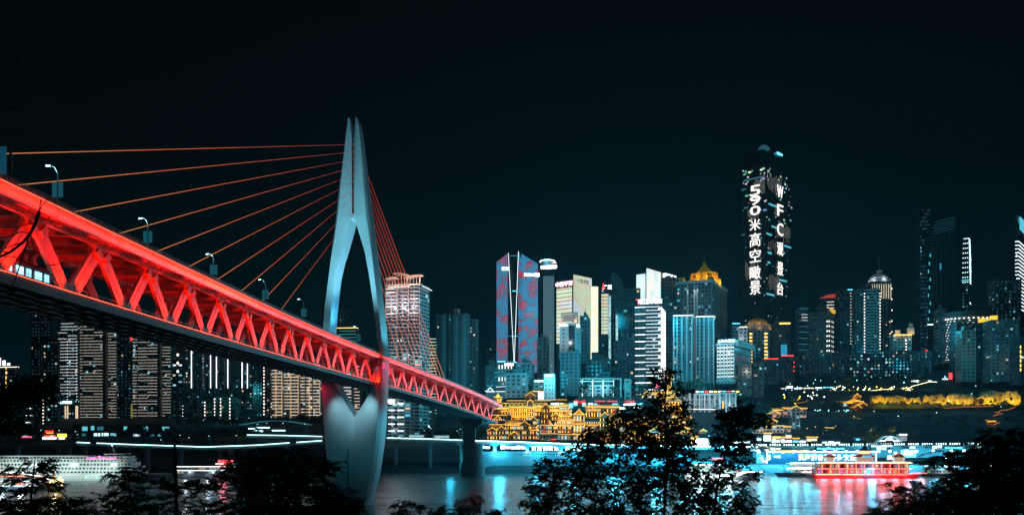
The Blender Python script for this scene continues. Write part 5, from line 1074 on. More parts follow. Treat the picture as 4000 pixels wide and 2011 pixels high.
# ================================================================== the stacked golden houses
WOODW = mat('house_wood', (.17, .10, .06), .7, nz=.25, nscale=.3); HWALL = mat('house_plaster', (.22, .13, .06), .7, nz=.15, nscale=.3); GREYW = mat('house_stone', (.26, .25, .25), .75, nz=.2, nscale=.3)
TILE = mat('roof_tiles', (.55, .36, .05), .55, nz=.25, nscale=1.4, bump=.4)
TRIM = glow('eave_light', (1, .55, .07), 2.3); COLL = glow('column_lamp', (1, .58, .09), 1.7); LANT = glow('lantern_amber', (1, .48, .10), 2.4)
HG = 'stacked golden houses above the riverside road'
def eave_roof(r, x0, x1, z, dep=2.2, rise=1.3, over=1.1, y0=0, light=True, name='roof'):
    n = 8; rings = []
    for i in range(n+1):
        u = i/n; x = x0-.5+(x1-x0+1)*u; lift = .55*max(0, abs(u-.5)*2-.75)/.25
        rings.append([(x, y0-over, z+lift-.12), (x, y0-over, z+.14+lift), (x, y0+dep*.5, z+rise*.55+lift*.5), (x, y0+dep, z+rise+.14), (x, y0+dep, z+rise-.1)])
    B().loft(rings).build(name, TILE, r, fix=True)
    if light:
        b = B()
        for i in range(n): 
            a = rings[i][0]; c = rings[i+1][0]; b.tube((a[0], a[1]-.08, a[2]), (c[0], c[1]-.08, c[2]), .13, k=4)
        b.build('eave_light', TRIM, r)
        lamp('roof_light', 'AREA', ((x0+x1)/2, y0-over-1.6, z+1.9), (1, .50, .05), 42*max(2, x1-x0), size=max(1, x1-x0), sizey=.5, target=((x0+x1)/2, y0+dep*.6, z+rise*.4), parent=r)
def gable_roof(r, x0, x1, z, rise, y0=-.9, y1=5):
    xm = (x0+x1)/2; b = B()
    for s, xe in ((-1, x0-.8), (1, x1+.8)):
        pts = [(xe, z-.2), (xe+(xm-xe)*.5, z+rise*.42), (xm, z+rise), (xm, z+rise+.35), (xe+(xm-xe)*.5, z+rise*.42+.35), (xe, z+.15)]
        b.yprism(pts, y0-.4, y1)
    b.build('roof', TILE, r, fix=True); b = B()
    for s, xe in ((-1, x0-.8), (1, x1+.8)):
        m_ = (xe+(xm-xe)*.5, y0-.5, z+rise*.42+.1); b.tube((xe, y0-.5, z), m_, .14, k=4); b.tube(m_, (xm, y0-.5, z+rise+.1), .14, k=4)
    b.build('eave_light', TRIM, r)
    B().yprism([(x0, z-.1), (x1, z-.1), (xm, z+rise*.86)], y0+.7, y1-.2).build('gable', HWALL, r, fix=True)
    B().tube((xm, y0-.3, z+rise+.2), (xm, y0-.3, z+rise+1.0), .18, .04).build('finial', TRIM, r)
def hip_roof(r, x0, x1, y0, y1, z, rise, top=.0):
    xm, ym = (x0+x1)/2, (y0+y1)/2; rings = []
    for q, h in ((1.22, .35), (1.05, .12), (.72, rise*.30), (.4, rise*.62), (.12+top, rise)):
        ring = []
        for i in range(16):
            a = 2*math.pi*(i+.5)/16; cx, cy = math.cos(a), math.sin(a); m_ = max(abs(cx), abs(cy)); sx_, sy_ = cx/m_, cy/m_
            corner = (abs(sx_)*abs(sy_))**3; ring.append((xm+sx_*(x1-x0)/2*q, ym+sy_*(y1-y0)/2*q, z+h*(corner if q > 1 else 1)+(.3 if q > 1.1 else 0)*corner))
        rings.append(ring)
    B().loft(rings).build('roof', TILE, r, fix=True)
    b = B(); g = rings[0]
    for i in range(16): b.tube(g[i], g[(i+1) % 16], .11, k=4)
    for k in (1, 5, 9, 13):
        for j in range(4): b.tube(rings[j][k], rings[j+1][k], .09, k=4)
    b.build('eave_light', TRIM, r); B().tube((xm, ym, z+rise), (xm, ym, z+rise+1.1), .25, .05).build('finial', TRIM, r)
    lamp('roof_light', 'AREA', (xm, y0-2.2, z+1.6), (1, .50, .05), 80*(x1-x0), size=x1-x0, sizey=.6, target=(xm, ym, z+rise*.4), parent=r)
def house(label, x0, x1, yt_, yb_, D, floors=2, roof='eave', rise=None, cols=None, m=None, dep=7, eaves=True, lit=.25, arch=False, amber=1.0, collamp=True, room=None, top_lamps=False, group=HG, name='stilt_house', cool=False):
    s_ = D/F; p = at(x0, yb_, D); Wd = (x1-x0)*s_; H = (yb_-yt_)*s_; r = thing(name, label, 'house', p, group=group); rr2 = random.Random(label)
    m = m or HWALL; rise = rise or (1.6 if roof == 'eave' else 2.8); cols = cols or max(2, int(Wd/2.3)); fh = H/floors
    b = B().box(0, Wd, 0, dep, 0, H)
    for j in range(floors): b.box(-.15, Wd+.15, -.25, 0, (j+1)*fh-.3, (j+1)*fh-.02)
    for i in range(cols+1): b.box(Wd*i/cols-.16, Wd*i/cols+.16, -.28, 0, 0, H)
    b.build('wall', m, r); w = B()
    pal = room or [(1, .55, .15), (1, .75, .4), (.9, .12, .06), (.2, .75, 1)]
    for j in range(floors):
        for i in range(cols):
            q = (0, 0, 0)
            if rr2.random() < lit: c = rr2.choice(pal); k_ = rr2.uniform(.25, 1.1); q = tuple(v*k_ for v in c)
            xa, xb_ = Wd*(i+.2)/cols, Wd*(i+.8)/cols; w.quad((xa, -.05, j*fh+fh*.18), (xb_, -.05, j*fh+fh*.18), (xb_, -.05, j*fh+fh*.78), (xa, -.05, j*fh+fh*.78), q)
            b5 = None
    w.build('window', GL, r)['kind'] = 'stuff'
    if collamp:
        for j in range(floors):
            for i in range(cols+1):
                if rr2.random() < .9: x = Wd*i/cols; cube('column_lamp', COLL, r, x-.2, x+.2, -.5, -.3, j*fh+fh*.22, j*fh+fh*.74)
    if roof == 'eave': eave_roof(r, 0, Wd, H, rise=rise)
    elif roof == 'gable': gable_roof(r, 0, Wd, H, rise, y1=dep)
    elif roof == 'hip': hip_roof(r, -.5, Wd+.5, -.6, dep, H, rise)
    elif roof == 'flat': cube('parapet_light', TRIM, r, 0, Wd, -.3, -.12, H, H+.22)
    if eaves and floors > 1:
        for j in range(1, floors): 
            if j % 2 == 0 or floors <= 3: eave_roof(r, 0, Wd, j*fh, dep=.2, rise=.5, over=.9, light=True, name='pent_roof')
    if top_lamps:
        for i in range(int(Wd/1.7)): cube('parapet_lamp', glow('parapet_lamp', (1, .75, .4), 2.2), r, .5+i*1.7, .8+i*1.7, -.2, 0, H+rise+.3, H+rise+1.3)
    if amber: lamp('house_light', 'POINT', (Wd*.5, -3.5, H*.5), (1, .45, .06) if not cool else (.5, .8, 1), 30*amber*max(4, Wd)**.9, size=.4, parent=r)
    return r
def ux(u): return 1880+u/5.395
def vy(v): return 1500+v/5.395
def hz(label, u0, u1, v0, v1, D, **k): return house(label, ux(u0), ux(u1), vy(v0), vy(v1), D, **k)
def hy(label, u0, u1, v0, v1, D, **k): return house(label, 2200+u0/4.465, 2200+u1/4.465, 1450+v0/4.465, 1450+v1/4.465, D, **k)
# back rows first (they stand higher up the slope)
hz('small square watch pavilion with an upturned roof at the bridge end', 290, 415, 275, 475, 652, floors=2, roof='hip', rise=2.6, m=HWALL, lit=.3, cols=2)
r = hz('gate tower with a big arch and broad gable roof above the long arcade', 935, 1130, 245, 475, 650, floors=2, roof='gable', rise=2.6, cols=2, lit=0, eaves=False, collamp=False, amber=2.2)
Wd = 195/5.395*650/F; arc = B(); pa = [(Wd/2+2.2*math.cos(math.pi*i/12), 3.2+1.9*math.sin(math.pi*i/12)) for i in range(13)]
for i in range(12): arc.tube((pa[i][0], -.5, pa[i][1]), (pa[i+1][0], -.5, pa[i+1][1]), .16, k=4)
arc.tube((pa[0][0], -.5, 0), (pa[0][0], -.5, 3.2), .16, k=4); arc.tube((pa[12][0], -.5, 0), (pa[12][0], -.5, 3.2), .16, k=4); arc.build('arch_light', TRIM, r)
B().yprism([(Wd/2-2, 0), (Wd/2+2, 0)]+[(Wd/2+2*math.cos(math.pi*i/10), 3.2+1.7*math.sin(math.pi*i/10)) for i in range(11)], -.38, -.3).build('gate_opening', wall('dark'), r, fix=True)
r = hz('long dark arcade wall with a chain of lit arches behind the gate tower', 540, 1455, 345, 475, 658, floors=1, roof='flat', lit=0, collamp=False, eaves=False, amber=0, m=WOODW)
s_ = 658/F/5.395
for k in range(8):
    if k == 4: continue
    c0 = [80, 162, 245, 328, 0, 640, 720, 800][k] if k != 4 else 0
    c0 = [115, 200, 285, 370, 0, 635, 720, 810][k]*s_; q = B(); rr_ = 38*s_
    for i in range(10): a0, a1 = math.pi*i/10, math.pi*(i+1)/10; q.tube((c0+rr_*math.cos(a0), -.35, 1.6+rr_*math.sin(a0)), (c0+rr_*math.cos(a1), -.35, 1.6+rr_*math.sin(a1)), .12, k=4)
    q.build('arch_light', TRIM, r)
for i in range(14): cube('wall_lamp', COLL, r, .8+i*1.85*2.6/2.4, 1.15+i*1.85*2.6/2.4, -.5, -.3, .1, 1.0)
hz('curved approach wall with a string of bulbs between watch pavilion and arcade', 440, 590, 400, 480, 654, floors=1, roof='flat', lit=0, collamp=True, eaves=False, m=WOODW, amber=.4)
hz('two-storey hall with tall amber columns and red rooms below the arcade', 575, 955, 490, 665, 642, floors=2, cols=8, lit=.6, room=[(.35, .02, .01), (.25, .03, .02), (.1, .3, .4)], top_lamps=False)
hz('lower hall with red lantern rooms under the two-storey hall', 640, 960, 690, 765, 640, floors=1, cols=7, lit=.8, room=[(.6, .02, .02), (.4, .1, .02)])
hz('narrow stair hall with lit lattice left of the tall front gable', 958, 1105, 505, 760, 640, floors=3, cols=3, lit=.4)
hz('tall gable house with a lit crossbeam in the middle of the golden houses', 1275, 1445, 500, 840, 634, floors=3, roof='gable', rise=3.0, cols=3, lit=.3, eaves=False)
hz('small flat-fronted hall with pent roof left of the tall gable house', 1105, 1275, 560, 690, 637, floors=1, cols=3, lit=.3)
hz('two-storey gallery between arcade and tall gable house', 1105, 1275, 478, 548, 640, floors=1, cols=4, lit=.2)
hz('upper right gallery with bright amber pillars behind the tall gable house', 1450, 1642, 482, 550, 640, floors=1, cols=4, lit=.2)
hz('long gallery with seven glowing pillars left of the great pavilion', 1450, 1900, 570, 655, 636, floors=1, cols=9, lit=.3)
hz('second long gallery with a small gable below the seven-pillar gallery', 1480, 1895, 680, 765, 632, floors=1, cols=8, lit=.3)
hz('little gable porch with an amber screen in front of the second long gallery', 1500, 1630, 670, 770, 629, floors=1, roof='gable', rise=2.0, cols=2, lit=.5)
hz('green-tinted roof house with two cyan windows above the long galleries', 1645, 1850, 455, 555, 645, floors=1, cols=3, lit=.9, room=[(.5, .95, 1)], m=GREYW, amber=.5)
hz('yellow blank-walled storehouse under the bridge end', 190, 545, 650, 770, 630, floors=1, lit=0, roof='flat', cols=5, collamp=False, amber=3.0, m=mat('yellow_plaster', (.5, .36, .05), .7, nz=.1, nscale=.3))
hz('red dark-walled house squeezed beneath the approach wall', 215, 570, 515, 640, 636, floors=1, lit=0, cols=5, collamp=False, amber=.5, m=mat('oxblood_wall', (.18, .03, .02), .7))
hz('small floating upturned roof pavilion on the dark red wall', 440, 560, 575, 640, 634, floors=1, roof='hip', rise=2.0, cols=2, lit=.2)
hz('parapet house with round windows below the yellow storehouse', 165, 505, 850, 1000, 624, floors=1, cols=6, lit=.0, roof='flat', collamp=False, amber=2.2, m=MATS['yellow_plaster'], top_lamps=True)
hz('tiny gable ornament house in front of the yellow storehouse', 285, 405, 735, 775, 626, floors=1, roof='gable', rise=2.4, cols=1, lit=0, collamp=False)
hz('left one of the two grey-fronted gable houses on the road', 140, 322, 975, 1170, 614, floors=2, roof='gable', rise=2.2, cols=3, lit=.4, m=GREYW, eaves=False, amber=.9)
hz('right one of the two grey-fronted gable houses on the road', 322, 520, 965, 1170, 614, floors=2, roof='gable', rise=2.8, cols=3, lit=.4, m=GREYW, eaves=False, amber=.9)
r = hz('wide house under a great sloping golden roof with four dormers', 515, 820, 862, 1170, 620, floors=3, cols=6, lit=.4, rise=3.4, eaves=False)
hz('gable house with a lit oval plaque right of the great sloping roof', 805, 1010, 860, 1170, 614, floors=3, roof='gable', rise=3.0, cols=3, lit=.3, m=GREYW, eaves=False)
hz('small low gable porch on the road before the great sloping roof', 600, 785, 1070, 1170, 611, floors=1, roof='gable', rise=2.4, cols=2, lit=.7, room=[(.15, .6, .75)], m=GREYW)
hz('slender tower of four stacked golden eaves with a broad gable top', 1035, 1160, 755, 1170, 612, floors=4, roof='gable', rise=2.6, cols=2, lit=.4, m=WOODW)
for j in range(1, 4): pass
hz('lift tower with glowing square lanterns right of the slender tower', 1165, 1225, 750, 1170, 613, floors=5, roof='flat', cols=1, lit=1.0, room=[(1, .7, .35), (.3, .8, 1)], collamp=False, eaves=False, amber=.5)
hz('recessed neon alley with cyan and red signs beside the lift tower', 1228, 1400, 860, 1030, 622, floors=2, roof='flat', cols=4, lit=.9, room=[(.2, .8, 1), (1, .15, .1), (.8, .95, 1)], collamp=False, eaves=False, amber=.4, m=GREYW)
hz('tiny hipped gatehouse on the right of the neon alley', 1410, 1530, 875, 1030, 620, floors=2, roof='hip', rise=1.8, cols=2, lit=.5, eaves=False)
hz('broad two-row restaurant house with hanging lamps left of the great pavilion', 1545, 1945, 875, 1040, 619, floors=2, cols=7, lit=.5, eaves=False, top_lamps=True)
hz('dark terrace house with a small hip roof above the broad restaurant', 1610, 1930, 770, 835, 626, floors=1, cols=6, lit=.4)
for k in range(1): pass
r = house('grey stone house on the road with a wide arched tunnel', ux(1240), ux(1600), vy(1040), vy(1180), 612, floors=1, roof='flat', cols=6, lit=.0, m=GREYW, collamp=False, eaves=False, amber=0, name='stone_house')
s_ = 612/F/5.395; c0 = 270*s_; q = B().yprism([(c0-80*s_, 0), (c0+80*s_, 0)]+[(c0+80*s_*math.cos(math.pi*i/12), 1.0+75*s_*math.sin(math.pi*i/12)) for i in range(13)], -.4, -.3).build('arch_opening', wall('dark'), r, fix=True)
for x in (40, 190, 350): lamp('wall_light', 'POINT', (x*s_, -1.2, .6), (1, .6, .25), 120, size=.2, parent=r)
cube('red_sign', G_RED, r, 240*s_, 320*s_, -.7, -.5, .5, 1.0)
house('row of small grey shops at the foot of the great pavilion', ux(1605), ux(1950), vy(1060), vy(1180), 611, floors=1, roof='flat', cols=5, lit=.8, room=[(.7, .95, 1), (.2, .8, 1), (1, .8, .5)], m=GREYW, collamp=False, eaves=False, amber=.5, name='shop_row')
# the great pavilion: stacked eaves
def pavil(label, x0, x1, tiers, D, roof='hip', rise=3.2):
    """tiers: list of (y_top, y_bottom, inset px)"""
    yb_ = tiers[-1][1]; s_ = D/F; r = thing('pavilion_tower', label, 'pavilion', at(x0, yb_, D), group=HG); b = B(); w = B(); Wd = (x1-x0)*s_; rr2 = random.Random(label)
    for k, (ya, yc, ins) in enumerate(tiers):
        i_ = ins*s_; za, zc = (yb_-ya)*s_, (yb_-yc)*s_; b.box(i_, Wd-i_, i_*.6, 9-i_*.6, zc, za); n_ = max(2, int((Wd-2*i_)/2.2))
        for i in range(n_+1):
            x = i_+(Wd-2*i_)*i/n_; cube('column_lamp', COLL, r, x-.22, x+.22, i_*.6-.5, i_*.6-.3, zc+(za-zc)*.15, zc+(za-zc)*.85)
        for i in range(n_): xa = i_+(Wd-2*i_)*(i+.2)/n_; xb_ = i_+(Wd-2*i_)*(i+.8)/n_; c = rr2.choice([(.5, .35, .2), (.3, .5, .6), (.1, .05, .02), (0, 0, 0)]); w.quad((xa, i_*.6-.05, zc+(za-zc)*.2), (xb_, i_*.6-.05, zc+(za-zc)*.2), (xb_, i_*.6-.05, zc+(za-zc)*.8), (xa, i_*.6-.05, zc+(za-zc)*.8), c)
        if k: eave_roof(r, i_-.6, Wd-i_+.6, za, dep=1.2, rise=.9, over=1.3, y0=i_*.6, name='pent_roof')
    b.build('wall', WOODW, r); w.build('window', GL, r)['kind'] = 'stuff'; i_ = tiers[0][2]*s_; za = (yb_-tiers[0][0])*s_
    hip_roof(r, i_-1.2, Wd-i_+1.2, i_*.6-1, 9-i_*.6, za, rise*.55, top=.55); gable_roof(r, i_+1, Wd-i_-1, za+.4, rise, y0=i_*.6-.4, y1=6)
    lamp('house_light', 'POINT', (Wd/2, -4, za*.5), (1, .5, .1), 700, size=.4, parent=r); return r
pavil('great pavilion tower with a double gable roof and three golden eaves', ux(1955), ux(2165), [(vy(640), vy(800), 0), (vy(830), vy(1025), 0), (vy(1050), vy(1180), 0)], 610)
hy('gallery house with parapet lamps right of the great pavilion', 365, 650, 945, 1085, 616, floors=2, cols=6, lit=.6, room=[(.5, .5, .5), (1, .6, .3)], eaves=False, top_lamps=True)
hy('yellow-walled middle house behind the gallery right of the great pavilion', 405, 645, 680, 820, 628, floors=1, cols=5, lit=.3, m=MATS['yellow_plaster'], amber=1.6)
hy('wide terraced gallery with a flat golden roof and curled ornaments', 632, 980, 625, 745, 634, floors=1, cols=5, lit=.3, roof='eave')
hy('stepped roof pavilion pieces above the yellow-walled house', 380, 632, 615, 665, 636, floors=1, cols=4, lit=.9, room=[(.7, .9, 1)])
hy('front gable tower with two rows of round lamps, left of the big tree', 648, 805, 790, 1085, 614, floors=3, roof='gable', rise=3.0, cols=3, lit=.3, eaves=False)
hy('dark-roofed side house joined to the front gable tower', 805, 955, 770, 1000, 618, floors=2, cols=3, lit=.3)
hy('ground-floor hall of the front gable tower with amber posts', 640, 1000, 1100, 1260, 612, floors=1, cols=7, lit=.5, m=GREYW, roof='flat')
TL = ['first', 'second', 'third', 'fourth', 'fifth', 'sixth', 'seventh', 'eighth', 'ninth', 'tenth', 'eleventh', 'twelfth', 'thirteenth', 'fourteenth', 'fifteenth']
k = 0
for (u0, u1, v0, v1, D, fl, rf) in [(960, 1180, 820, 940, 626, 1, 'eave'), (1000, 1210, 1000, 1250, 614, 3, 'gable'), (1220, 1420, 860, 1000, 626, 2, 'hip'), (1240, 1480, 1080, 1255, 613, 2, 'eave'), (1390, 1620, 820, 960, 630, 1, 'gable'), (1500, 1740, 1040, 1255, 613, 2, 'gable'), (1640, 1860, 900, 1020, 624, 1, 'eave'), (1760, 1980, 1080, 1255, 612, 2, 'eave'), (1990, 2230, 1000, 1100, 620, 1, 'hip'), (1850, 2210, 880, 980, 626, 1, 'eave')]:
    hy('golden house half hidden by the big tree, '+TL[k]+' from the left', u0, u1, v0, v1, D, floors=fl, roof=rf, lit=.6, rise=2.4 if rf != 'eave' else 1.5, m=GREYW if k % 2 else HWALL); k += 1
hy('small gable house with a lit ridge above the tree, beside the pinkish colonnade', 1900, 2060, 760, 820, 634, floors=1, roof='gable', rise=2.8, cols=2, lit=.2)
hy('low golden roof hall with ornate ridge beside the pinkish colonnade', 2020, 2230, 810, 850, 628, floors=1, roof='eave', rise=2.2, cols=4, lit=.6)
hy('upper golden terrace house behind the trunk of the big tree', 1740, 2060, 520, 700, 640, floors=3, cols=6, lit=.4, roof='gable', rise=3.4)
hy('golden corner house with upturned roof left of the trunk top', 1385, 1560, 400, 470, 650, floors=1, roof='hip', rise=2.4, cols=3, lit=.9, room=[(.7, .95, 1), (.3, .8, 1)])
hy('golden flat-roofed terrace house right of the vertical gold sign', 1915, 2025, 405, 470, 652, floors=1, roof='eave', rise=3.2, cols=2, lit=.9, room=[(.7, .95, 1)])
hy('theatre house carrying a pink neon sign behind the trunk', 1560, 1860, 320, 520, 654, floors=2, roof='flat', cols=6, lit=.5, m=HWALL)
p = at(2615, 1550, 640); r = thing('vertical_sign', 'tall gold-framed vertical sign with a crown of lamps above the golden houses', 'sign', p); B().box(-1.2, 1.2, 0, .8, 0, 16).build('board', HWALL, r)
for x in (-1.4, 1.4): cube('frame_light', TRIM, r, x-.12, x+.12, -.2, 0, 0, 16)
cube('frame_light', TRIM, r, -1.4, 1.4, -.2, 0, -.1, .2); text(r, '洪崖洞夜景', 9.5, (0, -.3, 7.2), TRIM, vertical=True, width=1.6)
for x, z in ((-2.4, 17), (-1.2, 18.6), (0, 17.6), (1.2, 18.6), (2.4, 17), (-2, 15.4), (2, 15.4), (3.0, 13.6)): cube('crown_lamp', TRIM, r, x-.35, x+.35, -.4, .2, z-.3, z+.4)
p = at(2590, 1517, 642); r = thing('neon_sign', 'pink and red neon characters in a frame behind the top of the big tree', 'sign', p); cube('board', wall('dark'), r, -6.5, 2.6, 0, .4, -1, 5); text(r, '洪小月', 3.4, (-2, -.3, 2.2), glow('rose_neon2', (1, .10, .22), 4), width=7.6); cube('frame_light', G_SIGNW, r, -6.5, 2.6, -.2, 0, -1.2, -.9)
# upper street shops behind the golden houses
def hs(label, u0, u1, v0, v1, m, sign=None, D=668, **k): return shopfront(2200+u0/4.465, 2200+u1/4.465, 1450+v0/4.465, 1450+v1/4.465, D, label, m, sign, group='lit shops on the upper street', **k)
hs('upper street shop with glowing cyan and white front, first right of the dark gate', 430, 520, 540, 590, SHB); hs('upper street shop under the first red-lettered board', 525, 745, 540, 590, SHC, '巴将军火锅'); hs('upper street shop under the second red-lettered board', 750, 960, 540, 590, SHC, '重庆文化研究馆'); hs('brightest white upper street shop under the third red-lettered board', 1050, 1260, 540, 600, SHB, '川香鱼庄'); hs('dim upper street shop at the right end, before the tree', 1270, 1400, 545, 590, SHC)
hs('lower terrace cafe with cyan lamps right of the terraced gallery', 960, 1100, 620, 660, SHB, D=655); hs('second lower terrace cafe, partly behind the tree', 1200, 1400, 610, 650, SHB, D=655)
r = shopfront(ux(1460), ux(1830), vy(385), vy(450), 655, 'pinkish white shop wall with a row of small roof lamps', glow('shop_pinkish', (1, .82, .85), 2.2), group='lit shops on the upper street')
for i in range(12): cube('roof_lamp', COLL, r, .5+i*1.0*1.05, .8+i*1.05, -.4, -.1, 4.2, 5.0)
r = shopfront(ux(1940), ux(2210), vy(350), vy(470), 650, 'dark gate building with red brush characters on its roof', SHC, group='lit shops on the upper street'); text(r, '重庆一火锅', 2.6, (4.9, -1.2, 3.6), G_RED, width=8)
shopfront(ux(1840), ux(1940), vy(380), vy(520), 652, 'narrow cyan kiosk between the pinkish shop wall and the dark gate', SHC, group='lit shops on the upper street')
p = at(ux(1190), vy(330), 664); r = thing('billboard', 'glowing white billboard with cartoon-like pink print inside a yellow frame', 'billboard', p); r['label'] = 'glowing white billboard inside a yellow frame above the arcade'
cube('panel', glow('billboard_white', (1, .93, .9), 1.7), r, .3, 8.8, 0, .3, .3, 6.2); cube('frame', TRIM, r, -4.5, 9.3, -.2, .1, 6.6, 7.0); cube('frame', TRIM, r, 8.9, 9.3, -.2, .1, 0, 6.6); cube('base', WOODW, r, 0, 9.2, .1, 1.2, -2, .3)
for i in range(5): cube('print_patch', glow('print_pink', (1, .35, .4), 1), r, 3.0+i*.8, 3.4+i*.8, -.08, -.02, 1.2+(i % 2)*.6, 2.0+(i % 2)*.6)
text(r, '洪崖洞', 1.6, (4.6, -.1, 4.7), glow('print_cyan', (.2, .6, .7), .8), width=5)
p = at(ux(75), vy(260), 690); r = thing('white_roof_hall', 'small hall with white lit upturned roof lines left behind the watch pavilion', 'building', p); B().box(1, 17, 0, 8, -5, 4).build('wall', wall('grey'), r)
WTR = glow('white_roof_line', (.85, .95, 1), 2.4); b = B(); b.tube((0, -1, 4.8), (1.6, -1, 4.0), .16); b.tube((1.6, -1, 4.0), (7.5, -1, 4.0), .16); b.tube((7.5, -1, 4), (8.3, -1, 4.6), .16); b.tube((1.8, -1, 4.6), (4.4, -1, 7.6), .16); b.tube((4.4, -1, 7.6), (7.2, -1, 4.6), .16); b.tube((9, -1, 4.2), (17, -1, 4.2), .16); b.tube((9, -1, 7.8), (17, -1, 8.2), .12); b.build('roof_light', WTR, r)
B().yprism([(1.5, 4.2), (7.4, 4.2), (4.4, 7.4)], -.8, 5).build('gable_roof', wall('white'), r, fix=True); cube('upper_wall', wall('dark'), r, 9, 17, 1, 6, 4, 8)
# pinkish colonnade building and the glass corner block
r = None; t = Tower('pinkish stone building with a tall colonnade of large square panes', 2672, 2812, 2816, 1540, 1648, 655, a=2, tone='tan', lit=.35, fh=3.6, bay=4.4, roof=None, slabs=False, piers=True, ww=.68, wh=.72, pal=[(.1, .45, .55), (.3, .5, .5), (.2, .7, .8)], cat='building', name='colonnade_building', em=.5)
PNK = mat('pink_stone', (.50, .36, .34), .6, nz=.12, nscale=.3)
for i in range(8): u = i/7; cube('column', PNK, t.r, -t.L1*(1-u)-.5, -t.L1*(1-u)+.5, -1.3, -.3, 0, t.H)
cube('cornice', PNK, t.r, -t.L1-1, 1, -1.6, 0, t.H, t.H+.9); cube('light_strip', G_WHITE, t.r, -t.L1, 0, -1.5, -1.35, t.H*.30, t.H*.32); cube('light_strip', G_WHITE, t.r, -t.L1, 0, -1.5, -1.35, t.H*.02, t.H*.05); cube('light_strip', G_WHITE, t.r, -t.L1, 0, -1.5, -1.35, t.H*.46, t.H*.475)
for i in range(7): lamp('facade_floodlight', 'POINT', (-t.L1*(i+.5)/7, -2.6, .8), (1, .68, .58), 330, size=.2, parent=t.r)
for i in range(4): lamp('facade_floodlight', 'POINT', (-t.L1*(i+.5)/4, -6, t.H*.8), (1, .75, .7), 500, size=.3, parent=t.r)
t = Tower('glass corner block with four white pilasters and gold vertical letters, beside the colonnade', 2812, 2874, 2880, 1532, 1590, 652, a=4, tone='tan', lit=.3, fh=3.6, bay=3, roof=None, piers=False, cat='building', name='corner_block', pal=[(.1, .6, .8)])
for u in (.0, .38, .6, .98): cube('pilaster', wall('white'), t.r, -t.L1*(1-u)-.6, -t.L1*(1-u)+.6, -1.1, -.3, -8, t.H-1)
cube('cornice', wall('white'), t.r, -t.L1-1, 1, -1.6, 0, t.H-1.2, t.H-.4); text(t.r, '大酒店', 6.5, (-t.L1*.82, -.9, t.H*.2), LANT, vertical=True, width=1.4); lamp('facade_floodlight', 'POINT', (-t.L1*.4, -4, t.H*.2), (1, .85, .8), 420, size=.3, parent=t.r)
for i in range(10): cube('roof_shop_light', [G_WHITE, G_CYAN, G_RED, G_WHITE, G_AMB][i % 5], t.r, -t.L1*2.5+i*3.4, -t.L1*2.5+i*3.4+2.4, 1, 1.4, t.H+.2, t.H+1.3)
# hillside stilt houses on the right
SG = 'stilt houses on the right hillside'; WROOM = [(1, .75, .5), (1, .3, .2), (.4, .8, 1)]
def bz(label, u0, u1, v0, v1, D, **k): return house(label, 3050+u0/4.624, 3050+u1/4.624, 1480+v0/4.624, 1480+v1/4.624, D, group=SG, **k)
def cz(label, u0, u1, v0, v1, D, **k): return house(label, 2600+u0/4.178, 2600+u1/4.178, 1450+v0/4.178, 1450+v1/4.178, D, group=SG, **k)
BW = mat('weathered_timber', (.22, .21, .20), .75, nz=.2, nscale=.4)
def tint(r, c, p_, x=.5, z=.3): lamp('house_light', 'POINT', (x*12, -2.2, z*8), c, p_, size=.2, parent=r)
kw = dict(collamp=False, eaves=False, amber=0, lit=.3, room=WROOM, m=BW)
for (lab, f_, u0, u1, v0, v1, D, fl, rf, ri, c, p_) in [
    ('tall teal-grey stilt house with five balconies at the right end', bz, 195, 345, 530, 900, 655, 6, 'gable', 2.0, (.2, .7, .9), 420),
    ('dark wing with a glowing orange sign beside the tall stilt house', bz, 345, 460, 530, 700, 660, 3, 'eave', 1.0, (1, .35, .1), 120),
    ('pair of dark storeys with white window frames left of the tall stilt house', bz, 50, 190, 530, 690, 652, 3, 'eave', 1.2, (.8, .6, .6), 260),
    ('gable house glowing orange under the eaves on the hillside', cz, 1690, 1860, 695, 755, 648, 1, 'gable', 2.4, (1, .35, .15), 420),
    ('warm-walled house behind the orange glowing gable', cz, 1740, 1920, 630, 700, 655, 2, 'eave', 1.4, (1, .5, .3), 420),
    ('low pale gable house with one bright lantern, lower on the slope', cz, 1660, 1810, 815, 860, 640, 1, 'gable', 2.0, (1, .6, .3), 300),
    ('long balcony house with white posts and warm uplights', cz, 1430, 1640, 890, 1010, 628, 2, 'eave', 1.0, (1, .6, .4), 700),
    ('second balcony house with white posts, dimmer, right of the first', cz, 1640, 1800, 895, 1005, 630, 2, 'eave', 1.0, (.7, .7, .75), 260),
    ('corner balcony house with round ornaments on its parapet', cz, 1805, 1925, 885, 1005, 630, 2, 'flat', 1.0, (1, .6, .4), 420),
    ('dim house in shadow right of the corner balcony house', cz, 1930, 2040, 900, 990, 632, 2, 'eave', 1.0, (.3, .5, .6), 120)]:
    r = f_(lab, u0, u1, v0, v1, D, floors=fl, roof=rf, rise=ri, **kw); tint(r, c, p_)
cube('orange_sign', glow('orange_sign', (1, .28, .03), 1.4), bpy.data.objects['stilt_house'] if False else r, 0, .1, 0, .1, 0, .1) if False else None
from mathutils import noise as mnoise
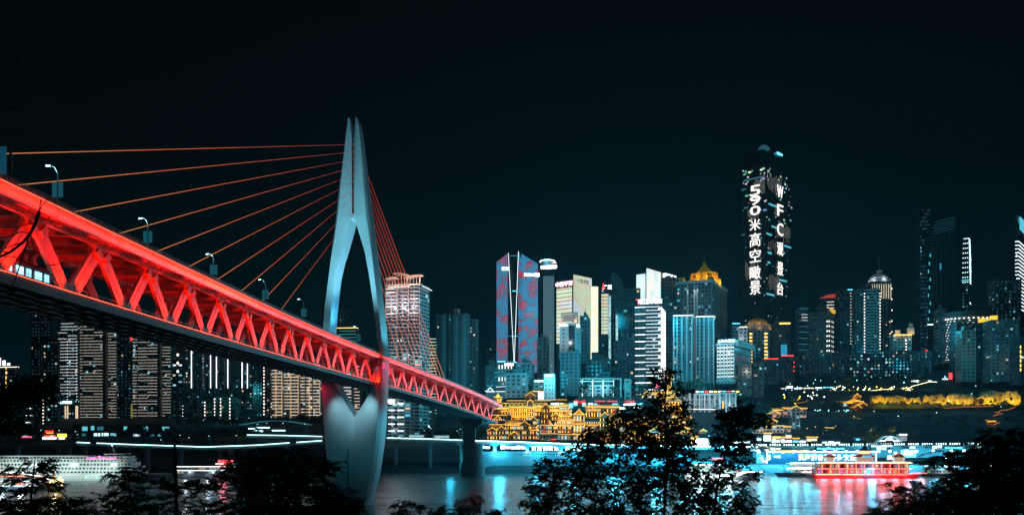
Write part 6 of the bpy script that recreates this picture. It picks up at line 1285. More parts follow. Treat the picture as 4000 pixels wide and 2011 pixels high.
# ================================================================== right bank
ROCK = mat('cliff_rock', (.38, .30, .16), .85, nz=.35, nscale=.12, bump=.9)
def cliff(label, x0, x1, yt_, yb_, D, seed, lamps=3, gain=1.0):
    r = thing('rock_cliff', label, 'cliff', at(x0, yb_, D), group='floodlit rock cliffs'); Wd = (x1-x0)*D/F; H = (yb_-yt_)*D/F; rr2 = random.Random(seed); nx_, nz_ = max(8, int(Wd/.8)), 16; b = B(); ph = [rr2.uniform(0, 6) for _ in range(6)]
    prof = lambda x: 1+.05*math.sin(x*.35+ph[0])+.04*math.sin(x*.9+ph[1])
    for j in range(nz_+1):
        for i in range(nx_+1):
            x = Wd*i/nx_; q = j/nz_; e_ = min(i, nx_-i)/nx_*8; zz = H*q*prof(x)*min(1, .8+e_*.3)
            y = 1.0*q+mnoise.noise((x*.12+seed, q*.8, .3))*2.6+mnoise.noise((x*.45+seed, q*1.6, .7))*1.5+abs(mnoise.noise((x*.9, q*5, seed)))*.9+rr2.uniform(-.12, .12)
            b.v.append((x, y, zz-1))
    for j in range(nz_):
        for i in range(nx_): a = j*(nx_+1)+i; b.f.append((a, a+1, a+nx_+2, a+nx_+1)); b.c.append(None)
    n0 = len(b.v); 
    for i in range(nx_+1): v = b.v[nz_*(nx_+1)+i]; b.v.append((v[0], v[1]+9, v[2]+.5))
    for i in range(nx_): a = nz_*(nx_+1)+i; b.f.append((a, a+1, n0+i+1, n0+i)); b.c.append(None)
    b.build('rock_face', ROCK, r)
    for i in range(lamps):
        w_ = Wd/lamps; lamp('cliff_light', 'AREA', (w_*(i+.5), -7, 1.0), (1, .63, .01), 85*w_*gain*rr2.uniform(.5, 1.5), size=w_*1.1, sizey=.8, target=(w_*(i+.5), 3, H*.62), parent=r, spread=75)
    return r
for i, (x0, x1, y0, y1, g, lab) in enumerate([(3142, 3196, 1568, 1612, .5, 'small'), (3200, 3262, 1566, 1614, .45, 'broad dim'), (3264, 3290, 1560, 1612, .6, 'narrow mossy'), (3400, 3552, 1542, 1602, 1.3, 'widest and brightest'), (3550, 3602, 1548, 1600, 1.0, 'blunt'), (3606, 3694, 1538, 1598, .9, 'tall cracked'), (3698, 3812, 1534, 1594, .85, 'columned'), (3832, 3984, 1526, 1590, .9, 'far right, half wooded')]):
    cliff(lab+' amber-lit cliff on the hillside', x0, x1, y0, y1, 748, 20+i, lamps=max(1, int((x1-x0)/28)), gain=g)
# golden pavilions on the cliff
PG = 'golden pavilions on the cliff'
def pav2(label, x0, x1, yt_, yb_, D, rf='gable', ri=2.6, fl=1): return house(label, x0, x1, yt_, yb_, D, floors=fl, roof=rf, rise=ri, lit=.1, group=PG, cols=2, collamp=False, amber=.9, name='hill_pavilion')
pav2('topmost gable pavilion with a bright V of light above the cliff', 3334, 3360, 1549, 1562, 742); pav2('golden hipped terrace pavilion beneath the topmost gable', 3316, 3366, 1567, 1578, 738, 'hip', 2.4); pav2('golden flat terrace left of the hipped pavilion', 3292, 3328, 1573, 1588, 736, 'eave', 1.6); pav2('right small gable pavilion over the dark balcony', 3356, 3384, 1582, 1594, 732); pav2('lower small gable pavilion overlapping the right one', 3334, 3362, 1592, 1604, 728); pav2('tiny gateway pavilion standing before the columned cliffs at the right', 3816, 3842, 1558, 1580, 744, 'gable', 1.4); pav2('lone warm cottage low on the dark slope at the right', 3854, 3886, 1645, 1656, 668, 'eave', 1.2); pav2('white arched shrine with warm lamps halfway down the slope', 3328, 3356, 1634, 1652, 690, 'hip', 1.4)
# strings of path lights
def path_line(label, pts, D, m, r=.16):
    root = thing('light_line', label, 'light line', at(pts[0][0], pts[0][1], D), group='light lines on the hillside')
    for a, c in zip(pts[:-1], pts[1:]): B().tube(at(*a, D)-root.location, at(*c, D)-root.location, r, k=4).build('light_tube', m, root)
GL2 = glow('hill_gold_line', (1, .66, .2), 1.8); OR2 = glow('hill_orange_line', (1, .3, .08), 1.1)
path_line('warm white light line of the long covered gallery on the hilltop', [(3388, 1526), (3450, 1520), (3510, 1517), (3556, 1514), (3562, 1508), (3600, 1498), (3632, 1490), (3660, 1491)], 780, glow('gallery_line', (1, .86, .5), 2.6), .3)
path_line('short golden roof line left of the covered gallery', [(3300, 1528), (3330, 1525), (3368, 1525), (3378, 1529)], 776, GL2, .22)
path_line('orange line below the cliffs at the right', [(3686, 1594), (3712, 1592), (3760, 1588), (3830, 1587), (3880, 1586)], 735, OR2)
path_line('zigzag orange stair line at the far right', [(3884, 1608), (3900, 1610), (3908, 1602), (3940, 1598), (3966, 1588)], 700, OR2); path_line('lower zigzag orange stair line at the far right', [(3880, 1624), (3900, 1616), (3918, 1614)], 690, OR2)
path_line('short orange line beside the lone cottage', [(3882, 1658), (3894, 1652), (3906, 1649)], 665, OR2); path_line('thin orange diagonal below the cliff pavilions', [(3285, 1620), (3322, 1630), (3358, 1638)], 700, OR2, .1); path_line('forked orange line under the white shrine', [(3304, 1660), (3320, 1659), (3336, 1666)], 680, OR2, .12); path_line('second fork line under the white shrine', [(3322, 1655), (3340, 1647), (3352, 1642)], 682, OR2, .12)
path_line('short golden double line alone on the dark slope', [(3222, 1669), (3240, 1670), (3258, 1670)], 660, GL2, .3); path_line('orange path line left above the stilt houses', [(3080, 1575), (3110, 1573), (3140, 1571), (3158, 1562)], 720, OR2, .12)
# shops and lamps on the hilltop road
UP = 'lit shops on the hilltop road'
for i, (x0, x1, y0, y1, m, lab) in enumerate([(3050, 3066, 1514, 1523, SHW, 'warm small shop at the left end of the hilltop road'), (3072, 3098, 1506, 1520, SHW, 'two-level shop with a yellow sign on the hilltop road'), (3102, 3134, 1512, 1520, SHB, 'white shop in the middle of the left hilltop row'), (3138, 3180, 1512, 1519, SHW, 'shop with warm arcade on the hilltop road'), (3184, 3212, 1511, 1519, SHB, 'bluish shop on the hilltop road'), (3214, 3268, 1509, 1516, SHC, 'long cyan shop at the right end of the left hilltop row'), (3560, 3640, 1484, 1491, SHB, 'long bright white hall above the covered gallery'), (3680, 3704, 1476, 1484, SHB, 'white-lit shop beside the red outlined house'), (3178, 3204, 1540, 1549, SHB, 'bluish lit kiosk on the slope below the hilltop road'), (3242, 3282, 1534, 1541, glow('dim_white_shop', (.8, .9, .9), .7), 'dim white verandah above the cliff')]):
    shopfront(x0, x1, y0, y1, 790 if y0 < 1530 else 760, lab, m, group=UP, depth=5)
r = shopfront(3706, 3748, 1452, 1482, 800, 'red outlined house with stacked red lamps on the hilltop', G_RED, group=UP); 
LG = 'small lamps dotted over the hillside'
def lampthing(x, y, D, label, m, s=.5, group=LG, h=2.2):
    p = at(x, y, D); r = thing('hill_lamp', label, 'lamp', (p.x, p.y, p.z-h), group=group); B().tube((0, 0, 0), (0, 0, h-.1), .07, k=4).build('post', STEELD, r)
    me = UNIT.get(('ball', m.name))
    if not me:
        bm = bmesh.new(); bmesh.ops.create_icosphere(bm, subdivisions=1, radius=1); me = bpy.data.meshes.new('globe'); bm.to_mesh(me); bm.free(); me.materials.append(m); UNIT[('ball', m.name)] = me
    o = bpy.data.objects.new('globe', me); COL.objects.link(o); o.parent = r; o.location = (0, 0, h); o.scale = (s, s, s); return r
LC = {'c': glow('globe_cyan', (.3, .85, 1), 4), 'w': glow('globe_white', (1, .95, .85), 4), 'y': glow('globe_yellow', (1, .72, .05), 2.6), 'r': glow('globe_red', (1, .05, .04), 3), 'o': glow('globe_orange', (1, .4, .1), 2.5)}
rl = random.Random(11)
for c, n_, box, D, s_, lab in (('w', 26, (3230, 3560, 1506, 1524), 785, .55, 'white globe lamp along the hilltop gallery'), ('y', 22, (3230, 3570, 1508, 1526), 783, .6, 'yellow globe lamp along the hilltop gallery'), ('c', 34, (3160, 3330, 1600, 1618), 735, .45, 'small cyan lamp at the foot of the cliffs'), ('c', 16, (3040, 3280, 1480, 1560), 770, .4, 'small cyan lamp above the stilt houses'), ('y', 18, (3050, 3130, 1545, 1580), 730, .6, 'small yellow lamp among the trees above the stilt houses'), ('w', 12, (3060, 3220, 1530, 1560), 740, .55, 'white lamp on the slope above the stilt houses'), ('c', 16, (3280, 3700, 1470, 1500), 800, .5, 'cyan lamp in the trees along the hilltop'), ('w', 9, (3290, 3900, 1600, 1690), 690, .35, 'tiny white lamp alone on the dark slope'), ('c', 8, (3680, 3990, 1470, 1610), 740, .4, 'tiny cyan lamp on the far right slope'), ('o', 6, (3140, 3300, 1660, 1700), 650, .3, 'tiny orange lamp low on the dark slope'), ('r', 4, (3150, 3330, 1690, 1700), 640, .25, 'tiny red lamp low on the dark slope')):
    for _ in range(n_): lampthing(rl.uniform(box[0], box[1]), rl.uniform(box[2], box[3]), D+rl.uniform(-6, 6), lab, LC[c], s_*rl.uniform(.7, 1.3), group=lab.replace('lamp', 'lamps', 1))
for x, y, D, c, p_ in ((3440, 1680, 640, (.9, .75, .05), 900), (3400, 1680, 640, (.9, .75, .05), 500), (3490, 1682, 640, (.9, .6, .05), 500), (3080, 1560, 725, (.8, .8, .3), 900), (3640, 1492, 770, (.9, 1, .6), 900), (3320, 1480, 790, (.6, .6, .2), 600), (3570, 1515, 775, (1, .8, .2), 500), (3200, 1612, 730, (.1, .7, 1), 900)): lamp('garden_light', 'POINT', at(x, y, D), c, p_, size=.5)
# riverside shops on the right, row of white-lit stalls
RG = 'bright stalls along the right riverside road'
for i, (x0, x1, y0, y1, m, lab, sg, sm) in enumerate([(2956, 2974, 1708, 1720, SHB, 'cyan-lit stall next to the big tree on the right riverside road', None, None), (2982, 3012, 1696, 1724, SHB, 'tall bright white stall with orange sign strip', None, None), (3014, 3048, 1712, 1732, SHB, 'wide white-lit stall under an orange awning', '重庆小面', LANT), (3050, 3066, 1712, 1730, SHB, 'narrow white-lit stall between the orange awning and the red house', None, None), (3068, 3092, 1696, 1712, glow('pinkish_house', (1, .4, .25), 2.2), 'red lit upper house above the stalls', None, None), (3068, 3094, 1716, 1728, SHB, 'white-lit stall under the red lit house', None, None), (3096, 3120, 1716, 1728, SHC, 'stall with an orange roof right of the red house', None, None), (3122, 3148, 1716, 1730, SHB, 'bright stall with blue-white front, middle of the row', None, None), (3150, 3192, 1712, 1724, glow('yellowish_shop', (1, .85, .4), 2.2), 'yellow-lit tiered stall by the small trees', None, None), (3212, 3232, 1722, 1730, SHB, 'white stall left of the dark slope', None, None), (3234, 3282, 1722, 1732, SHB, 'longest white-lit stall in the row', None, None), (3342, 3378, 1710, 1718, SHC, 'cyan-lit stall left of the white arched entrance', None, None)]):
    r = shopfront(x0, x1, y0, y1, 622, lab, m, sg, sm, group=RG, depth=5)
    if 'orange' in lab or 'tiered' in lab: eave_roof(r, 0, (x1-x0)*622/F, (y1-y0)*622/F+.8, dep=1.5, rise=.9)
for x, p_ in ((2980, 5000), (3040, 5000), (3100, 3000), (3180, 1800), (3260, 2500), (3380, 1800), (3560, 1600), (3700, 1500)): lamp('stall_glow', 'POINT', at(x, 1712, 610), (.45, .9, 1), p_*.6, size=2)
# retaining wall of the terminal, roadway on top
TW = mat('terminal_wall', (.32, .36, .38), .6, nz=.15, nscale=.1)
ribbon([(2940, 1741, 606), (3100, 1740, 606), (3500, 1738, 606), (3700, 1736, 606), (4300, 1732, 606)], 'retaining_wall', TW, -14, 0, 2)
ribbon([(2940, 1740.5, 608.2), (3500, 1737.5, 608.2), (4300, 1731.5, 608.2)], 'road', ASPH, -1.5, 0, 14)
ribbon([(2700, 1813, 588.4), (3450, 1815, 588.4), (4300, 1819, 588.4)], 'terminal_terrace', EMB, -1, .0, 18)
o = bpy.data.objects['retaining_wall']
r = bpy.data.objects.new('x', None); bpy.data.objects.remove(r)
# lantern bollards on the parapet
x = 2938; i = 0
first = None
while x < 3860:
    y = np.interp(x, [2940, 3500, 4300], [1741, 1738, 1732]); p = at(x, y, 606)
    if first is None:
        first = thing('parapet_lamp', 'small white lamp on the riverside parapet', 'lamp', p, group='row of small white lamps on the riverside parapet')
        cube('post', CONC, first, -.3, .3, .1, .6, 0, 1.3); cube('lamp_face', glow('parapet_face', (.75, .97, 1), 4.5), first, -.3, .3, -.05, .08, .25, 1.3)
    else: c = copy_tree(first); c.location = p
    x += 9 if i % 5 else 18; i += 1
for x0, x1, yy in ((2940, 3860, 1738),): path_line('thin pale rail line below the parapet lamps', [(2940, 1742), (3500, 1740), (3860, 1738)], 605, glow('rail_glow', (.08, .4, .5), .7), .12)
path_line('yellow handrail light line stepping down to the terminal', [(2971, 1743), (2971, 1737), (2980, 1738), (3010, 1750), (3034, 1759), (3060, 1758), (3158, 1757), (3164, 1761)], 602, glow('handrail_yellow', (1, .72, .15), 2.2), .16)
# lower terminal building
TG = 'lit fronts of the passenger terminal'
for (x0, x1, y0, y1, m, lab) in [(2860, 2930, 1722, 1730, SHB, 'white terrace front behind the tree, right of the LED screen'), (2930, 3005, 1752, 1762, SHW, 'warm-lit terrace cafe at the start of the terminal'), (3008, 3092, 1745, 1756, SHB, 'long white lit terminal front above the left wall'), (3190, 3300, 1745, 1757, SHC, 'terminal front with vertical bluish glass strips'), (3402, 3486, 1737, 1746, glow('terminal_strip', (.8, 1, 1), 4), 'bright white strip canopy over the ticket windows'), (3404, 3482, 1747, 1756, SHB, 'ticket windows below the white strip canopy'), (3530, 3576, 1741, 1751, SHB, 'white neon front with a red top line'), (3622, 3680, 1738, 1750, SHB, 'bright kiosk at the foot of the far terminal stairs'), (3690, 3760, 1742, 1752, SHC, 'cyan front farther right along the terminal'), (3780, 3850, 1740, 1750, SHB, 'last lit terminal front before the dark trees')]:
    shopfront(x0, x1, y0, y1, 602, lab, m, group=TG, depth=3)
r = thing('terminal_sign', 'huge blue sign board with white characters welcoming visitors to the terminal', 'sign', at(2994, 1813, 590)); s_ = 590/F; Wd = 430*s_; H = 50*s_
cube('board', mat('sign_blue', (.004, .035, .08), .5, em=(.0, .33, .55), st=.12), r, 0, Wd, 0, 1, 0, H)
FRM = glow('sign_frame_white', (.85, 1, 1), 5); cube('frame', FRM, r, 0, Wd, -.25, 0, H-.25, H+.2); cube('frame', FRM, r, 0, .5, -.25, 0, .8, H); cube('frame', FRM, r, Wd-.5, Wd, -.25, 0, .8, H)
for i, ch in enumerate('洪崖洞客运码头欢迎您'): text(r, ch, 4.3, ((3128-2994)*s_+i*25.2*s_, -.4, H*.56), glow('terminal_letters', (.92, 1, 1), 2.4), width=3.9, bold=.03)
text(r, 'WELCOME TO HONGYADONG PASSENGER TERMINAL', 1.0, (Wd*.57, -.4, H*.12), MATS['terminal_letters'], width=Wd*.66)
text(r, '交运', 1.6, (7.4, -.4, H*.62), MATS['terminal_letters'], width=5.0); B().yprism([(1.6+1.3*math.cos(a_*math.pi/4), H*.55+2.0*math.sin(a_*math.pi/4)) for a_ in range(8)], -.4, -.1).build('emblem', MATS['terminal_letters'], r)
text(r, '两江游', 2.2, (Wd*.935, -.4, H*.62), MATS['terminal_letters'], width=6)
r = thing('wall_sign', 'red and white signs on the slanted wall left of the blue sign board', 'sign', at(2955, 1792, 592)); B().yprism([(0, -3), (12, -3), (12, -1), (0, 5)], .1, .6).build('slanted_wall', TW, r)
text(r, '三峡', 2.0, (3.2, -.2, .8), glow('salmon_letters', (1, .2, .18), 2), width=2.6); text(r, '游轮旅游', 1.3, (7, -.2, -1.6), FRM, width=6)
r = thing('arched_entrance', 'white arched entrance canopy on the road above the terminal', 'canopy', at(3424, 1725, 612)); b = B(); pts = [(0, 0), (4.5, 3.2), (6.5, 4.0), (11.5, 4.0), (13.5, 3.2), (18, 0)]
for a, c in zip(pts[:-1], pts[1:]): b.beam((a[0], 0, a[1]), (c[0], 0, c[1]), 3, .6, up=(0, 0, 1)); b.beam((a[0], 1.6, a[1]), (c[0], 1.6, c[1]), 3, .4)
b.build('arch_roof', WHITE, r)
for x in (0, 18): cube('arch_post', WHITE, r, x-.3, x+.3, -.3, .3, -3, 0)
for x0, x1, z in ((2, 6, .4), (6, 12, 1.2), (7, 11, 2.4), (12, 16, .3)): cube('lit_sign', G_SIGNW, r, x0, x1, -.5, -.3, z, z+.6)
lamp('entrance_light', 'POINT', (9, -4, 2), (.9, .95, 1), 700, size=.4, parent=r)
r = thing('roof_sign_hall', 'small hall with two white arched lights below the dark slope', 'building', at(3512, 1706, 625)); B().box(0, 6, 0, 4, -3, 2).build('wall', wall('white'), r)
for x in (0, 3.2): cube('arched_light', G_SIGNW, r, x, x+2.6, -.3, -.1, 1.6, 2.2)
lamp('hall_light', 'POINT', (3, -3, -1), (.95, .9, 1), 200, size=.3, parent=r)
r = thing('white_box_booth', 'white square booth with a glowing window above the quay slope', 'booth', at(3530, 1784, 588)); B().box(0, 8.5, 0, 5, 0, 5).build('wall', WHITE, r); cube('lit_window', FRM, r, .8, 6.2, -.15, -.05, 1.8, 3.8)
r = thing('script_sign', 'white script neon with a red underline right of the blue sign board', 'sign', at(3466, 1793, 590)); text(r, '洪崖洞', 2.2, (4.2, -.2, 1.6), FRM, width=8); cube('underline', G_RED, r, .6, 7.8, -.1, 0, -.1, .15); cube('backing', TW, r, 0, 8.4, .1, .3, -.2, 3)
# floodlamps on posts
FG = 'bright floodlamps along the terminal'
fl0 = None
for i, (x, y) in enumerate([(2880, 1767), (2962, 1765), (3017, 1765), (3056, 1766), (3095, 1764), (3140, 1763), (3178, 1762), (3218, 1763), (3260, 1763), (3301, 1763), (3345, 1762), (3386, 1762), (3428, 1762), (3472, 1762), (3493, 1769), (3537, 1761), (3576, 1762), (3640, 1760), (3711, 1760), (3760, 1760), (3690, 1787)]):
    p = at(x, y, 589)
    r = thing('floodlamp', 'bright floodlamp on a post along the passenger terminal', 'floodlamp', (p.x, p.y-1.5, p.z-3.5), group=FG) if fl0 is None else copy_tree(fl0)
    r.location = (p.x, p.y-1.5, p.z-3.5)
    if fl0 is None:
        fl0 = r; B().tube((0, 0, 0), (0, 0, 3.3), .1, k=5).build('post', STEELD, r); B().loft([[(-.75, -.35, 3.2), (.75, -.35, 3.2), (.55, .35, 3.2), (-.55, .35, 3.2)], [(-.75, -.55, 4.3), (.75, -.55, 4.3), (.55, .35, 4.1), (-.55, .35, 4.1)]]).build('lamp_head', glow('flood_face', (.55, .95, 1), 14), r, fix=True)
    lamp('flood_beam', 'POINT', (p.x, p.y-6.0, p.z-1.0), (.045, .66, 1), 8500, size=1.2)
r = thing('led_screen', 'glaring white LED screen on the road behind the big tree', 'screen', at(2718, 1741, 605)); cube('panel', glow('led_screen_white', (.8, 1, 1), 16), r, 0, 8.5, 0, .4, .8, 5); cube('stand', STEELD, r, -.3, 8.8, .4, .9, 0, 5.3); B().tube((9.6, .3, 0), (9.6, .3, 8), .2).build('mast', CONC, r)
lamp('screen_glow', 'POINT', at(2732, 1728, 598), (.35, .9, 1), 26000, size=2)
house('small golden gate roof on a red banner post above the LED screen', 2738, 2756, 1684, 1692, 618, floors=1, roof='gable', rise=1.4, cols=1, lit=0, collamp=False, amber=.4)
house('orange restaurant front left of the LED screen', 2700, 2724, 1704, 1736, 612, floors=2, roof='eave', rise=1.2, cols=3, lit=.9, room=[(1, .4, .2), (1, .8, .6)], amber=.8)
r = thing('red_message_board', 'red LED character board on the quay behind the right tree', 'sign', at(2772, 1798, 592)); cube('board', wall('dark'), r, 0, 10.5, 0, .4, 0, 2.2); text(r, '欢迎乘坐', 1.6, (5.2, -.15, 1.1), G_RED, width=9)
# quay stairs
for i, (x, yt_) in enumerate([(2968, 1814), (3204, 1816), (3300, 1816), (3540, 1816), (3560, 1816), (3650, 1818)]):
    r = thing('quay_stair', 'pale stair down the quay slope, '+['behind the bow of the white ship', 'left of the red pleasure boat', 'behind the red pleasure boat', 'right of the red pleasure boat', 'paired with its neighbour right of the red boat', 'beside the far right boats'][i], 'stair', at(x, yt_, 588)); p0 = Vector((0, -.1, .1)); p1 = Vector((3.6, -17.5, -r.location.z*.9+.4))
    B().beam(p0, p1, .5, .3).build('flight', CONC, r)
# ================================================================== boats
HULLW = mat('hull_white', (.55, .56, .54), .45, nz=.08, nscale=.2); HULLD = mat('hull_dark', (.05, .06, .08), .5, nz=.15, nscale=.3); HULLR = mat('hull_red', (.30, .03, .03), .45, nz=.1, nscale=.3)
def hull(r, L, Wd, H, m, bow=1, rake=5, stern=1.5):
    rings = []
    for z, q, e in ((-1.2, .75, .0), (0, .9, .35), (H*.6, 1, .7), (H, 1.0, 1.0)):
        xb_ = L/2+bow*0; pts = [(-L/2-(stern*e if bow > 0 else 0), -Wd/2*q), (L/2-rake, -Wd/2*q), (L/2-rake*.4+rake*.5*e, -Wd/2*q*.55), (L/2+rake*e, 0), (L/2-rake*.4+rake*.5*e, Wd/2*q*.55), (L/2-rake, Wd/2*q), (-L/2-(stern*e if bow > 0 else 0), Wd/2*q)]
        rings.append([(bow*x, y, z) for x, y in pts])
    return B().loft(rings).build('hull', m, r, fix=True, smooth=True)
def deckhouse(r, x0, x1, y, z0, z1, m, n, lit, pal, seed, name='deck', wh=(.25, .75), em=1):
    B().box(x0, x1, -y, y, z0, z1-.12).box(x0-.6, x1+.6, -y-.5, y+.5, z1-.12, z1+.05).build(name, m, r); rr2 = random.Random(seed); w = B()
    for i in range(n):
        xa = x0+(x1-x0)*(i+.18)/n; xb_ = x0+(x1-x0)*(i+.82)/n; c = (0, 0, 0)
        if rr2.random() < lit: c = tuple(v*rr2.uniform(.3, 1)*em for v in rr2.choice(pal))
        zz0, zz1 = z0+(z1-z0)*wh[0], z0+(z1-z0)*wh[1]; w.quad((xa, -y-.04, zz0), (xb_, -y-.04, zz0), (xb_, -y-.04, zz1), (xa, -y-.04, zz1), c)
    w.build('window', GL, r)['kind'] = 'stuff'
# white cruise ship
D = 505; s_ = D/F; r = thing('cruise_ship', 'long white river cruise ship with four window rows and pink roof letters', 'ship', (wx(250, D), D+9, 0)); 
hull(r, 104, 15, 4.2, HULLW, rake=9)
for k in range(4): deckhouse(r, -52, 44-k*2.5, 6.9-.1*k, 4.2+k*2.3, 6.5+k*2.3, HULLW, 44, .35, [(.5, .42, .3), (.3, .5, .5), (.6, .5, .4)], k, em=.45)
deckhouse(r, -40, 12, 5.5, 13.4, 15.2, HULLW, 24, .2, [(.3, .4, .4)], 9, em=.4); deckhouse(r, 17, 36, 5, 13.4, 14.8, HULLW, 8, .2, [(.3, .4, .4)], 10)
cube('sun_deck_roof', HULLW, r, 22, 34, -5, 5, 16, 16.3)
for x in (23, 28, 33): cube('roof_post', HULLW, r, x-.1, x+.1, -4.8, -4.6, 14.8, 16)
B().tube((27, 0, 15), (24.5, 0, 21), .35, .15).build('mast', HULLW, r); cube('mast_lamp', G_COOL, r, 24.2, 24.8, -.3, .3, 21, 21.6)
text(r, '长江黄金', 1.3, (15.5, -7.2, 13.9), G_PINK, width=6); text(r, '邮轮 CRUISES', 1.0, (26, -7.2, 13.9), G_PINK, width=8.5); B().yprism([(20.4+(1.2 if i % 2 == 0 else .5)*math.sin(i*math.pi/5), 14.4+(1.2 if i % 2 == 0 else .5)*math.cos(i*math.pi/5)) for i in range(10)], -7.4, -7.2).build('star', G_PINK, r, fix=True)
for x in (-6, 12, 18.5, 24.5, 34): cube('hull_lamp', G_CYAN, r, x, x+.8, -7.75, -7.5, 2.0, 2.7)
for x in (-30, -5, 20): lamp('ship_flood_and_fill', 'SPOT', (x, -26, 9), (.72, .97, .95), 24000, size=1.5, target=(x, 0, 4), parent=r, angle=115, blend=1)  # spots added out over the water to brighten the white ship
# illuminated dragon boat
D = 428; r = thing('dragon_pleasure_boat', 'glittering pleasure boat with a glowing yellow dragon head at its bow', 'boat', (wx(60, D), D+5, 0)); hull(r, 38, 9, 2.4, HULLD, rake=5)
WP = [(1, .9, .75), (.4, .85, 1), (1, .5, .3)]
deckhouse(r, -20, 15, 4.2, 2.4, 5.0, mat('boat_red_wood', (.25, .06, .05), .5), 16, .8, WP, 1, em=.9); deckhouse(r, -20, 12, 4.0, 5.0, 7.6, MATS['boat_red_wood'], 14, .8, WP, 2, em=.9); deckhouse(r, -20, 6, 3.4, 7.6, 9.4, MATS['boat_red_wood'], 10, .6, WP, 3)
for z, x1 in ((2.6, 17), (5.1, 13)):
    for i in range(int((x1+20)/1.0)): cube('string_lamp', glow('string_lamp', (.55, .95, 1), 3.5), r, -20+i*1.0, -19.5+i*1.0, -5.0, -4.75, z, z+.3)
cube('roof_light', G_SIGNW, r, -20, 4, -4.5, -4.2, 9.4, 9.8); cube('roof_light', glow('coral_line', (1, .35, .25), 3), r, -8, 14, -4.5, -4.2, 7.5, 7.8)
text(r, '朝天扬帆', 1.8, (-13, -3.6, 11.2), glow('pink_boat_letters', (1, .25, .35), 3.5), width=9); cube('sign_rail', STEELD, r, -18, -8, -3.4, -3.2, 9.9, 10.2)
dg_ = bpy.data.objects.new('dragon_head', None); COL.objects.link(dg_); dg_.parent = r; dg_.location = (20, -1, 2.5)
GD2 = glow('dragon_gold', (1, .78, .35), 1.9); spine = [(-4.5, 0, 2.2, .9), (-2.6, 0, 2.6, 1.0), (-.8, 0, 2.5, 1.0), (.4, 0, 1.6, .8), (.7, 0, .3, .7), (.2, 0, -1.0, .55)]
b = B(); b.loft([[(x+rr_*.9*math.cos(2*math.pi*i/10)*.3, rr_*math.sin(2*math.pi*i/10), z+rr_*math.cos(2*math.pi*i/10)) for i in range(10)] for x, _, z, rr_ in spine]); b.build('neck', GD2, dg_, smooth=True, fix=True)
def blob(parent, name, m, c, sc):
    bm = bmesh.new(); bmesh.ops.create_icosphere(bm, subdivisions=2, radius=1); me = bpy.data.meshes.new(name); bm.to_mesh(me); bm.free(); me.materials.append(m); me.shade_smooth(); o = bpy.data.objects.new(name, me); COL.objects.link(o); o.parent = parent; o.location = c; o.scale = sc; return o
blob(dg_, 'snout', GD2, (1.3, 0, 3.0), (1.3, .6, .55)); blob(dg_, 'skull', GD2, (.1, 0, 3.5), (1.1, .8, .8)); blob(dg_, 'horn', GD2, (.4, 0, 4.5), (.9, .25, .4)); blob(dg_, 'jaw', GD2, (1.4, 0, 2.0), (.9, .4, .3)); blob(dg_, 'beard', GD2, (1.4, 0, .9), (.35, .3, 1.1)); blob(dg_, 'orange_fin', glow('orange_fin', (1, .25, .03), 1.6), (-2.6, -.5, 5.0), (1.1, .3, .6)); 
lamp('dragon_glow', 'POINT', (20, -6, 5), (1, .8, .4), 1500, size=.8, parent=r)
for x in (-16, -6, 4): lamp('added_boat_glow', 'POINT', (x, -7.5, 3), (.6, .9, 1), 3000, size=.8, parent=r)  # lamps added off the side, for streaks on the water
B().tube((14, -4, 7), (19.5, -1, 4), .2).tube((-2, -3.4, 9.5), (13, -3.6, 7.6), .15).build('festoon_pole', G_COOL, r)
# ferry with red letters
D = 531; r = thing('moored_ferry', 'low dark ferry with two white light lines and red roof letters', 'ferry', (wx(820, D), D+5, 0)); hull(r, 44, 9, 2.6, HULLD, rake=4)
deckhouse(r, -21, 14, 4.2, 2.6, 5.2, HULLD, 16, .5, [(.8, .8, .8), (.3, .7, .8)], 4, em=.7); deckhouse(r, -21, 15, 4.2, 5.2, 7.6, HULLD, 16, .5, [(.8, .8, .8), (1, .8, .5)], 5, em=.7); deckhouse(r, 4, 14, 3.5, 7.6, 9.2, HULLW, 5, .6, [(1, .4, .5)], 6)
cube('light_strip', G_WHITE, r, -21, 16, -4.95, -4.7, 7.4, 7.75); cube('light_strip', G_COOL, r, -21, 15, -4.95, -4.7, 5.0, 5.35); cube('light_strip', G_WHITE, r, 3, 15, -4.2, -3.9, 9.2, 9.5)
text(r, '长航文旅', 1.9, (9.4, -3.8, 10.8), glow('ferry_red', (1, .06, .07), 7), width=9.6); cube('hull_lamp', G_COOL, r, 8, 10, -4.8, -4.6, 3.6, 4)
lamp('added_boat_glow', 'POINT', (9, -7.5, 8.5), (1, .10, .14), 3000, size=.7, parent=r)
for x in (-14, 0): lamp('added_boat_glow', 'POINT', (x, -8, 4), (.8, .95, 1), 1400, size=.7, parent=r)
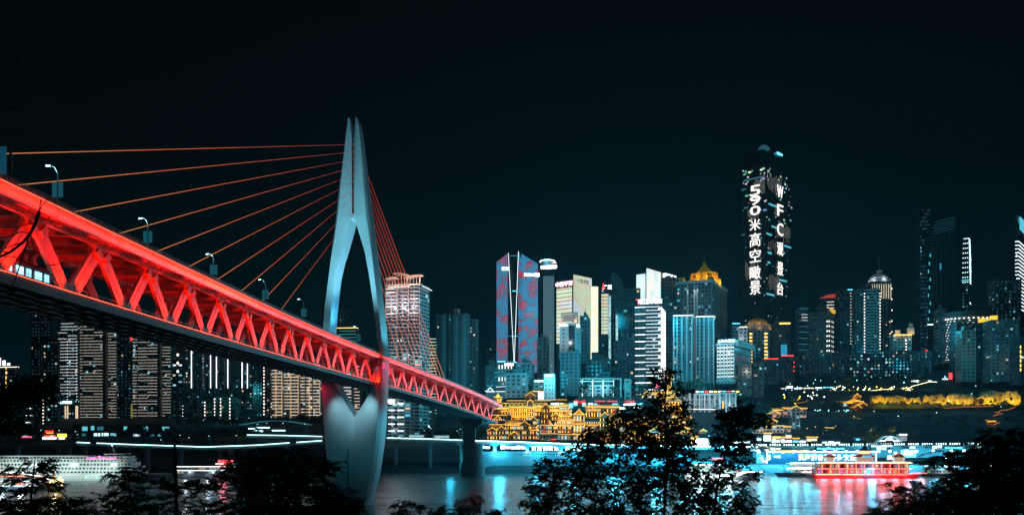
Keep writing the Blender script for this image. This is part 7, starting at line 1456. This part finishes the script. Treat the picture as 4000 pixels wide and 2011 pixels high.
# red pleasure boat
D = 534; r = thing('red_pleasure_boat', 'large red-lit pleasure boat with three pavilion roofs', 'boat', (wx(3385, D), D+6, 0)); hull(r, 66, 11, 2.4, HULLR, rake=6)
LR = glow('boat_red_line', (1, .16, .10), 4.5); LS = glow('boat_salmon_line', (1, .42, .22), 4.5)
PR = [(.8, .75, .75), (.3, .5, .7), (1, .7, .6), (.45, .35, .35), (.1, .03, .04)]
deckhouse(r, -31, 27, 5, 2.4, 6.0, HULLR, 17, .85, PR, 7, em=.7, wh=(.2, .8)); deckhouse(r, -29, 27, 5, 6.0, 9.6, HULLR, 18, .9, PR, 8, em=.8, wh=(.2, .8))
for x0, x1, z, m in ((-32, -16, 2.3, LS), (-15, -1, 2.2, LS), (0, 15, 2.2, LR), (16, 26, 2.2, LR), (28, 38, 3.1, LR), (-31, -2, 5.9, LR), (1, 29, 5.9, LR), (-31, 29, 9.5, LS), (-30, 28, 10.0, LS)): cube('light_strip', m, r, x0, x1, -5.95, -5.65, z, z+.34)
for i in range(11): cube('red_column', LR, r, -28+i*5.4, -27.8+i*5.4, -5.4, -5.2, 2.6, 9.4)
cube('blue_spotlight', glow('boat_blue', (.05, .5, 1), 5), r, 0, 5, -5.9, -5.6, 5.6, 6.5)
PRF = mat('boat_roof_tile', (.25, .22, .16), .5, nz=.2, nscale=2)
for cx_, w_, z0, z1, zt_ in ((-21, 4.0, 10.2, 13, 15.6), (1, 8.0, 10.2, 13.2, 16.6), (23, 4.8, 10.2, 13, 16)):
    b = B().prism([(cx_+w_*.72*math.cos(a_*math.pi/4+.39), 4*math.sin(a_*math.pi/4+.39)) for a_ in range(8)], z0, z1); b.build('pavilion_wall', mat('pavilion_glass', (.35, .3, .3), .3, em=(.6, .55, .5), st=.4), r)
    rg_ = [[(cx_+w_*q*1.05*math.cos(a_*math.pi/4+.39), 5.2*q*math.sin(a_*math.pi/4+.39), z) for a_ in range(8)] for q, z in ((1, z1), (.55, z1+(zt_-z1)*.55), (.3, z1+(zt_-z1)*.75), (.03, zt_))]
    B().loft(rg_).build('pavilion_roof', PRF, r, fix=True); q_ = B()
    for k in range(8):
        for j in range(3): q_.tube(rg_[j][k], rg_[j+1][k], .12, k=4)
        q_.tube(rg_[0][k], rg_[0][(k+1) % 8], .16, k=4)
    q_.build('roof_light', glow('boat_orange_line', (1, .28, .08), 1.4), r)
cube('upper_band', glow('boat_band', (1, .6, .35), 1.5), r, -3, 5, -3, -2.8, 16.2, 17.2); rg_ = [[(1+4.6*q*math.cos(a_*math.pi/4+.39), 3*q*math.sin(a_*math.pi/4+.39), z) for a_ in range(8)] for q, z in ((1, 17.3), (.4, 18.8), (.03, 21))]
B().prism([(1+3.4*math.cos(a_*math.pi/4+.39), 2.4*math.sin(a_*math.pi/4+.39)) for a_ in range(8)], 15, 17.3).build('lantern_room', MATS['boat_band'], r); B().loft(rg_).build('upper_roof', PRF, r, fix=True); cube('blue_roof_panel', glow('blue_roof_glow', (.1, .6, 1), .9), r, -1.8, 3.8, -4.5, -4.3, 13.4, 14.4)
for x in (-28, -20, -12, -5, 9, 17, 25, 33): lamp('added_boat_glow', 'POINT', (x, -8.5, 2.2), (1, .10, .14), 3600, size=2.2, parent=r)  # lamps added low off the hull, for red streaks on the water
lamp('added_water_wash', 'AREA', (-1, -6.4, 1.9), (1, .09, .12), 3600, size=62, sizey=.4, target=(-1, -26, -1), parent=r)  # added strip facing outward, spreads a red sheet over the water
lamp('added_boat_glow', 'POINT', (2.5, -8.5, 4), (.03, .5, 1), 12000, size=2, parent=r)
# grey work ship
D = 548; r = thing('work_ship', 'dark-hulled work ship with white upper decks left of the red boat', 'ship', (wx(3130, D), D+6, 0)); hull(r, 24, 8, 2.6, HULLD, bow=-1, rake=4)
deckhouse(r, -5, 12, 3.6, 2.6, 5.2, HULLW, 9, .7, [(1, .9, .8), (.4, .8, 1)], 11, em=.9); deckhouse(r, -5, 13, 3.6, 5.6, 8.0, HULLW, 10, .7, [(.6, .85, 1)], 12, em=.9)
cube('light_strip', G_SIGNW, r, -9, 13, -4.6, -4.2, 5.2, 5.8); cube('light_strip', G_SIGNW, r, -7, 12, -4.6, -4.2, 8.6, 9.1); cube('canopy', HULLW, r, -7, 12, -4.4, 4.4, 8.3, 8.6); cube('light_strip', G_WHITE, r, 1, 11, -4.2, -4.0, 2.7, 3.4)
B().tube((-8, 0, 2.6), (-10, 0, 7.5), .15).build('jib', STEELD, r)
for i in range(6): cube('bollard', HULLD, r, -11+i*.8, -10.7+i*.8, -3.4, -3.1, 2.6, 3.5)
for x in (-4, 8): lamp('ship_flood_and_fill', 'POINT', (x, -9, 8), (.7, .92, 1), 900, size=.5, parent=r)
# bright white yacht
D = 522; r = thing('white_yacht', 'dazzling white lit cruise boat with a raked bow, behind the right tree', 'boat', (wx(2815, D), D+6, 0)); hull(r, 44, 9, 4.0, HULLW, rake=6)
deckhouse(r, -20, 14, 4.2, 4.0, 6.6, HULLW, 14, 1, [(.8, .97, 1)], 13, em=1.2); deckhouse(r, -20, 6, 4, 6.6, 9.0, HULLW, 12, 1, [(.8, .97, 1)], 14, em=1.2)
YW = glow('yacht_white', (.9, 1, 1), 10); b = B(); b.beam((-20, -4.8, 4.1), (27, -1.2, 4.4), .3, .5); b.beam((-20, -4.9, 9.2), (7, -4.7, 9.2), .3, .35); b.beam((6, -4.8, .8), (14, -4.5, 4.0), .3, .9); b.build('light_strip', YW, r); cube('light_strip', YW, r, -20, 8, -4.9, -4.6, 1.4, 2.4); cube('hull_lamp', YW, r, 17, 18.6, -3.4, -3.1, 2.0, 2.9)
for x in (-14, 4): lamp('ship_flood_and_fill', 'POINT', (x, -9, 3.5), (.6, .94, 1), 5500, size=2, parent=r)
# right hand boats
for i, (x0, x1, D, lab) in enumerate([(3610, 3770, 552, 'passenger boat with a long white light canopy behind the fern-like leaves'), (3790, 3900, 556, 'smaller passenger boat with white deck lights at the far right')]):
    r = thing('passenger_boat', lab, 'boat', (wx((x0+x1)/2, D), D+6, 0)); L = (x1-x0)*D/F; hull(r, L, 8, 2.0, HULLD, rake=3); deckhouse(r, -L*.45, L*.4, 3.6, 2.0, 4.6, HULLW, 12, .6, [(.7, .9, 1), (1, .8, .6)], 15+i, em=.8); cube('light_strip', G_SIGNW, r, -L*.45, L*.42, -4.3, -4.0, 6.4, 6.9); cube('canopy', HULLW, r, -L*.45, L*.42, -4, 4, 6.9, 7.1)
    for k in range(6): cube('canopy_post', HULLW, r, -L*.44+k*L*.17, -L*.44+k*L*.17+.15, -3.9, -3.7, 4.6, 6.9)
    lamp('ship_flood_and_fill', 'POINT', (0, -7, 5), (.6, .9, 1), 900, size=.5, parent=r)
    if i: text(r, '游船', 1.2, (-5, -4.2, 8.2), G_RED, width=3.4)
# ================================================================== trees
LEAF = mat('leaf_dark_green', (.10, .12, .03), .5, nz=.4, nscale=3); BARK = mat('bark', (.07, .055, .04), .85, nz=.3, nscale=6, bump=.4)
LEAFD = mat('leaf_far', (.05, .065, .045), .8, nz=.45, nscale=.6)
# far trees: several crowns of leaf clumps, copied with different size and turn
def far_crown(seed, R0=3.2):
    rr2 = random.Random(seed); b = B(); lobes = [(rr2.uniform(-1, 1)*R0*.55, rr2.uniform(-1, 1)*R0*.5, rr2.uniform(-.35, .75)*R0, rr2.uniform(.4, .68)*R0) for _ in range(7)]
    for cx, cy, cz_, r_ in lobes:
        for _ in range(46):
            a = rr2.uniform(0, 2*math.pi); z = rr2.uniform(-1, 1); q = math.sqrt(1-z*z); e_ = rr2.uniform(.65, 1.12); p = Vector((cx+r_*e_*q*math.cos(a), cy+r_*e_*q*math.sin(a), cz_+r_*e_*z*.85)); s = rr2.uniform(.3, .6)
            u = Vector((rr2.uniform(-1, 1), rr2.uniform(-1, 1), rr2.uniform(-.5, .5))).normalized()*s; v = Vector((rr2.uniform(-1, 1), rr2.uniform(-1, 1), rr2.uniform(-1, 1))).normalized()*s; b.quad(p-u, p+v, p+u, p-v)
    return b
PROTO = []
for k in range(4):
    r = thing('broadleaf_tree', 'tree', 'tree', (0, 0, 0)); far_crown(50+k).build('crown', LEAFD, r, loc=(0, 0, 5)); b = B(); b.tube((0, 0, 0), (0, 0, 5), .3, .15); b.tube((0, 0, 3), (1.2, .3, 5.5), .14, .06).tube((0, 0, 3.4), (-1.3, -.2, 5.8), .14, .06); b.build('trunk', BARK, r); PROTO.append([r, False])
def far_tree(x, y, D, h, label, group, wide=1.0):
    k = random.randrange(4); pr_ = PROTO[k]
    r = pr_[0] if not pr_[1] else copy_tree(pr_[0]); pr_[1] = True
    p = at(x, y, D); s = h/8.6; r.location = p; r.scale = (s*wide, s*wide, s); r.rotation_euler = (0, 0, random.uniform(0, 6)); tag(r, label, 'tree', group)
rt = random.Random(21)
far_tree(2282, 1552, 684, 10.5, 'round dark tree before the left part of the framed building', 'round trees before the framed building', 1.7); far_tree(2398, 1552, 684, 9.0, 'round dark tree before the right part of the framed building', 'round trees before the framed building', 1.4); far_tree(2252, 1554, 686, 8, 'smaller dark tree left of the round one at the framed building', 'round trees before the framed building')
far_tree(2064, 1552, 668, 10, 'dark tree rising behind the arcade, left of the billboard', 'trees behind the golden houses', 1.2)
for i, (x, y, D, h, lab) in enumerate([(2655, 1545, 668, 12, 'dark tree left of the twin residential block'), (2690, 1540, 670, 11, 'dark tree below the left half of the twin block'), (2730, 1540, 668, 13, 'dark tree below the twin residential block, middle'), (2770, 1542, 668, 11, 'dark tree left of the cream hotel foot'), (2500, 1552, 690, 10, 'dark tree at the left foot of the line-lit hotel')]): far_tree(x, y, D, h, lab, 'trees at the foot of the residential towers', 1.3)
for i in range(16): far_tree(2880+i*15+rt.uniform(-6, 6), 1628-abs(i-5)*3+rt.uniform(-12, 12), 690+rt.uniform(-18, 18), rt.uniform(8, 13), 'dark tree in the unlit wood below the brown-lined slabs', 'dark trees on the wooded slope', 1.3)
for i in range(30): far_tree(3000+i*22+rt.uniform(-8, 8), 1502-i*.5+rt.uniform(-6, 6), 792+rt.uniform(-6, 6), rt.uniform(6, 9.5), 'dark tree in the row along the hilltop', 'dark trees along the hilltop', 1.35)
for i in range(46): far_tree(3140+i*18+rt.uniform(-9, 9), 1612+rt.uniform(0, 14), 726+rt.uniform(-8, 4), rt.uniform(1.2, 2.8), 'low dark tree at the foot of the floodlit cliffs', 'low trees below the cliffs', 1.6)
for i in range(22): far_tree(3400+i*27+rt.uniform(-9, 9), 1545+rt.uniform(-5, 8)-i*.6, 756, rt.uniform(3.5, 6.5), 'dark bushy tree on the brink of the cliffs', 'bushy trees on the cliff brink', 1.7)
for i in range(26): far_tree(3405+i*22+rt.uniform(-8, 8), 1600-i*.6-abs(rt.gauss(0, 16)), 743, rt.uniform(1.8, 3.6), 'shrub clinging to the floodlit cliff face', 'shrubs on the cliff faces', 1.2)
for i in range(60): far_tree(3190+rt.uniform(0, 800), rt.uniform(1640, 1712), 640+rt.uniform(0, 70), rt.uniform(4.5, 8), 'dark tree on the black slope above the terminal', 'dark trees on the black slope', 1.6)
for x, h in ((3400, 4), (3418, 3.4), (3438, 4), (3486, 4), (3574, 4.5)): far_tree(x, 1708, 634, h*1.2, 'small tree lit olive green above the arched entrance', 'olive lit trees above the terminal', 1.5)
for i, (x0, x1, y, D, n_) in enumerate([(0, 300, 1712, 640, 16), (640, 1000, 1722, 640, 24), (500, 700, 1712, 660, 8), (700, 1260, 1668, 740, 26), (1650, 1812, 1712, 640, 14), (1830, 1900, 1700, 632, 4)]):
    for k in range(n_): far_tree(x0+(x1-x0)*(k+rt.random())/n_, y+rt.uniform(-4, 6), D+rt.uniform(-8, 8), rt.uniform(6, 11) if i != 3 else rt.uniform(7, 12), ['dark tree on the left bank near the neon restaurant', 'dark tree on the left bank before the canopied station', 'dark tree behind the second riverside pavilion', 'dark tree at the foot of the left bank towers', 'dark tree behind the road left of the river pier', 'dark tree between the river pier and the golden houses'][i], ['trees by the neon restaurant', 'trees on the left bank', 'trees behind the pavilion', 'trees at the foot of the left towers', 'trees left of the river pier', 'trees right of the river pier'][i], 1.3)
for k in range(30): far_tree(320+k*32+rt.uniform(-12, 12), 1790+rt.uniform(-4, 8), 597, rt.uniform(5, 8.5), 'dark tree on the riverbank below the left viaduct', 'dark trees below the left viaduct', 1.6)
for x, y in ((722, 1728), (934, 1722), (943, 1724)): far_tree(x, y, 596, 4, 'small street tree lit green by a lamp on the left road', 'small lit street trees', 1.3); lamp('street_glow', 'POINT', at(x-3, y-24, 592), (.8, 1, .6), 90, size=.2)
for k, pr_ in enumerate(PROTO):
    if not pr_[1]: far_tree(3700, 1500, 795, 7, 'dark tree right of the red outlined house', 'dark trees along the hilltop')
# ---- foreground trees --------------------------------------------------------
def leaf(b, p, d, l, w, rr2, droop=.35):
    d = d.normalized(); side = d.cross(Vector((rr2.uniform(-1, 1), rr2.uniform(-1.3, .3), rr2.uniform(-.2, 1)))).normalized()*w*.5
    m = p+d*l*.45+Vector((0, 0, -droop*l*.12)); t = p+d*l+Vector((0, 0, -droop*l*.55)); b.quad(p, m-side, t, m+side)
def cluster(b, tw, p, rr2, l, kind, d0):
    if kind == 'broad':
        n_ = rr2.randint(6, 9)
        for i in range(n_):
            a = 2*math.pi*i/n_+rr2.uniform(-.4, .4); d = Vector((math.cos(a), math.sin(a), rr2.uniform(-.75, .25)))+d0*.5; q = p+Vector((rr2.uniform(-1, 1), rr2.uniform(-1, 1), rr2.uniform(-1, 1)))*l*.55; leaf(b, q, d, l*rr2.uniform(.8, 1.4), l*.44, rr2)
    else:
        a = rr2.uniform(0, 2*math.pi) if d0.length < .1 else math.atan2(d0.y, d0.x)+rr2.uniform(-1.1, 1.1); d = Vector((math.cos(a), math.sin(a), rr2.uniform(-.45, .55))).normalized(); L = l*rr2.uniform(3.2, 5.0); pts = [p+d*L*t+Vector((0, 0, -.22*L*t*t)) for t in (0, .25, .5, .75, 1)]
        for u, v in zip(pts[:-1], pts[1:]): tw.tube(u, v, .006, k=3)
        side = d.cross(Vector((rr2.uniform(-.9, .9), rr2.uniform(-1.2, .2), 1))).normalized()
        for i in range(9):
            t = (i+.6)/9; q = p+d*L*t+Vector((0, 0, -.22*L*t*t)); ll = l*(1.25-abs(t-.45)*1.1)
            for s in (-1, 1): leaf(b, q, side*s+d*.55+Vector((0, 0, rr2.uniform(-.25, .1))), ll, ll*.34, rr2, .5)
def fg_tree(label, D, trunk, crowns, l, kind='broad', seed=1, r0=.09, name='leafy_tree', group=None, ground=True, m=None, dspread=1.0, dens=1.1):
    rr2 = random.Random(seed); p0 = at(*trunk[0], D); gy = 31.2-.155*max(D, -10); base = Vector((p0.x, D, gy-.3)); r = thing(name, label, 'tree', base, group=group)
    pts = ([base] if ground else [])+[at(x, y, D+rr2.uniform(-.1, .1)) for x, y in trunk]; b = B(); n_ = len(pts)
    for i in range(n_-1): b.tube(pts[i]-base, pts[i+1]-base, r0*(1-.8*i/n_), r0*(1-.8*(i+1)/n_), k=7)
    b.build('trunk', BARK, r, smooth=True)
    lf = B(); tw = B()
    for cx, cy, rx, ry, n_ in crowns:
        c = at(cx, cy, D); s_ = D/F
        # a limb from the nearest lower trunk point to the clump
        tp = min(pts, key=lambda q: (q-c).length+(2.0 if q.z > c.z else 0)); mid = (tp+c)/2+Vector((rr2.uniform(-.1, .1), rr2.uniform(-.3, .3), -.1)); tw.tube(tp-base, mid-base, r0*.32, r0*.22, k=5); tw.tube(mid-base, c-base, r0*.22, r0*.12, k=5)
        for _ in range(int(n_*(dens if kind == 'broad' else 1.0))):
            a = rr2.uniform(0, 2*math.pi); q = rr2.random()**.55; dy = rr2.uniform(-1, 1)*dspread*min(rx, 90)*s_*(1-.3*q)
            p = c+Vector((rx*s_*q*math.cos(a), dy, ry*s_*q*math.sin(a))); cluster(lf, tw, p-base, rr2, l, kind, (p-c).normalized()*.8 if (p-c).length > .05 else Vector((0, 0, .1)))
            if rr2.random() < .35: tw.tube(c-base+(p-c)*.25, p-base, .008, .004, k=3)
    tw.build('limb', BARK, r)['kind'] = 'stuff'; o = lf.build('crown', m or LEAF, r); return r
fg_tree('big young broadleaf tree in the centre foreground, its top spire before the line-lit hotel', 24, [(2592, 2030), (2600, 1900), (2606, 1780), (2600, 1640), (2598, 1540), (2600, 1450)],
    [(2598, 1475, 62, 42, 34), (2560, 1535, 45, 35, 20), (2650, 1520, 50, 40, 12), (2610, 1590, 75, 40, 32), (2500, 1610, 60, 40, 34), (2660, 1600, 45, 40, 18), (2440, 1650, 70, 42, 50), (2560, 1670, 90, 50, 80), (2660, 1690, 65, 60, 60), (2340, 1700, 80, 38, 50), (2470, 1740, 120, 55, 120), (2630, 1760, 90, 60, 100), (2280, 1770, 80, 40, 60), (2160, 1830, 75, 45, 60), (2330, 1830, 110, 60, 110), (2500, 1850, 110, 60, 120), (2650, 1850, 80, 60, 80), (2110, 1900, 60, 45, 45), (2230, 1910, 95, 55, 90), (2400, 1940, 110, 60, 110), (2090, 1975, 60, 40, 45), (2200, 1985, 90, 45, 80), (2340, 2010, 100, 40, 80), (2560, 1950, 90, 60, 70), (2700, 1930, 70, 60, 55), (2480, 2010, 90, 30, 40)], .13, seed=3, r0=.05)
fg_tree('broadleaf tree right of the big one, leaning before the passenger terminal', 22, [(2790, 2030), (2800, 1900), (2830, 1780), (2850, 1680), (2870, 1600)],
    [(2838, 1608, 42, 30, 26), (2905, 1600, 45, 35, 30), (2965, 1640, 42, 26, 28), (2870, 1650, 80, 40, 70), (2840, 1720, 60, 45, 55), (2910, 1730, 42, 38, 30), (2860, 1790, 65, 45, 45), (2790, 1840, 80, 50, 60), (2760, 1910, 90, 60, 90), (2860, 1900, 60, 50, 30), (2830, 1985, 100, 45, 90), (2910, 1960, 50, 60, 45), (2950, 1850, 30, 12, 8), (2700, 1985, 70, 40, 45)], .12, seed=4, r0=.04, dens=.95)
fg_tree('dense dark tree mass hiding the left foot of the pylon', 20, [(1080, 2030), (1080, 1900), (1070, 1800)],
    [(1000, 1800, 90, 45, 110), (1110, 1790, 100, 45, 130), (1210, 1830, 90, 45, 120), (940, 1880, 90, 60, 150), (1070, 1890, 110, 70, 220), (1200, 1920, 100, 60, 190), (1310, 1960, 75, 50, 110), (930, 1980, 90, 50, 130), (1060, 1990, 110, 40, 150), (1230, 2000, 110, 30, 120), (1290, 1820, 28, 24, 14), (1340, 1990, 50, 25, 30)], .075, 'pinnate', seed=5, r0=.07)
fg_tree('thin-trunked sapling standing in front of the red-lettered ferry', 17, [(690, 2030), (688, 1900), (684, 1800), (682, 1730), (700, 1690)],
    [(640, 1890, 35, 30, 14), (600, 1960, 60, 40, 26), (720, 1900, 60, 30, 30), (790, 1890, 50, 26, 22), (780, 1990, 40, 30, 10), (720, 1960, 50, 40, 14), (640, 2000, 40, 20, 12)], .07, 'pinnate', seed=6, r0=.05)
fg_tree('small drooping tree before the bow of the white cruise ship', 16, [(560, 2040), (520, 1980), (500, 1900), (505, 1840)],
    [(530, 1845, 45, 26, 30), (470, 1860, 42, 24, 22), (500, 1900, 40, 26, 22), (440, 1960, 60, 34, 34), (530, 1970, 50, 40, 30), (470, 2005, 70, 20, 26)], .07, 'pinnate', seed=7, r0=.03)
fg_tree('layered fern-leaved tree in front of the dragon boat at the lower left', 15, [(110, 2040), (120, 1950), (130, 1860), (135, 1800)],
    [(140, 1808, 50, 12, 14), (120, 1830, 70, 12, 20), (110, 1872, 80, 12, 24), (150, 1900, 75, 12, 22), (60, 1915, 60, 14, 16), (100, 1960, 110, 20, 44), (200, 1975, 100, 20, 36), (40, 1995, 70, 24, 34), (180, 2008, 140, 18, 50), (280, 1955, 50, 14, 12), (290, 1996, 50, 16, 14)], .07, 'pinnate', seed=8, r0=.03, dspread=.9)
fg_tree('dark overhanging canopy at the far left edge, above the neon stall', 40, [(-60, 1900), (-40, 1700), (20, 1560)],
    [(40, 1545, 80, 42, 90), (120, 1510, 90, 38, 100), (180, 1545, 50, 30, 40), (60, 1600, 60, 24, 30), (-20, 1640, 60, 60, 60), (40, 1665, 90, 20, 50), (200, 1480, 40, 18, 14)], .22, seed=9, r0=.16)
fg_tree('black feathery tree mass filling the lower right corner', 18, [(3860, 2030), (3870, 1900), (3890, 1780), (3920, 1700)],
    [(3930, 1710, 60, 34, 60), (3970, 1770, 70, 50, 90), (3870, 1760, 60, 34, 50), (3790, 1790, 70, 30, 50), (3900, 1840, 110, 60, 170), (3800, 1870, 100, 50, 110), (3960, 1930, 90, 70, 150), (3850, 1950, 120, 60, 180), (3730, 1950, 90, 50, 90), (3700, 1780, 60, 22, 20), (3660, 1810, 60, 16, 16), (3640, 1900, 60, 30, 24), (3580, 1930, 70, 30, 34), (3650, 1990, 110, 36, 90), (3520, 1985, 80, 30, 50), (3530, 1900, 40, 22, 10), (3460, 2000, 50, 16, 20), (3780, 2010, 110, 30, 80)], .085, 'pinnate', seed=10, r0=.05)
for i, (tx, D, cr, lab) in enumerate([(1600, 21, [(1590, 1985, 70, 26, 34), (1560, 2005, 50, 16, 18), (1625, 1968, 34, 16, 12)], 'first of the small treetops at the bottom edge, right of the pylon foot'), (1712, 20, [(1710, 2002, 34, 18, 14), (1718, 1988, 14, 12, 5)], 'smallest treetop at the bottom edge, between two larger ones'), (1830, 21, [(1830, 1975, 50, 30, 30), (1860, 1950, 24, 18, 10), (1790, 1995, 36, 18, 16)], 'tallest small treetop at the bottom edge, over the red water reflection'), (1925, 20, [(1925, 2004, 48, 14, 18), (1950, 1998, 26, 10, 8)], 'low treetop at the bottom edge, right of the tallest one')]):
    fg_tree(lab, D, [(tx, 2060), (tx+4, 2005)], cr, .085, seed=30+i, r0=.04, group='small treetops at the bottom edge')
# bare branches at the left
def bare(label, D, paths, r0, seed, col=BARK):
    rr2 = random.Random(seed); base = at(*paths[0][0], D); r = thing('bare_branch', label, 'branch', base)
    def grow(b, p, d, l, rad, n_):
        if n_ == 0 or rad < .003: return
        q = p+d*l; b.tube(p, q, rad, rad*.7, k=4)
        for _ in range(rr2.choice([1, 2, 2])): grow(b, q, (d+Vector((rr2.uniform(-.6, .6), rr2.uniform(-.4, .4), rr2.uniform(-.6, .6)))).normalized(), l*rr2.uniform(.6, .9), rad*.62, n_-1)
    for k, P_ in enumerate(paths):
        b = B(); pts = [at(x, y, D+.2*math.sin(i)) for i, (x, y) in enumerate(P_)]
        for i in range(len(pts)-1):
            q = r0[k]; b.tube(pts[i]-base, pts[i+1]-base, q*(1-.5*i/len(pts)), q*(1-.5*(i+1)/len(pts)), k=6)
            if i: grow(b, pts[i]-base, ((pts[i+1]-pts[i]).normalized()+Vector((rr2.uniform(-1, 1), 0, rr2.uniform(-1, 1)))).normalized(), .25, q*.35, 4)
        b.build('bough' if k == 0 else 'twig', col, r, smooth=True)
    return r
bare('dark bare branch crossing the bridge truss at the left edge', 9, [[(152, 830), (140, 870), (118, 912), (92, 945), (40, 985), (-40, 1020)], [(118, 912), (60, 1090), (30, 1160)], [(160, 780), (152, 830), (165, 800), (200, 770)], [(-20, 930), (30, 925), (80, 905), (118, 912)], [(-20, 1000), (60, 1005), (140, 1042), (230, 1032), (250, 1020)]], [.018, .008, .006, .006, .006], 40)
bare('faint bare twigs against the night sky in the upper left corner', 9, [[(-30, 360), (20, 320), (70, 240), (110, 150), (128, 70)], [(-30, 440), (60, 420), (110, 395), (160, 330)], [(-30, 560), (30, 520), (90, 520)]], [.006, .005, .004], 41)
# the four young trees' light comes only from the city; nothing else lights them
# ================================================================== thin city haze
hz_b = B().box(-2600, 2600, -40, 1450, -2, 420); hm = bpy.data.materials.new('night_haze'); hm.use_nodes = True; hn = hm.node_tree; hn.nodes.clear(); ho = hn.nodes.new('ShaderNodeOutputMaterial'); hv = hn.nodes.new('ShaderNodeVolumePrincipled')
hv.inputs['Color'].default_value = (.35, .85, 1, 1); hv.inputs['Density'].default_value = .00007; hv.inputs['Anisotropy'].default_value = .6; hn.links.new(hv.outputs[0], ho.inputs['Volume'])
tag(hz_b.build('haze', hm), kind='stuff')
scn.cycles.volume_bounces = 0
# ================================================================== tell look-alikes apart by their order along the river
ONES = ['', 'first', 'second', 'third', 'fourth', 'fifth', 'sixth', 'seventh', 'eighth', 'ninth', 'tenth', 'eleventh', 'twelfth', 'thirteenth', 'fourteenth', 'fifteenth', 'sixteenth', 'seventeenth', 'eighteenth', 'nineteenth']
TENS = {20: ('twentieth', 'twenty'), 30: ('thirtieth', 'thirty'), 40: ('fortieth', 'forty'), 50: ('fiftieth', 'fifty'), 60: ('sixtieth', 'sixty'), 70: ('seventieth', 'seventy'), 80: ('eightieth', 'eighty'), 90: ('ninetieth', 'ninety')}
def ordinal(n):
    if n < 20: return ONES[n]
    a, b_ = TENS[n//10*10]; return a if n % 10 == 0 else b_+'-'+ONES[n % 10]
same = {}
for o in COL.objects:
    if o.parent is None and 'label' in o and 'category' in o: same.setdefault(o['label'], []).append(o)
for lab, objs in same.items():
    if 1 < len(objs) < 100:
        objs.sort(key=lambda o: o.location.x/max(o.location.y, 1))
        for i, o in enumerate(objs): o['label'] = lab+', '+ordinal(i+1)+' from the left'
